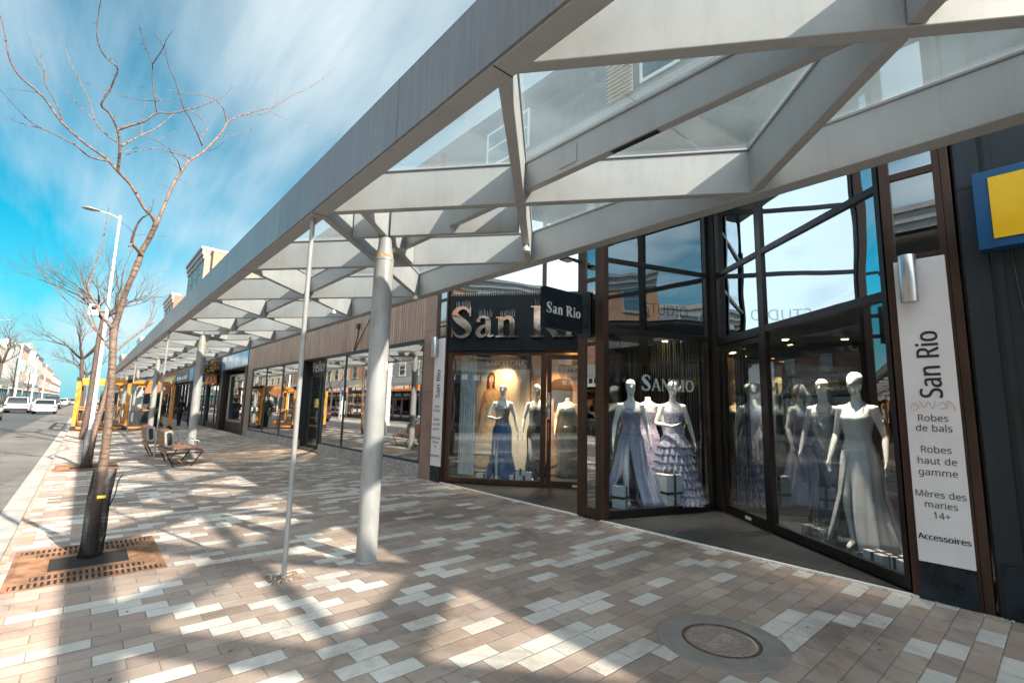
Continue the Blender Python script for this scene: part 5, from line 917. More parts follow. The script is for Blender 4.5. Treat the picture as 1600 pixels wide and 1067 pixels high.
# near side, beyond the canopy shops
facade(1, 42.6, 43.3, 7.2, greyp, 'slim grey infill between the deep blue shop and the tall grey brick block', rows=1, per=1, cornice=False)
facade(1, 43.3, 51.3, 13.3, GB, 'tall grey brick block with a heavy cornice rising above the canopy roof', (.1, .1, .12), rows=3, per=3, trim=greyp, nm='brick_building')
tb = empty('penthouse', (8.2, 47, 13.3), 'orange brick rear storey behind the cornice of the tall grey block', 'building'); MB().box(6.35, 12, 42.9, 50.5, 12.7-5.4, 13.15).build('wall', OB, tb); MB().box(6.3, 12.05, 42.85, 43.28, 13.151, 13.35).build('coping', M['stone'], tb)
facade(1, 51.3, 60.2, 7.6, RB, 'low red brick shop between the two tall blocks of the near row', (.5, .4, .1), rows=1, per=3)
facade(1, 60.2, 67.7, 12.4, RB, 'tall dark red brick block second above the canopy with a white cornice', (.3, .05, .05), rows=3, per=3, trim=M['stone'], nm='brick_building')
facade(1, 67.7, 96.0, 8.2, cream, 'long cream two storey row beyond the red brick block', (.05, .2, .3), rows=1, per=8)
facade(1, 96, 104, 11.2, greyp, 'grey panelled block with a white cap past the long cream row', (.4, .4, .4), rows=2, per=3, trim=white)
facade(1, 104, 152, 8.6, RB, 'long red brick row far down the near side', (.1, .3, .2), rows=1, per=12)
facade(1, 152, 166, 12.2, OB, 'orange brick block at the far end of the near side', (.2, .2, .2), rows=2, per=4)
facade(1, 166, 230, 9.0, cream, 'last cream row on the near side before the road ends', (.3, .1, .1), rows=1, per=12)
# opposite side
OP = [(-26, -14, 8.6, RB, 'red brick corner shop opposite with a green board', (.02, .16, .07)), (-14, -4, 7.2, cream, 'cream shop opposite with a red board', (.4, .03, .03)), (-4, 5, 9.6, OB, 'orange brick house opposite with a navy board', (.02, .04, .12)), (5, 14, 7.6, greyp, 'grey panelled shop opposite with a yellow board', (.7, .42, .04)), (14, 23, 8.8, RB, 'red brick shop opposite with a white board', (.6, .6, .58)),
      (23, 31, 7.4, white, 'white stucco shop opposite with a black board', (.02, .02, .02)), (31, 40, 9.2, OB, 'orange brick shop opposite with a teal board', (.02, .2, .22)), (40, 48, 8.0, greyp, 'grey panelled shop opposite with an orange board', (.7, .2, .03)), (48, 57, 9.4, OB, 'orange brick shop opposite with a black board', (.03, .03, .03)), (57, 65, 8.4, cream, 'cream shop opposite with a salmon board', (.65, .25, .16)),
      (65, 74, 8.8, white, 'white stucco shop opposite with a blue board', (.03, .12, .4)), (74, 84, 8.2, RB, 'red brick shop opposite with a grey board', (.3, .3, .3)), (84, 94, 7.6, cream, 'cream shop opposite with a brown board', (.2, .1, .05)), (94, 106, 9.0, greyp, 'grey panelled shop opposite with a white board', (.6, .6, .6)), (106, 118, 8.4, white, 'white stucco shop opposite with an orange board', (.7, .25, .05)),
      (118, 130, 10.2, cream, 'cream shop opposite with a pale blue board nearest the frame edge', (.3, .5, .6)), (130, 143, 12.0, white, 'tall white stucco block opposite behind the leaning white pole', (.5, .5, .5)), (143, 158, 12.4, white, 'second tall white block opposite with a green board', (.1, .3, .15)), (158, 176, 13.5, OB, 'orange brick block opposite in the middle of the row', (.4, .1, .05)), (176, 196, 15.0, white, 'pale tall block opposite with a blank gable', (.2, .2, .2)),
      (196, 228, 14.0, white, 'white block opposite just before the big brick one', (.2, .1, .05)), (228, 300, 13.0, OB, 'big orange brick block opposite standing over the far cars', (.4, .2, .1)), (300, 400, 12.0, RB, 'farthest red brick row opposite in the distance', (.3, .1, .1))]
for i, (a, c, h, m_, lb, sg) in enumerate(OP):
    facade(-1, a, c, h, m_, lb, sg, rows=2 if h > 7.5 else 1, per=max(3, int((c-a)/3.2)), trim=[M['stone'], white, greyp][i % 3], store=[(.03, .03, .035), (.3, .28, .25), (.12, .05, .04), (.05, .07, .09)][i % 4], cornice=i % 2 == 0)
oc = empty('street_canopy', (-9.5, 60, 0), 'grey canopy running along the shops on the opposite sidewalk', 'canopy')
MB().box(-8.3, -8.2, -20, 150, 3.46, 3.95).build('fascia', M['canopy'], oc); MB().box(-10.9, -10.75, -20, 150, 3.46, 3.85).build('inner_beam', M['canopy'], oc)
x = MB()
for k in range(60): x.beam((-8.3, -20+2.83*k, 3.66), (-10.75, -17+2.83*k, 3.66), .09, .36)
x.build('beams', M['canopy'], oc); MB().box(-10.75, -8.31, -20, 150, 3.87, 3.88).build('glass_roof', M['glass_canopy'], oc)
for k in range(15): MB().tube([(-9.1, -16+11.3*k, 0), (-9.1, -16+11.3*k, 3.459)], .107, 14).build('post', M['post'], oc)

# ------------------------------------------------------------------ street lamps, poles
def street_lamp(name, x, y, h, arm, label, group=None, r=.075):
    s = empty(name, (x, y, 0), label, 'street lamp', group)
    p = MB(); p.tube([(x, y, 0), (x, y, 1.0), (x, y, h)], [r*1.25, r*1.1, r*.62], 12); p.lathe([(r*2, 0), (r*2, .05), (r*1.4, .08)], (x, y, 0), 14); p.build('pole', mat('pole_white', (.62, .62, .62), .5), s)
    p = MB(); p.tube([(x, y, h-.12), (x+arm*.3, y, h-.02), (x+arm*.62, y, h+.0)], .022, 8); p.build('arm', M['steel'], s)
    p = MB(); p.loft([[(x+arm*t+ (.0), y+w_*math.cos(a), h+.01+hh*math.sin(a)) for a in [2*math.pi*k/12 for k in range(12)]] for t, w_, hh in ((.55, .03, .02), (.62, .1, .03), (.8, .19, .045), (.98, .16, .04), (1.08, .05, .015))]); p.build('lamp_head', M['cast'], s)
    return s
street_lamp('street_lamp', .26, 22.5, 8.3, -1.0, 'slender white street lamp with a flat oval head rising beside the bare trees', r=.058)
bx_ = empty('signal_box', (.26, 22.3, 4.6), 'white box with a round dark lens on the lamp pole between the bare trees', 'signal box')
MB().box(-.24, .04, 22.2, 22.4, 4.47, 4.85).build('housing', M['white'], bx_, .01); MB().lathe([(.075, 0), (.075, -.03), (.001, -.03)], (-.10, 22.199, 4.74), 16, axis='y').build('lens', M['black'], bx_); MB().box(.05, .2, 22.3, 22.36, 4.6, 4.66).build('bracket', M['iron'], bx_)
for i, (y, lb) in enumerate(((62, 'leaning white lamp pole beside the parked white car across the road'), (88, 'white lamp pole across the road beyond the parked white car'), (114, 'white lamp pole far across the road beside the dark pickup'), (140, 'white lamp pole in the distance across the road'), (36, 'white lamp pole opposite the yellow pergola'), (10, 'white lamp pole opposite the dress shop'))):
    street_lamp('street_lamp', -6.75, y, 8.3, 1.0, lb, 'lamp poles across the road', .11)
for y, z, c, lb in ((84, 4.6, (.16, .26, .22), 'pale green hanging banner across the road'), (104, 3.6, (.62, .62, .6), 'white notice banner across the road beside the parked cars')):
    s = empty('street_banner', (-6.7, y, 0), lb, 'banner'); MB().tube([(-6.7, y, 0), (-6.7, y, z+1.6)], .06, 8).build('pole', M['iron'], s); MB().box(-6.6, -5.9, y-.02, y+.02, z, z+1.4).build('cloth', mat('banner%d' % y, c, .6), s)
# far side street clutter seen as reflections
tp = empty('parking_meter', (-7.0, 46, 0), 'white pay station with a blue round sign across the road', 'pay station'); MB().tube([(-7, 46, 0), (-7, 46, 3.0)], .05, 8).build('pole', M['white'], tp); MB().box(-7.2, -6.8, 45.8, 46.2, .6, 1.9).build('cabinet', M['white'], tp); MB().lathe([(.3, 0), (.3, .02), (.001, .02)], (-6.94, 46, 2.7), 20, axis='x').build('sign_disc', mat('sign_disc_blue', (.02, .1, .4), .5), tp)

# ------------------------------------------------------------------ trees
SC = 755.0
def pix(x, y, Y):
    d = CR @ Vector((x-800, -(y-533.5), -SC)); t = Y/d.y; return Vector((0, 0, CAM_H))+d*t
def near_tree():
    t = empty('bare_tree', (.22, 6.72, 0), 'bare young tree with forked limbs and black mesh guard in the nearest rusty grate', 'tree')
    Y = 6.72; known = []; q = random.Random(21)
    tr = [((141, 866), .056), ((150, 800), .05), ((160, 735), .044), ((166, 690), .038), ((171, 640), .034), ((175, 580), .032), ((177, 530), .033), ((178, 513), .038), ((184, 497), .029), ((197, 455), .026), ((207, 432), .027), ((215, 412), .031), ((219, 402), .027), ((222, 392), .026), ((232, 375), .026), ((243, 352), .027), ((243, 345), .024)]
    P = [pix(x, y, Y+.05*math.sin(i*1.1)) for i, ((x, y), r) in enumerate(tr)]
    m = MB(); k = cr([(*p, r) for p, (_, r) in zip(P, tr)], 3); m.tube([a[:3] for a in k], [a[3]*(1+.06*math.sin(i*2.1)) for i, a in enumerate(k)], 14); m.build('trunk', M['bark_warm'], t)
    for (x, y), p in zip([a for a, _ in tr], P): known.append((x, y, 0))
    br = MB(); tw = MB()
    def limb(pts, r0, r1, off, mb=None, jit=.0):
        x, y = pts[0]; s0 = min(known, key=lambda k: (k[0]-x)**2+(k[1]-y)**2)[2]; n = len(pts); q2 = []
        for i, (px, py) in enumerate(pts):
            f = i/(n-1); o = s0+(off)*f+jit*math.sin(i*2.3); v = pix(px, py, Y+o); q2.append((*v, r0+(r1-r0)*f**.8)); known.append((px, py, o))
        for i in range(n-1):
            for g in (.33, .66): known.append(tuple(pts[i][c]*(1-g)+pts[i+1][c]*g for c in (0, 1))+(s0+off*(i+g)/(n-1),))
        q3 = cr(q2, 3); (mb or br).tube([a[:3] for a in q3], [a[3] for a in q3], 7)
        for a in q3[3:-1]:       # buds and spurs
            if q.random() < .33:
                d = Vector((q.gauss(0, 1), q.gauss(0, 1), q.gauss(0, 1))).normalized(); l = q.uniform(.015, .045); tw.tube([a[:3], Vector(a[:3])+d*l], [a[3]*.5+.001, .001], 4)
    limb([(243, 350), (237, 337), (225, 325), (205, 290), (184, 268), (165, 247), (135, 226), (97, 192), (68, 152), (40, 128), (25, 112), (14, 90), (10, 65), (2, 30), (-6, 10)], .020, .003, -.7)
    limb([(184, 268), (186, 250), (187, 230), (184, 205), (172, 178), (158, 164), (172, 140), (178, 125), (184, 107), (165, 90), (155, 72), (151, 50), (155, 15), (158, 0)], .015, .0025, -1.1)
    limb([(246, 348), (255, 325), (270, 290), (282, 270), (295, 252), (315, 240), (335, 220), (348, 205), (354, 192)], .018, .011, .5)
    limb([(354, 192), (370, 183), (400, 174), (430, 166), (455, 150), (485, 137), (510, 118), (525, 106)], .011, .002, .5)
    limb([(354, 192), (351, 175), (345, 165), (333, 154), (313, 149), (285, 145), (262, 140)], .009, .002, -.3)
    limb([(184, 203), (205, 196), (225, 190), (245, 177), (270, 177), (300, 170), (322, 163), (345, 153), (366, 135)], .014, .002, -.4)
    limb([(245, 176), (242, 155), (238, 125), (238, 101), (228, 75), (222, 55), (216, 36)], .008, .002, -.5)
    limb([(238, 101), (247, 88), (256, 73), (260, 62), (272, 46)], .006, .0015, -.4)
    limb([(316, 228), (311, 215), (304, 200), (295, 182), (288, 172), (281, 150), (273, 125), (264, 105), (258, 78)], .009, .003, -.9)
    limb([(258, 78), (250, 66), (238, 50)], .004, .0015, -.2)
    limb([(430, 166), (433, 145), (437, 116)], .004, .0015, .2); limb([(428, 168), (415, 178), (385, 181), (372, 182)], .004, .002, .1); limb([(425, 176), (445, 186), (470, 191), (487, 192)], .003, .0012, .3); limb([(487, 136), (491, 118)], .003, .0012, .1)
    limb([(345, 214), (365, 212), (385, 203), (400, 200)], .004, .0015, .3); limb([(380, 206), (382, 194)], .002, .001, .1); limb([(325, 236), (338, 232), (350, 222)], .004, .0015, -.2)
    limb([(283, 268), (278, 252), (270, 243), (264, 230)], .008, .002, -.4); limb([(281, 264), (272, 258), (262, 252)], .003, .001, -.3)
    limb([(300, 249), (288, 244), (265, 237), (245, 232), (220, 235), (195, 243), (172, 250)], .007, .002, -.6)
    limb([(290, 250), (275, 240), (252, 238)], .004, .0015, .4)
    limb([(170, 252), (140, 245), (115, 225), (75, 205), (50, 192), (25, 168), (0, 140)], .010, .002, -.9); limb([(70, 203), (45, 196), (25, 190), (0, 181)], .004, .0015, -.2)
    limb([(97, 192), (92, 172), (82, 152), (70, 130), (68, 110), (55, 90), (46, 60)], .007, .0015, -.3); limb([(70, 130), (70, 110), (60, 80), (62, 58)], .004, .0015, .2); limb([(70, 122), (83, 112)], .003, .001, .1); limb([(66, 146), (40, 142), (12, 139)], .004, .0012, .3)
    limb([(182, 222), (160, 205), (148, 187), (138, 155), (122, 122), (110, 98), (101, 72), (96, 57)], .008, .0015, .5); limb([(148, 188), (120, 162), (102, 140), (84, 125)], .004, .0012, .3)
    limb([(190, 228), (205, 220), (222, 211), (245, 200), (272, 178)], .012, .005, .5); limb([(222, 210), (222, 190), (228, 150)], .004, .0012, .1); limb([(222, 210), (206, 198), (190, 182), (176, 164)], .004, .0012, .4)
    limb([(250, 157), (222, 157), (190, 150), (150, 135), (125, 127), (90, 104)], .004, .0012, .5); limb([(255, 160), (232, 140), (208, 134)], .003, .001, .3)
    limb([(316, 228), (314, 214), (325, 200), (312, 184), (296, 172), (275, 160), (250, 156)], .008, .003, .4)
    limb([(225, 213), (245, 220), (262, 232), (280, 238), (298, 249)], .004, .003, .4); limb([(245, 220), (265, 210), (280, 204)], .003, .001, .2); limb([(190, 240), (215, 230), (245, 215)], .004, .0015, .3)
    limb([(222, 398), (213, 388), (206, 380), (209, 365), (215, 350), (223, 340), (235, 332), (240, 312)], .022, .003, -.5); limb([(210, 366), (200, 355), (186, 345)], .004, .0015, -.2); limb([(207, 381), (201, 385)], .012, .009, -.1); limb([(212, 368), (230, 366), (242, 370)], .004, .002, .2)
    limb([(245, 370), (262, 369), (272, 367)], .003, .001, .2); limb([(268, 296), (255, 290), (243, 290)], .003, .001, -.2); limb([(280, 280), (290, 287), (298, 290)], .003, .001, .1)
    limb([(176, 512), (168, 505), (158, 490), (150, 474), (139, 455), (139, 445), (146, 428), (152, 405), (160, 378), (166, 350), (170, 322)], .018, .003, .6); limb([(154, 478), (158, 470), (163, 455), (170, 430)], .006, .002, .3)
    br.build('branches', M['bark'], t); tw.build('twigs', M['bark_dark'], t)
    # mesh guard: a woven sleeve of thin strands
    b0, b1 = Vector((.205, 6.72, .0)), Vector((.235, 6.72, .86)); g = MB(); n = 26; rows = 46
    def ring(z, a): c = b0.lerp(b1, z/.86); r = .094+.006*math.sin(z*9+a*3); return Vector((c.x+r*math.cos(a), c.y+r*math.sin(a), z))
    for s in (1, -1):
        for j in range(n):
            pts = [ring(.86*i/rows, 2*math.pi*(j/n)+s*i*.16) for i in range(rows+1)]; g.tube(pts,   .0032, 3, False, False)
    for i in range(0, rows, 2): g.tube([ring(.86*i/rows, 2*math.pi*k/20) for k in range(21)], .003, 3, False, False)
    g.build('mesh_guard', M['mesh_guard'], t)
    MB().box(.20, .27, 6.619, 6.623, .585, .612).build('tie', mat('yellow_tie', (.5, .36, .03), .6), t)
    l = MB(); l.tube(cr([(.30, 6.74, .45), (.345, 6.72, .60), (.36, 6.73, .74), (.40, 6.74, .80)]), [.006]*15+[.002], 5); l.build('stake', M['bark_dark'], t)
near_tree()
def grow(mb, p, d, L, r, depth, q, spread, up, mb2=None, droop=0):
    n = 4; pts = [p]; rs = [r]; dd = d.copy()
    for i in range(n):
        dd = (dd+Vector((q.gauss(0, .09), q.gauss(0, .09), q.gauss(0, .07)+up*.06))).normalized(); pts.append(pts[-1]+dd*L/n); rs.append(r*(1-.42*(i+1)/n))
    (mb if depth > 1 or mb2 is None else mb2).tube(pts, rs, 6 if depth > 2 else 3 if depth < 1 else 4, False)
    if depth <= 0: return
    k = q.choice((2, 3, 3)) if depth > 1 else q.choice((3, 4))
    for i in range(k):
        a = dd.orthogonal().normalized(); a.rotate(Quaternion(dd, q.uniform(0, 6.28))); e = (dd+a*spread*q.uniform(.5, 1.2)).normalized(); j = q.choice((2, 3, 4, 4))
        grow(mb, pts[j], e, L*q.uniform(.62, .86), rs[j]*.66, depth-1, q, spread, up, mb2)
def bare_tree(x, y, h, fork, r, label, seed, lean=(0, 0), depth=5, spread=.62, bark=None, L=None, n0=4, up=.5, group=None, grp=None):
    t = empty('bare_tree', (x, y, 0), label, 'tree', group); q = random.Random(seed); m = MB(); b = bark or M['bark_dark']
    f = Vector((x+lean[0], y+lean[1], fork)); pts = [Vector((x, y, 0)).lerp(f, i/6)+Vector((q.gauss(0, .02), q.gauss(0, .02), 0)) for i in range(6)]+[f]
    m.tube(pts, [r*(1-.35*i/6) for i in range(7)], 12); m.build('trunk', b, t)
    br, tw = MB(), MB(); L = L or (h-fork)*.36
    for i in range(n0):
        a = 2*math.pi*(i+q.random()*.5)/n0; d = Vector((math.cos(a)*spread*1.25, math.sin(a)*spread*1.25, q.uniform(.55, 1.0))).normalized(); grow(br, f, d, L*q.uniform(.9, 1.2), r*.5, depth, q, spread, up, tw)
    br.build('branches', b, t); tw.build('twigs', b, t); return t
bare_tree(.19, 15.2, 6.2, 2.7, .06, 'bare tree with a black mesh guard in the second rusty grate', 5, (.22, .0), 3, .45, M['bark'], 1.2, 3)
g2 = MB(); n = 16
for s in (1, -1):
    for j in range(n): g2.tube([(.185+.10*math.cos(2*math.pi*j/n+s*i*.25), 15.2+.10*math.sin(2*math.pi*j/n+s*i*.25), .86*i/20) for i in range(21)], .005, 3, False, False)
tag(g2.build('mesh_guard', M['mesh_guard']), 'black mesh tree guard around the trunk in the second grate', 'tree guard')
bare_tree(.10, 25.5, 8.9, 4.8, .105, 'dark bare tree with a wide fan of fine twigs behind the white lamp', 12, (.10, .3), 5, .72, M['bark_dark'], 1.25, 7, .9)
bare_tree(-.1, 41, 8.6, 4.0, .14, 'dark bare tree past the yellow pergola with a low crown', 31, (-.3, 0), 4, .65, M['bark_dark'], 1.35, 5, .6)
bare_tree(-.1, 58, 8.5, 3.6, .14, 'bare tree farther along the kerb beyond the yellow pergola', 33, (0, 0), 4, .65, M['bark_dark'], 1.4, 5, .6)
bare_tree(-7.6, 78, 11.0, 5.2, .2, 'bare tree at the edge of the view above the parked white car', 41, (.2, 0), 4, .65, M['bark_dark'], 2.0, 6, .6)
for i, (x, y, lb) in enumerate(((-7.5, 96, 'bare tree across the road behind the dark pickup'), (-7.5, 118, 'thin bare tree across the road farther than the pickup'), (-7.5, 145, 'bare tree across the road before the tall white block'), (-7.4, 30, 'bare tree across the road opposite the shoe shop'), (-7.4, 14, 'bare tree across the road opposite the dress shop'), (-7.4, 50, 'bare tree across the road opposite the blue shop'))):
    bare_tree(x, y, 7.5, 3.0, .12, lb, 50+i, (0, 0), 4, .6, M['bark_dark'], 1.4, 4, .5, 'trees across the road')

# ------------------------------------------------------------------ tree grates
def grate(x0, y0, label):
    W_, D_ = 1.13, 1.42; x1, y1 = x0+W_, y0+D_; xc, yc = (x0+x1)/2, (y0+y1)/2; g = empty('tree_grate', (xc, yc, 0), label, 'tree grate')
    rm = mat('rusty_grate', (.24, .115, .065), .85, .1, var=.4, scale=5, bump=.3, bscale=90, c2=(.36, .19, .11)); z0, z1 = .0012, .0078
    MB().box(x0+.01, x1-.01, y0+.01, y1-.01, -.02, .0011).build('soil', mat('soil', (.012, .010, .009), .95, bump=.8, bscale=60), g)
    hx, hy = .30, .14; m = MB()
    m.box(x0, x1, y0, y0+.03, z0, z1); m.box(x0, x1, y1-.03, y1, z0, z1); m.box(x0, x0+.03, y0+.031, y1-.031, z0, z1); m.box(x1-.03, x1, y0+.031, y1-.031, z0, z1)
    # slotted bands along both long edges, triangular towards the ends
    for s in (1, -1):
        for r in range(2):
            a = .035+r*.185; b = a+.15; ya, yb = (y0+a, y0+b) if s > 0 else (y1-b, y1-a)
            ins = .06+r*.12; xa, xb = x0+ins, x1-ins; n = int((xb-xa)/.042)
            for i in range(n+1): xx = xa+(xb-xa)*i/n; m.box(xx-.0105, xx+.0105, ya+.0005, yb-.0005, z0, z1-.0005)
            yc0, yc1 = (yb, yb+.03) if s > 0 else (ya-.03, ya); m.box(x0+.031, x1-.031, yc0, yc1, z0, z1)
            if ins > .05:
                for a_, b_ in ((x0+.031, xa-.02), (xb+.02, x1-.031)): m.box(a_, b_, ya+.001, yb-.001, z0, z1-.003)
    ya, yb = y0+.402, y1-.402
    for xa, xb in ((x0+.031, xc-hx), (xc+hx, x1-.031)):
        m.box(xa, xb, ya, yb, z0, z1-.004)
        for i in range(14): y = ya+.01+(yb-ya-.02)*i/13; m.box(xa+.02, xb-.02, y-.006, y+.006, z1-.004, z1)
    if True:
        m.box(xc-hx, xc+hx, ya-.0, ya+.06, z0, z1-.002); m.box(xc-hx, xc+hx, yb-.06, yb, z0, z1-.002)
    m.build('grate', rm, g)
grate(-.36, 5.86, 'rusty slotted tree grate around the nearest tree'); grate(-.36, 14.45, 'rusty slotted tree grate around the second tree'); grate(-.36, 31.0, 'rusty tree grate near the foot of the yellow pergola')
# ------------------------------------------------------------------ benches
def rrect(cx, cz, w_, h_, r, n=5):
    pts = []
    for sx, sz, a0 in ((1, 1, 0), (-1, 1, 90), (-1, -1, 180), (1, -1, 270)):
        for i in range(n+1):
            a = R(a0+90*i/n); pts.append((cx+sx*(w_/2-r)+r*math.cos(a), cz+sz*(h_/2-r)+r*math.sin(a)))
    return pts
def bench(x, y, label, L=1.6):
    b = empty('bench', (x, y, 0), label, 'bench')
    fm = MB()
    for yy in (y+.03, y+L-.03):      # steel end frames: a curved band with splayed legs
        fm.tube(cr([(x+.17, yy, 0), (x+.02, yy, .30), (x+.0, yy, .385), (x+.08, yy, .415), (x+.36, yy, .405), (x+.64, yy, .395), (x+.735, yy, .36), (x+.70, yy, .28), (x+.53, yy, 0)], 5), .016, 7)
        fm.tube([(x+.03, yy, .33), (x+.70, yy, .33)], .012, 6)
    fm.tube([(x+.2, y+.04, .06), (x+.2, y+L-.04, .06)], .012, 6)
    fm.build('frame', M['iron'], b)
    s = MB(); n = 9
    prof = [(x-.01, .33, 70), (x+.0, .40, 35)]+[(x+.07+.083*i, .437-.004*i, 0) for i in range(7)]+[(x+.67, .405, -20), (x+.735, .37, -65)]
    for px, pz, a in prof:
        d = Vector((math.cos(R(a)), 0, math.sin(R(a)))); s.beam((px, y, pz), (px, y+L, pz), .072, .030, up=(-math.sin(R(a)), 0, math.cos(R(a))))
    s.build('seat', M['wood'], b, .004)
    # back rest: slats round a flattened loop, leaning back a little
    bk = MB(); loop = rrect(0, 0, .165, .37, .08, 3); k = len(loop); cx, cz = x+.03, .665; an = R(8)
    def rot(p, g=1.0): return (cx+(p[0]*math.cos(an)-p[1]*math.sin(an))*g, cz+(p[0]*math.sin(an)+p[1]*math.cos(an)))
    for side in (1, -1):
        for j in range(5):
            z = -.15+.075*j; p = rot((side*.083, z)); bk.beam((p[0], y+.012, p[1]), (p[0], y+L-.012, p[1]), .024, .064, up=(-math.sin(an), 0, math.cos(an)))
    for xx in (-.04, .04): p = rot((xx, .185)); bk.beam((p[0], y+.012, p[1]), (p[0], y+L-.012, p[1]), .062, .024)
    bko = bk.build('backrest', M['wood'], b, .004)
    e = MB(); o_ = rrect(0, 0, .19, .40, .09, 6); i_ = rrect(0, 0, .10, .31, .049, 6)
    for ya, yb in ((y, y+.03), (y+L-.03, y+L)):
        rings = [[(rot(p)[0], yy, rot(p)[1]) for p in pp] for pp, yy in ((i_, ya), (o_, ya), (o_, yb), (i_, yb), (i_, ya))]; e.loft(rings, smooth=False, caps=False)
    e.build('end_ring', M['cast'], bko)
    ic = MB(); ic.prism([rot(p) for p in rrect(0, 0, .125, .33, .06, 6)], (0, y+.032, 0), (1, 0, 0), (0, 0, 1), (0, L-.064, 0)); ic.build('core', M['black'], bko)
    for yy in (y+.35, y+L*.72):
        a = MB(); a.tube(cr([(x+.50, yy, .42), (x+.52, yy, .56), (x+.62, yy, .60), (x+.71, yy, .56), (x+.715, yy, .40)]), .009, 6); a.build('armrest', M['steel'], b)
    return b
bench(1.60, 14.3, 'wooden slat bench with a looped steel end nearest the camera under the canopy')
bench(1.42, 16.5, 'wooden slat bench half hidden behind the nearer one by the drain pipe')

# ------------------------------------------------------------------ yellow pergola
def pergola():
    g = empty('pergola', (1.7, 36, 0), 'yellow painted timber pergola with black railings on the sidewalk beyond the benches', 'pergola')
    xs, ys = (-.30, 1.68, 3.60), (32.3, 36.4, 40.5)
    for x in xs:
        for y in ys:
            if x == 1.68 and y == 36.4: continue
            p = MB().box(x-.075, x+.075, y-.075, y+.075, .12, 2.42).build('post', M['yellow'], g, .008)
            MB().box(x-.13, x+.13, y-.13, y+.13, 0, .12).box(x-.09, x+.09, y-.09, y+.09, .121, .22).build('foot', M['iron'], p, .01)
            MB().box(x-.1, x+.1, y-.1, y+.1, 2.421, 2.62).build('cap', M['iron'], p, .008)
    for y in ys:
        MB().box(xs[0]+.101, xs[1]-.101, y-.06, y+.06, 2.40, 2.58).build('top_beam', M['yellow'], g, .006); MB().box(xs[1]+.101, xs[2]-.101, y-.06, y+.06, 2.40, 2.58).build('top_beam', M['yellow'], g, .006)
    for x in xs:
        for a, c in ((ys[0], ys[1]), (ys[1], ys[2])): MB().box(x-.06, x+.06, a+.101, c-.101, 2.40, 2.58).build('top_beam', M['yellow'], g, .006)
    def rail(xa, ya, xb, yb):
        r = MB(); n = 16; L = math.hypot(xb-xa, yb-ya)
        for i in range(n+1): t = i/n; r.tube([(xa+(xb-xa)*t, ya+(yb-ya)*t, .2), (xa+(xb-xa)*t, ya+(yb-ya)*t, .98)], .012, 5)
        r.beam((xa, ya, .22), (xb, yb, .22), .04, .04); ro = r.build('railing', M['iron'], g)
        t = MB(); t.beam((xa, ya, 1.03), (xb, yb, 1.03), .13, .06); t.build('hand_rail', mat('rail_orange', (.55, .19, .04), .6), ro)
        t = MB(); t.beam((xa, ya, .12), (xb, yb, .12), .07, .12); t.build('bottom_board', mat('rail_orange', (.55, .19, .04), .6), ro)
    rail(xs[0]+.08, ys[0], xs[1]-.08, ys[0]); rail(xs[1]+.08, ys[0], xs[2]-1.0, ys[0])
    rail(xs[0], ys[0]+.08, xs[0], ys[1]-.08); rail(xs[0], ys[1]+.08, xs[0], ys[2]-.08); rail(xs[0]+.08, ys[2], xs[1]-.08, ys[2]); rail(xs[1]+.08, ys[2], xs[2]-.08, ys[2])
    lt = MB(); q = random.Random(6)
    for i in range(5): lt.box(xs[0]-.11, xs[0]-.10, 32.5+i*.7, 32.9+i*.7, .35+.1*(i % 2), .8+.06*(i % 3))
    lt.build('white_marks', M['whiteink'], g)
    hb = MB()
    for i in range(3): hb.box(2.35+i*.38, 2.70+i*.38, 32.25, 32.29, 1.92, 2.39)
    hb.build('hanging_board', mat('board_brown', (.32, .15, .07), .6), g)
    for x, y, m_, h in ((.3, 34, 'grey', 2.2), (.75, 35.2, 'dark', 2.0), (2.3, 35.0, 'grey', 2.3), (2.9, 38.0, 'dark', 2.1)):
        MB().box(x-.14, x+.14, y-.03, y+.03, .15, h).build('slat_panel', mat('slat_'+m_, (.42, .43, .44) if m_ == 'grey' else (.05, .05, .055), .6), g)
    MB().box(xs[0]+.1, xs[2]-.1, ys[0]+.1, ys[2]-.1, .0, .06).build('deck', mat('deck_wood', (.2, .12, .07), .7), g)
pergola()
p = empty('potted_shrub', (3.05, 33.3, 0), 'dark evergreen shrub in a black pot at the corner of the yellow pergola', 'potted plant')
m_ = MB(); m_.lathe([(.17, .06), (.24, .6), (.25, .62), (.2, .6)], (3.05, 33.3, 0), 18); m_.build('pot', M['iron'], p)
m_ = MB(); leaves(m_, (3.05, 33.3, 1.15), .42, .42, .62, 900, .07, 5); m_.build('foliage', mat('shrub_leaf', (.03, .045, .02), .7, bump=0, var=.4), p, fix=False)
m_ = MB(); m_.tube([(3.05, 33.3, .5), (3.05, 33.3, 1.4)], [.03, .012], 6); m_.build('stem', M['bark_dark'], p)

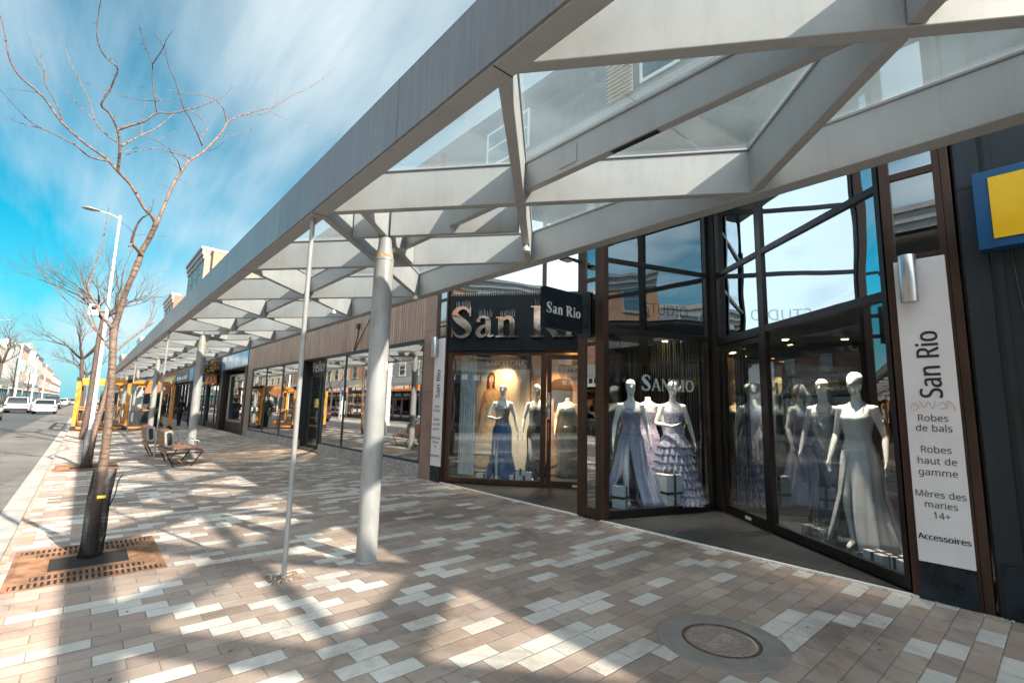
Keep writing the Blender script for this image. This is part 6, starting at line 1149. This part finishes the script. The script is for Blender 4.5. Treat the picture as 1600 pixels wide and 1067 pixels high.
# ------------------------------------------------------------------ cars
def car(x, y, paint, label, kind='sedan', L=4.5, W=1.82, H=1.46):
    c = empty('parked_car', (x, y, -.10), label, 'car', 'cars on the street'); z = -.10
    pm = mat('paint_%.2f_%.2f' % (paint[0], paint[2]), paint, .28, bump=0, var=.02, coat=.6); gl = mat('car_glass', (.012, .018, .022), .06, bump=0, spec=.8)
    suv = kind == 'suv'; hb = 1.03 if suv else .96
    def ring(yy, hw, z0, z1, r=.12):
        return [(x+px, y+yy, z+pz) for px, pz in rrect(0, (z0+z1)/2, 2*hw, z1-z0, min(r, (z1-z0)*.45), 4)]
    w2 = W/2
    secs = [(-.02, w2*.84, .38, .70), (.04, w2*.93, .30, .80), (.2, w2*.985, .24, hb), (.9, w2, .2, hb+.02), (2.3, w2, .2, hb-.02), (3.3, w2*.99, .2, hb-.06), (4.1*L/4.5, w2*.95, .24, .76), (4.4*L/4.5, w2*.86, .30, .66), (L, w2*.72, .36, .58)]
    m = MB(); m.loft([ring(*s) for s in secs]); m.build('body', pm, c)
    top = H
    gs = [(.12 if suv else .38, w2*.86, hb-.03, hb+.0), (.30 if suv else .75, w2*.80, hb-.03, top-.14), (.62 if suv else 1.15, w2*.73, hb-.03, top-.02), (1.6, w2*.74, hb-.03, top), (2.3, w2*.73, hb-.05, top-.06), (3.15, w2*.86, hb-.08, hb-.0)]
    m = MB(); m.loft([ring(*s, .08) for s in gs]); m.build('glass_house', gl, c)
    rs = [(.60 if suv else 1.12, w2*.70, top-.05, top+.005), (1.6, w2*.715, top-.04, top+.018), (2.35, w2*.69, top-.1, top-.045)]
    m = MB(); m.loft([ring(*s, .02) for s in rs]); m.build('roof', pm, c)
    for s in (1, -1):
        m = MB()
        for a, b_ in ((gs[0], gs[1]), (gs[1], gs[2])): m.beam((x+s*a[1]*.97, y+a[0], z+a[3]), (x+s*b_[1]*.97, y+b_[0], z+b_[3]), .09, .05)
        m.build('pillar', pm, c)
        m = MB(); m.loft([[(x+s*(w2*f)+px, y+yy, z+pz) for px, pz in rrect(0, .73, ww, .16, .05, 3)] for yy, f, ww in ((-.015, .70, .28), (.05, .74, .36), (.2, .82, .30))]); m.build('tail_light', mat('tail_red', (.35, .02, .015), .25, bump=0), c)
        for yy in (.85, L-.9):
            wl = MB(); wl.lathe([(.2, -.1), (.31, -.1), (.325, -.06), (.325, .06), (.31, .1), (.2, .1)], (x+s*(w2-.12), y+yy, z+.325), 24, axis='x'); wo = wl.build('wheel', mat('tyre', (.015, .015, .015), .8), c)
            rm = MB(); rm.lathe([(.2, -.105), (.19, -.07), (.05, -.08), (.001, -.08)] if s < 0 else [(.2, .105), (.19, .07), (.05, .08), (.001, .08)], (x+s*(w2-.12), y+yy, z+.325), 20, axis='x'); rm.build('rim', M['steel'], wo)
        m = MB(); m.loft([[(x+s*(w2+a), y+2.85+yy, z+hb+.05+pz) for yy, pz in rrect(0, 0, .12, ht, .04, 3)] for a, ht in ((-.06, .08), (.06, .13), (.16, .12))]); m.build('mirror', pm, c)
    m = MB(); m.loft([[(x+px, y+yy, z+pz) for px, pz in rrect(0, .42, ww, .22, .08, 4)] for yy, ww in ((-.05, W*.72), (.0, W*.9), (.15, W*.94))]); m.build('bumper', M['iron'] if suv else pm, c)
    MB().box(x-.26, x+.26, y-.058, y-.045, z+.52, z+.66).build('plate', mat('plate_white', (.6, .6, .62), .5, bump=0), c)
    return c
car(-2.97, 67, (.60, .60, .60), 'white hatchback driving away in the middle of the road', L=4.2, H=1.44)
car(-5.15, 70.5, (.58, .58, .58), 'white sedan parked at the left kerb beside the hatchback', 'suv', W=1.9, H=1.62)
car(-3.6, 98, (.02, .02, .024), 'black pickup ahead of the white hatchback', 'suv', L=5.0, W=1.95, H=1.82)
car(-3.3, 128, (.60, .60, .60), 'small white car ahead of the black pickup', L=4.2); car(-5.2, 112, (.25, .26, .27), 'grey car parked across from the black pickup', 'suv'); car(-3.0, 165, (.5, .5, .52), 'silver car far down the road', L=4.3)
car(-5.2, 140, (.05, .06, .08), 'dark car parked far down the left kerb', 'suv'); car(-1.9, 150, (.12, .12, .13), 'dark car at the right side far down the road')
car(-5.15, 46, (.03, .03, .035), 'black car parked across the road opposite the pergola', 'suv'); car(-5.15, 24, (.30, .31, .32), 'grey car parked across the road opposite the shoe shop')

# ------------------------------------------------------------------ figures
def remesh(ob, vox, sm=4):
    r = ob.modifiers.new('r', 'REMESH'); r.mode = 'VOXEL'; r.voxel_size = vox; r.use_smooth_shade = True
    s = ob.modifiers.new('s', 'SMOOTH'); s.iterations = sm; s.factor = .5
    bpy.context.view_layer.update(); me = bpy.data.meshes.new_from_object(ob.evaluated_get(bpy.context.evaluated_depsgraph_get()))
    old = ob.data; ob.modifiers.clear(); mats = list(old.materials); ob.data = me
    if not me.materials:
        for m_ in mats: me.materials.append(m_)
    for p_ in me.polygons: p_.use_smooth = True
    bpy.data.meshes.remove(old); return ob
TORSO = [(.78, .145, .10, .0), (.86, .168, .112, .0), (.93, .172, .115, .005), (1.0, .155, .10, .0), (1.08, .122, .082, -.008), (1.14, .112, .078, -.01), (1.20, .120, .084, -.008), (1.28, .138, .100, -.014), (1.33, .143, .108, -.018), (1.38, .142, .095, -.008), (1.43, .150, .075, .008), (1.465, .135, .058, .015), (1.49, .085, .048, .018), (1.515, .052, .046, .015), (1.58, .045, .045, .005)]
def body_mb(arms, legs, head=True, S=1.0, hs=1.0):
    """standing figure facing -Y, feet at z = 0, 1.8 tall; arms = [(elbow, wrist)] left, right; legs = [(knee, ankle, toe)]"""
    m = MB(); n = 20
    m.loft([[(rx*math.cos(a), oy+ry*math.sin(a), z) for a in [2*math.pi*i/n for i in range(n)]] for z, rx, ry, oy in TORSO])
    for s in (1, -1): m.sphere((s*.062, -.085, 1.315), .052, .045, .055)
    if head:
        m.tube([(0, .01, 1.50), (0, -.004, 1.64)], [.048, .045], 14)
        hd = [(1.585, .030, .036, -.030), (1.605, .048, .056, -.024), (1.64, .060, .075, -.014), (1.68, .068, .088, -.004), (1.72, .072, .094, .002), (1.76, .070, .090, .006), (1.79, .058, .074, .008), (1.812, .036, .045, .008), (1.82, .010, .012, .008)]
        m.loft([[(rx*hs*math.cos(a), oy+ry*hs*math.sin(a), z) for a in [2*math.pi*i/n for i in range(n)]] for z, rx, ry, oy in hd])
        m.sphere((0, -.098, 1.685), .011, .018, .026, 10, 8)
    for s, (el, wr, hd) in zip((1, -1), arms):
        sh = Vector((s*.155, .012, 1.432)); el = Vector(el); wr = Vector(wr); hd = Vector(hd).normalized()
        m.tube([sh-Vector((s*.05, 0, 0)), sh, sh.lerp(el, .35), sh.lerp(el, .7), el, el.lerp(wr, .25), el.lerp(wr, .65), wr], [.045, .050, .044, .038, .033, .034, .027, .021], 12)
        pm_ = wr+hd*.05; sd = Vector((0, 1, 0)) if abs(hd.y) < .7 else Vector((1, 0, 0)); sd = (sd-hd*sd.dot(hd)).normalized(); nn_ = hd.cross(sd)
        m.loft([[tuple(wr+hd*t+sd*(w_*math.cos(a))+nn_*(h_*math.sin(a))) for a in [2*math.pi*i/10 for i in range(10)]] for t, w_, h_ in ((-.02, .020, .018), (.02, .028, .015), (.06, .036, .014), (.085, .034, .011))])
        for i, (o_, l_) in enumerate(((-.026, .070), (-.009, .082), (.009, .076), (.025, .060))):
            a = wr+hd*.078+sd*o_; m.tube([a, a+hd*l_*.5-nn_*.004*s, a+hd*l_*.95-nn_*.016*s], [.0085, .0078, .0062], 7)
        a = wr+hd*.025-sd*.024; m.tube([a, a+hd*.035-sd*.022, a+hd*.07-sd*.026], [.0105, .0092, .007], 7)
    for s, (kn, an, toe) in zip((1, -1), legs):
        hp = Vector((s*.082, 0, .90)); kn, an, toe = Vector(kn), Vector(an), Vector(toe)
        m.tube([hp, hp.lerp(kn, .3), hp.lerp(kn, .7), kn, kn.lerp(an, .25), kn.lerp(an, .6), an], [.088, .080, .060, .048, .050, .038, .027], 14)
        m.tube([an+Vector((0, .03, -.03)), an+Vector((0, 0, -.02)), an.lerp(toe, .55), toe], [.026, .032, .030, .018], 10)
    return m
RELAX = [((.235, .03, 1.15), (.27, -.07, .90), (.06, -.12, -1)), ((-.235, .03, 1.15), (-.27, -.07, .90), (-.06, -.12, -1))]
HIP = [((.25, .02, 1.16), (.30, -.03, .90), (.1, -.1, -1)), ((-.27, -.02, 1.17), (-.10, -.20, 1.14), (.9, -.3, .25))]
STAND = [((.09, .0, .50), (.09, .02, .09), (.09, -.13, .03)), ((-.09, .0, .50), (-.09, .02, .09), (-.09, -.13, .03))]
STEP = [((.09, .02, .50), (.10, .08, .09), (.11, -.05, .03)), ((-.10, -.10, .52), (-.075, -.08, .09), (-.06, -.24, .03))]
def fold_skirt(mb, prof, folds, amp, slit=None, seed=0, n=120, yoff=0):
    """prof [(z, rx, ry)] from waist to hem; slit (centre, half width) opens the hem gradually; a thin two-sided cloth"""
    q = random.Random(seed); ph = [q.uniform(0, 6.28) for _ in range(3)]; k = len(prof); rings = []
    for i, (z, rx, ry) in enumerate(prof):
        t = i/(k-1); row = []
        a0, a1 = 0, 2*math.pi
        if slit:
            hw = slit[1]*max(0, (t-slit[2])/(1-slit[2]))**.7 if t > slit[2] else 0; a0, a1 = slit[0]+hw, slit[0]+2*math.pi-hw
        for j in range(n):
            a = a0+(a1-a0)*j/(n-1); f = 1+amp*t*(.6*math.sin(folds*a+ph[0])+.4*math.sin(folds*1.7*a+ph[1]+t))
            row.append((rx*f*math.cos(a), yoff+ry*f*math.sin(a), z+.008*t*math.sin(5*a+ph[2])))
        rings.append(row)
    V = [p for r in rings for p in r]; F = [(i*n+j, i*n+j+1, (i+1)*n+j+1, (i+1)*n+j) for i in range(k-1) for j in range(n-1)]; mb.add(V, F, True)
def interp(prof, m_=14):
    out = []; z0, z1 = prof[0][0], prof[-1][0]
    for i in range(m_+1):
        z = z0+(z1-z0)*i/m_
        for a, b in zip(prof, prof[1:]):
            if b[0] <= z <= a[0]+1e-9: t = (a[0]-z)/(a[0]-b[0]); out.append((z, a[1]+(b[1]-a[1])*t, a[2]+(b[2]-a[2])*t)); break
    return out
def bodice_mb(z0=1.02, z1=1.40, g=.009, top=None):
    m = MB(); n = 40; rows = 12; rings = []
    T = sorted(TORSO)
    for i in range(rows+1):
        row = []
        for j in range(n):
            a = 2*math.pi*j/n; zt = z1-.05*abs(math.cos(a))**2-(.06 if math.sin(a) > 0 else 0)*abs(math.sin(a))+(-.025*math.exp(-(math.cos(a)/.18)**2) if math.sin(a) < 0 else 0)
            z = z0+(zt-z0)*i/rows
            for p_, r_ in zip(T, T[1:]):
                if p_[0] <= z <= r_[0]: t = (z-p_[0])/(r_[0]-p_[0]); rx, ry, oy = (p_[c]+(r_[c]-p_[c])*t for c in (1, 2, 3)); break
            bust = .032*math.exp(-((z-1.315)/.05)**2)*(math.exp(-((math.cos(a)-.48)/.3)**2)+math.exp(-((math.cos(a)+.48)/.3)**2)) if math.sin(a) < 0 else 0
            row.append(((rx+g)*math.cos(a), oy+(ry+g+bust)*math.sin(a), z))
        rings.append(row)
    m.loft(rings, True, False); return m
def cloth(name, c1, c2, scale=8, rough=.5, sheen=.3, spark=0, c3=None):
    if name in MC: return MC[name]
    g = NG(name); n = g.noise(scale, 5, .65, dist=.4); st = [(.32, c1), (.62, c2)]
    if c3: st = [(.30, c1), (.45, c2), (.60, c3), (.72, c1)]
    base = g.ramp(n, st); g.p.inputs['Roughness'].default_value = rough; g.p.inputs['Sheen Weight'].default_value = sheen
    if spark:
        v = g.N.new('ShaderNodeTexVoronoi'); v.inputs['Scale'].default_value = 120; g.L.new(g.tc.outputs['Object'], v.inputs['Vector'])
        k = g.range(v.outputs['Distance'], .15, .4, spark, 0); base = g.mix(k, base, (.75, .75, .78)); g.L.new(k, g.p.inputs['Metallic'])
    g.L.new(base, g.p.inputs['Base Color']); g.bump(g.noise(90, 3, .6), .15, .004); MC[name] = g.m; return g.m
SOLE = {}
def mannequin(x, y, face, label, arms, legs, top_m, skirt_prof, skirt_m, folds=14, amp=.10, slit=None, seed=0, S=1.12, z=.08, tiers=None, head=True, straps=True, overlay=None):
    t = empty('mannequin', (x, y, z), label, 'mannequin', 'mannequins in the dress shop windows')
    bd = body_mb(arms, legs, head).build('body', M['mannequin'], t, org=(0, 0, 0)); remesh(bd, .0085, 3)
    b = bodice_mb(); 
    if straps:
        for s in (1, -1): b.tube([(s*.075, -.105, 1.37), (s*.085, -.075, 1.43), (s*.09, .0, 1.475), (s*.08, .06, 1.42)], .004, 5)
    b.build('bodice', top_m, t, org=(0, 0, 0), fix=True)
    sk = MB()
    if tiers:
        fold_skirt(sk, interp(skirt_prof), folds, amp*.5, None, seed)
        z0, zl = skirt_prof[0][0], skirt_prof[-1][0]
        for i in range(tiers):
            za = z0-.06-(z0-zl-.13)*i/(tiers-1); zb = max(za-.17, zl); P_ = interp(skirt_prof, 40); ra = min(P_, key=lambda p: abs(p[0]-za)); rb_ = min(P_, key=lambda p: abs(p[0]-max(zb, zl)))
            fold_skirt(sk, interp([(za, ra[1]+.006, ra[2]+.006), (zb, rb_[1]+.030, rb_[2]+.030)], 6), 19+2*i, .085, None, seed+i+1, 190)
    else: fold_skirt(sk, interp(skirt_prof), folds, amp, slit, seed)
    so_ = sk.build('skirt', skirt_m, t, org=(0, 0, 0), fix=False); sd_ = so_.modifiers.new('cloth', 'SOLIDIFY'); sd_.thickness = .004
    MB().lathe([(.16, -.012), (.16, .0), (.02, .002)], (0, 0, 0), 24).build('stand', M['steel'], t, org=(0, 0, 0))
    t.rotation_euler = (0, 0, face); t.scale = (S, S, S); return t
def face_to(x, y, tx, ty): return math.atan2(tx-x, -(ty-y))
GOWN = [(1.05, .125, .088), (.95, .178, .122), (.86, .185, .128), (.55, .215, .19), (.05, .33, .30)]
SLIM = [(1.05, .125, .088), (.95, .180, .124), (.86, .182, .126), (.5, .165, .15), (.03, .235, .22)]
WIDE = [(1.05, .13, .092), (.95, .19, .135), (.8, .225, .18), (.45, .29, .26), (.02, .40, .37)]
TRAIN = [(1.05, .125, .088), (.95, .180, .124), (.84, .19, .14), (.5, .26, .22), (.02, .46, .36)]
COLUMN = [(1.05, .125, .088), (.95, .180, .124), (.84, .185, .13), (.5, .19, .165), (.02, .30, .26)]
lav = cloth('lavender_satin', (.20, .225, .37), (.32, .35, .49), 3, .35); lavtop = cloth('violet_sequin', (.20, .17, .28), (.38, .36, .42), 22, .4, .2, .6)
flor = cloth('floral_chiffon', (.13, .18, .34), (.46, .50, .62), 24, .75, .4, 0, (.22, .15, .28)); navy = cloth('navy_satin', (.006, .012, .03), (.012, .022, .05), 4, .4); silver = cloth('silver_beads', (.06, .065, .07), (.26, .27, .28), 30, .35, .1, .7)
pale = cloth('pale_satin', (.68, .68, .70), (.80, .80, .81), 4, .35); royal = cloth('royal_blue_satin', (.003, .06, .19), (.006, .11, .32), 3, .35); blk = cloth('black_satin', (.006, .006, .008), (.014, .014, .018), 4, .4); green = cloth('dark_sequin', (.006, .012, .013), (.018, .03, .032), 25, .35, .1, .5)
mannequin(6.86, 4.83-.02, face_to(6.86, 4.83, 1.6, 0), 'mannequin in a lavender slit gown with one leg bare beside the bronze column', RELAX, STEP, lavtop, TRAIN, lav, 13, .13, (R(-108), .58, .10), 3)
mannequin(7.60, 4.47, face_to(7.6, 4.47, 3, -.5), 'mannequin in a tiered floral ruffle gown with one hand at the waist', HIP, STAND, flor, WIDE, flor, 12, .08, None, 9, tiers=9)
mauve = cloth('mauve_floral', (.24, .16, .26), (.40, .34, .44), 20, .7, .4, 0, (.16, .14, .24))
mannequin(7.62, 4.98, face_to(7.62, 4.98, 12, 8), 'added headless mannequin in mauve florals standing in for the mirrored back of the ruffle gown', RELAX, STAND, mauve, GOWN, mauve, 16, .08, None, 30, head=False)  # figure added in place of the ruffle gown's reflected back
mannequin(8.02, 2.33, face_to(8.02, 2.33, 3.2, 2.6), 'mannequin in a navy gown with a silver beaded bodice in the right display window', RELAX, STAND, silver, SLIM, navy, 11, .06, None, 12)
mannequin(6.92, 1.66, face_to(6.92, 1.66, 3.4, 2.4), 'mannequin in a pale slit gown nearest the grey lettered sign panel', RELAX, STEP, pale, GOWN, pale, 12, .10, (R(-110), .55, .1), 15)
mannequin(6.86, 8.12, face_to(6.86, 8.12, 2, 3.5), 'mannequin in a royal blue slit gown with a hand on its hip', HIP, STEP, silver, COLUMN, royal, 12, .08, (R(-108), .34, .25), 18)
mannequin(7.40, 7.62, face_to(7.4, 7.62, 3, 2.5), 'mannequin in a black gown standing next to the royal blue one', RELAX, STEP, silver, SLIM, blk, 11, .06, (R(-60), .4, .3), 21)
mannequin(8.33, 7.55, face_to(8.33, 7.55, 3, 1.5), 'headless mannequin in a dark sequinned gown behind the far door', RELAX, STAND, green, SLIM, green, 11, .05, None, 24, head=False)
mannequin(9.05, 7.3, face_to(9.05, 7.3, 3, 2), 'headless mannequin in a black dress deeper inside behind the far door', RELAX, STAND, blk, SLIM, blk, 11, .05, None, 25, head=False)

# display floors and gift boxes
def gift(x, y, w_, d_, h_, rz, label, bow=True, z=.015, m_=None):
    g = empty('gift_box', (x, y, z), label, 'gift box', 'wrapped boxes in the shop windows')
    MB().box(-w_/2, w_/2, -d_/2, d_/2, 0, h_).build('box', m_ or M['white'], g, .004, org=(0, 0, 0))
    r = MB(); t = .0025; r.box(-.022, .022, -d_/2-t, d_/2+t, -.0, h_+t); r.box(-w_/2-t, w_/2+t, -d_/2-t*1.6, d_/2+t*1.6, h_*.42, h_*.42+.04) if h_ > .2 else r.box(-w_/2-t, w_/2+t, -.02, .02, 0, h_+t*1.4)
    ro = r.build('ribbon', M['ink'], g, org=(0, 0, 0))
    if bow:
        b = MB()
        for s in (1, -1): b.tube(cr([(0, 0, h_+.005), (s*.04, -.01, h_+.07), (s*.085, 0, h_+.06), (s*.06, .01, h_+.02), (0, 0, h_+.01)]), .009, 6); b.tube(cr([(0, 0, h_+.02), (s*.03, -.03, h_+.03), (s*.04, -d_/2-.004, h_-.04)]), .008, 5)
        b.build('bow', M['ink'], ro, org=(0, 0, 0))
    g.rotation_euler = (0, 0, rz); return g
for o_ in (('display_platform', [(5.95, 4.78), (7.9, 4.08), (7.9, 5.72), (5.95, 4.95)]), ('display_platform', [(6.05, 1.12), (8.0, 3.68), (9.2, 2.9), (9.2, .6), (6.05, .6)]), ('display_platform', [(6.05, 8.8), (8.0, 6.25), (9.4, 6.4), (9.4, 9.2), (6.05, 9.2)])):
    n_ = {1.12: 'right display window', 4.78: 'middle display bay', 8.8: 'far display window'}[o_[1][0][1]]
    tag(floor_poly(o_[1], -.01, .075).build('display_platform', mat('display_grey', (.03, .033, .037), .5, var=.15)), 'low dark platform under the dresses of the '+n_, 'platform')
gift(7.24, 4.36, .33, .28, .52, -.3, 'tall white gift box with a black bow before the ruffle gown', z=.076)
gift(6.94, 4.52, .25, .16, .14, -.3, 'low white box at the hem of the lavender gown', False, z=.076)
gift(6.55, 4.80, .20, .20, .34, .2, 'white box half hidden by the bronze column', False, z=.076)
gift(6.93, 2.14, .30, .24, .17, .95, 'silver wrapped box with black ribbon on the floor of the right window', True, z=.076, m_=mat('silver_wrap', (.4, .4, .42), .25, .6, var=.4, scale=20))
gift(6.40, 1.42, .26, .18, .12, .9, 'white box with black ribbon in front of the pale gown', False, z=.076); gift(6.33, 1.22, .24, .17, .12, .8, 'white ribboned box nearest the frame in the right window', False, z=.076); gift(6.50, 1.12, .24, .17, .13, .9, 'white ribboned box behind the pair near the frame', False, z=.076)
gift(6.62, 8.36, .36, .18, .12, -.9, 'long white box with black ribbon left of the royal blue gown', False, z=.076)
gift(6.98, 7.80, .26, .2, .13, -.9, 'white box lying below the stack by the black gown', False, z=.076); g_ = gift(7.12, 7.66, .30, .12, .20, -.9, 'white ribboned box leaning on the others by the black gown', False, z=.076)
gift(7.03, 7.70, .20, .16, .13, -.7, 'white ribboned box on top of the others by the black gown', False, z=.207)

# ------------------------------------------------------------------ people
def person(x, y, face, label, arms, legs, shirt, trousers, hair, sleeve=True):
    t = empty('person', (x, y, 0), label, 'person'); sk = mat('skin', (.42, .24, .17), .55, bump=0, var=.05)
    b = body_mb(arms, legs, True).build('body', sk, t, org=(0, 0, 0)); remesh(b, .011, 3)
    n = 24; m = MB(); T = [r for r in TORSO if .84 < r[0] < 1.5]
    m.loft([[((rx+.022)*math.cos(a), oy+(ry+.022)*math.sin(a), z) for a in [2*math.pi*i/n for i in range(n)]] for z, rx, ry, oy in T])
    for s, (el, wr, hd) in zip((1, -1), arms):
        sh = Vector((s*.155, .012, 1.432)); el = Vector(el); wr = Vector(wr); m.tube([sh-Vector((s*.05, 0, 0)), sh, sh.lerp(el, .5), el]+([el.lerp(wr, .8)] if sleeve else []), [.062, .064, .056, .048]+([.036] if sleeve else []), 12)
    m.build('shirt', shirt, t, org=(0, 0, 0)); m = MB()
    m.loft([[((rx+.018)*math.cos(a), oy+(ry+.018)*math.sin(a), z) for a in [2*math.pi*i/n for i in range(n)]] for z, rx, ry, oy in [r for r in TORSO if r[0] < 1.05]])
    for s, (kn, an, toe) in zip((1, -1), legs): hp = Vector((s*.082, 0, .90)); kn, an = Vector(kn), Vector(an); m.tube([hp, hp.lerp(kn, .5), kn, kn.lerp(an, .6), an], [.105, .095, .075, .066, .062], 12)
    m.build('trousers', trousers, t, org=(0, 0, 0)); m = MB()
    for s, (kn, an, toe) in zip((1, -1), legs): an, toe = Vector(an), Vector(toe); m.tube([an+Vector((0, .05, -.055)), an+Vector((0, 0, -.05)), an.lerp(toe, .6), toe], [.03, .04, .038, .026], 10)
    m.build('shoes', M['black'], t, org=(0, 0, 0)); m = MB(); m.sphere((0, .02, 1.745), .084, .098, .088, 16, 10); m.sphere((0, .06, 1.68), .07, .06, .09, 14, 8); m.build('hair', hair, t, org=(0, 0, 0))
    t.rotation_euler = (0, 0, face); return t
CARRY = [((.24, .02, 1.15), (.20, -.22, 1.02), (-.3, -1, 0)), ((-.24, .03, 1.15), (-.27, -.02, .90), (-.05, -.1, -1))]
hair = mat('dark_hair', (.02, .015, .012), .6)
person(4.55, 36.6, R(205), 'person in a black short sleeved top and black trousers walking by the pergola', CARRY, STEP, mat('black_cloth', (.015, .015, .018), .8), mat('black_cloth', (.015, .015, .018), .8), hair, False)
person(4.95, 35.2, R(170), 'person in a dark navy coat half hidden by the second canopy post', RELAX, STAND, mat('navy_cloth', (.015, .025, .05), .8), mat('navy_cloth', (.015, .025, .05), .8), hair)

# ------------------------------------------------------------------ litter on the pavement
lt = MB(); q = random.Random(77)
for i in range(150):
    x, y = q.uniform(-.3, 5.6), q.uniform(.8, 14) if i % 3 else q.uniform(.8, 6); a = q.uniform(0, 6.28); s = q.uniform(.006, .022)
    if i % 4 == 0: x = FX-.12-abs(q.gauss(0, .12))
    u = Vector((math.cos(a), math.sin(a), 0)); v = Vector((-u.y, u.x, 0)); z = .003
    lt.add([Vector((x, y, z))-u*s, Vector((x, y, z+.004))+v*s*.4, Vector((x, y, z+.001))+u*s, Vector((x, y, z))-v*s*.45], [(0, 1, 2, 3)])
tag(lt.build('litter', mat('dry_leaf', (.14, .085, .05), .8, var=.5, scale=3, bump=0), fix=False), kind='stuff')
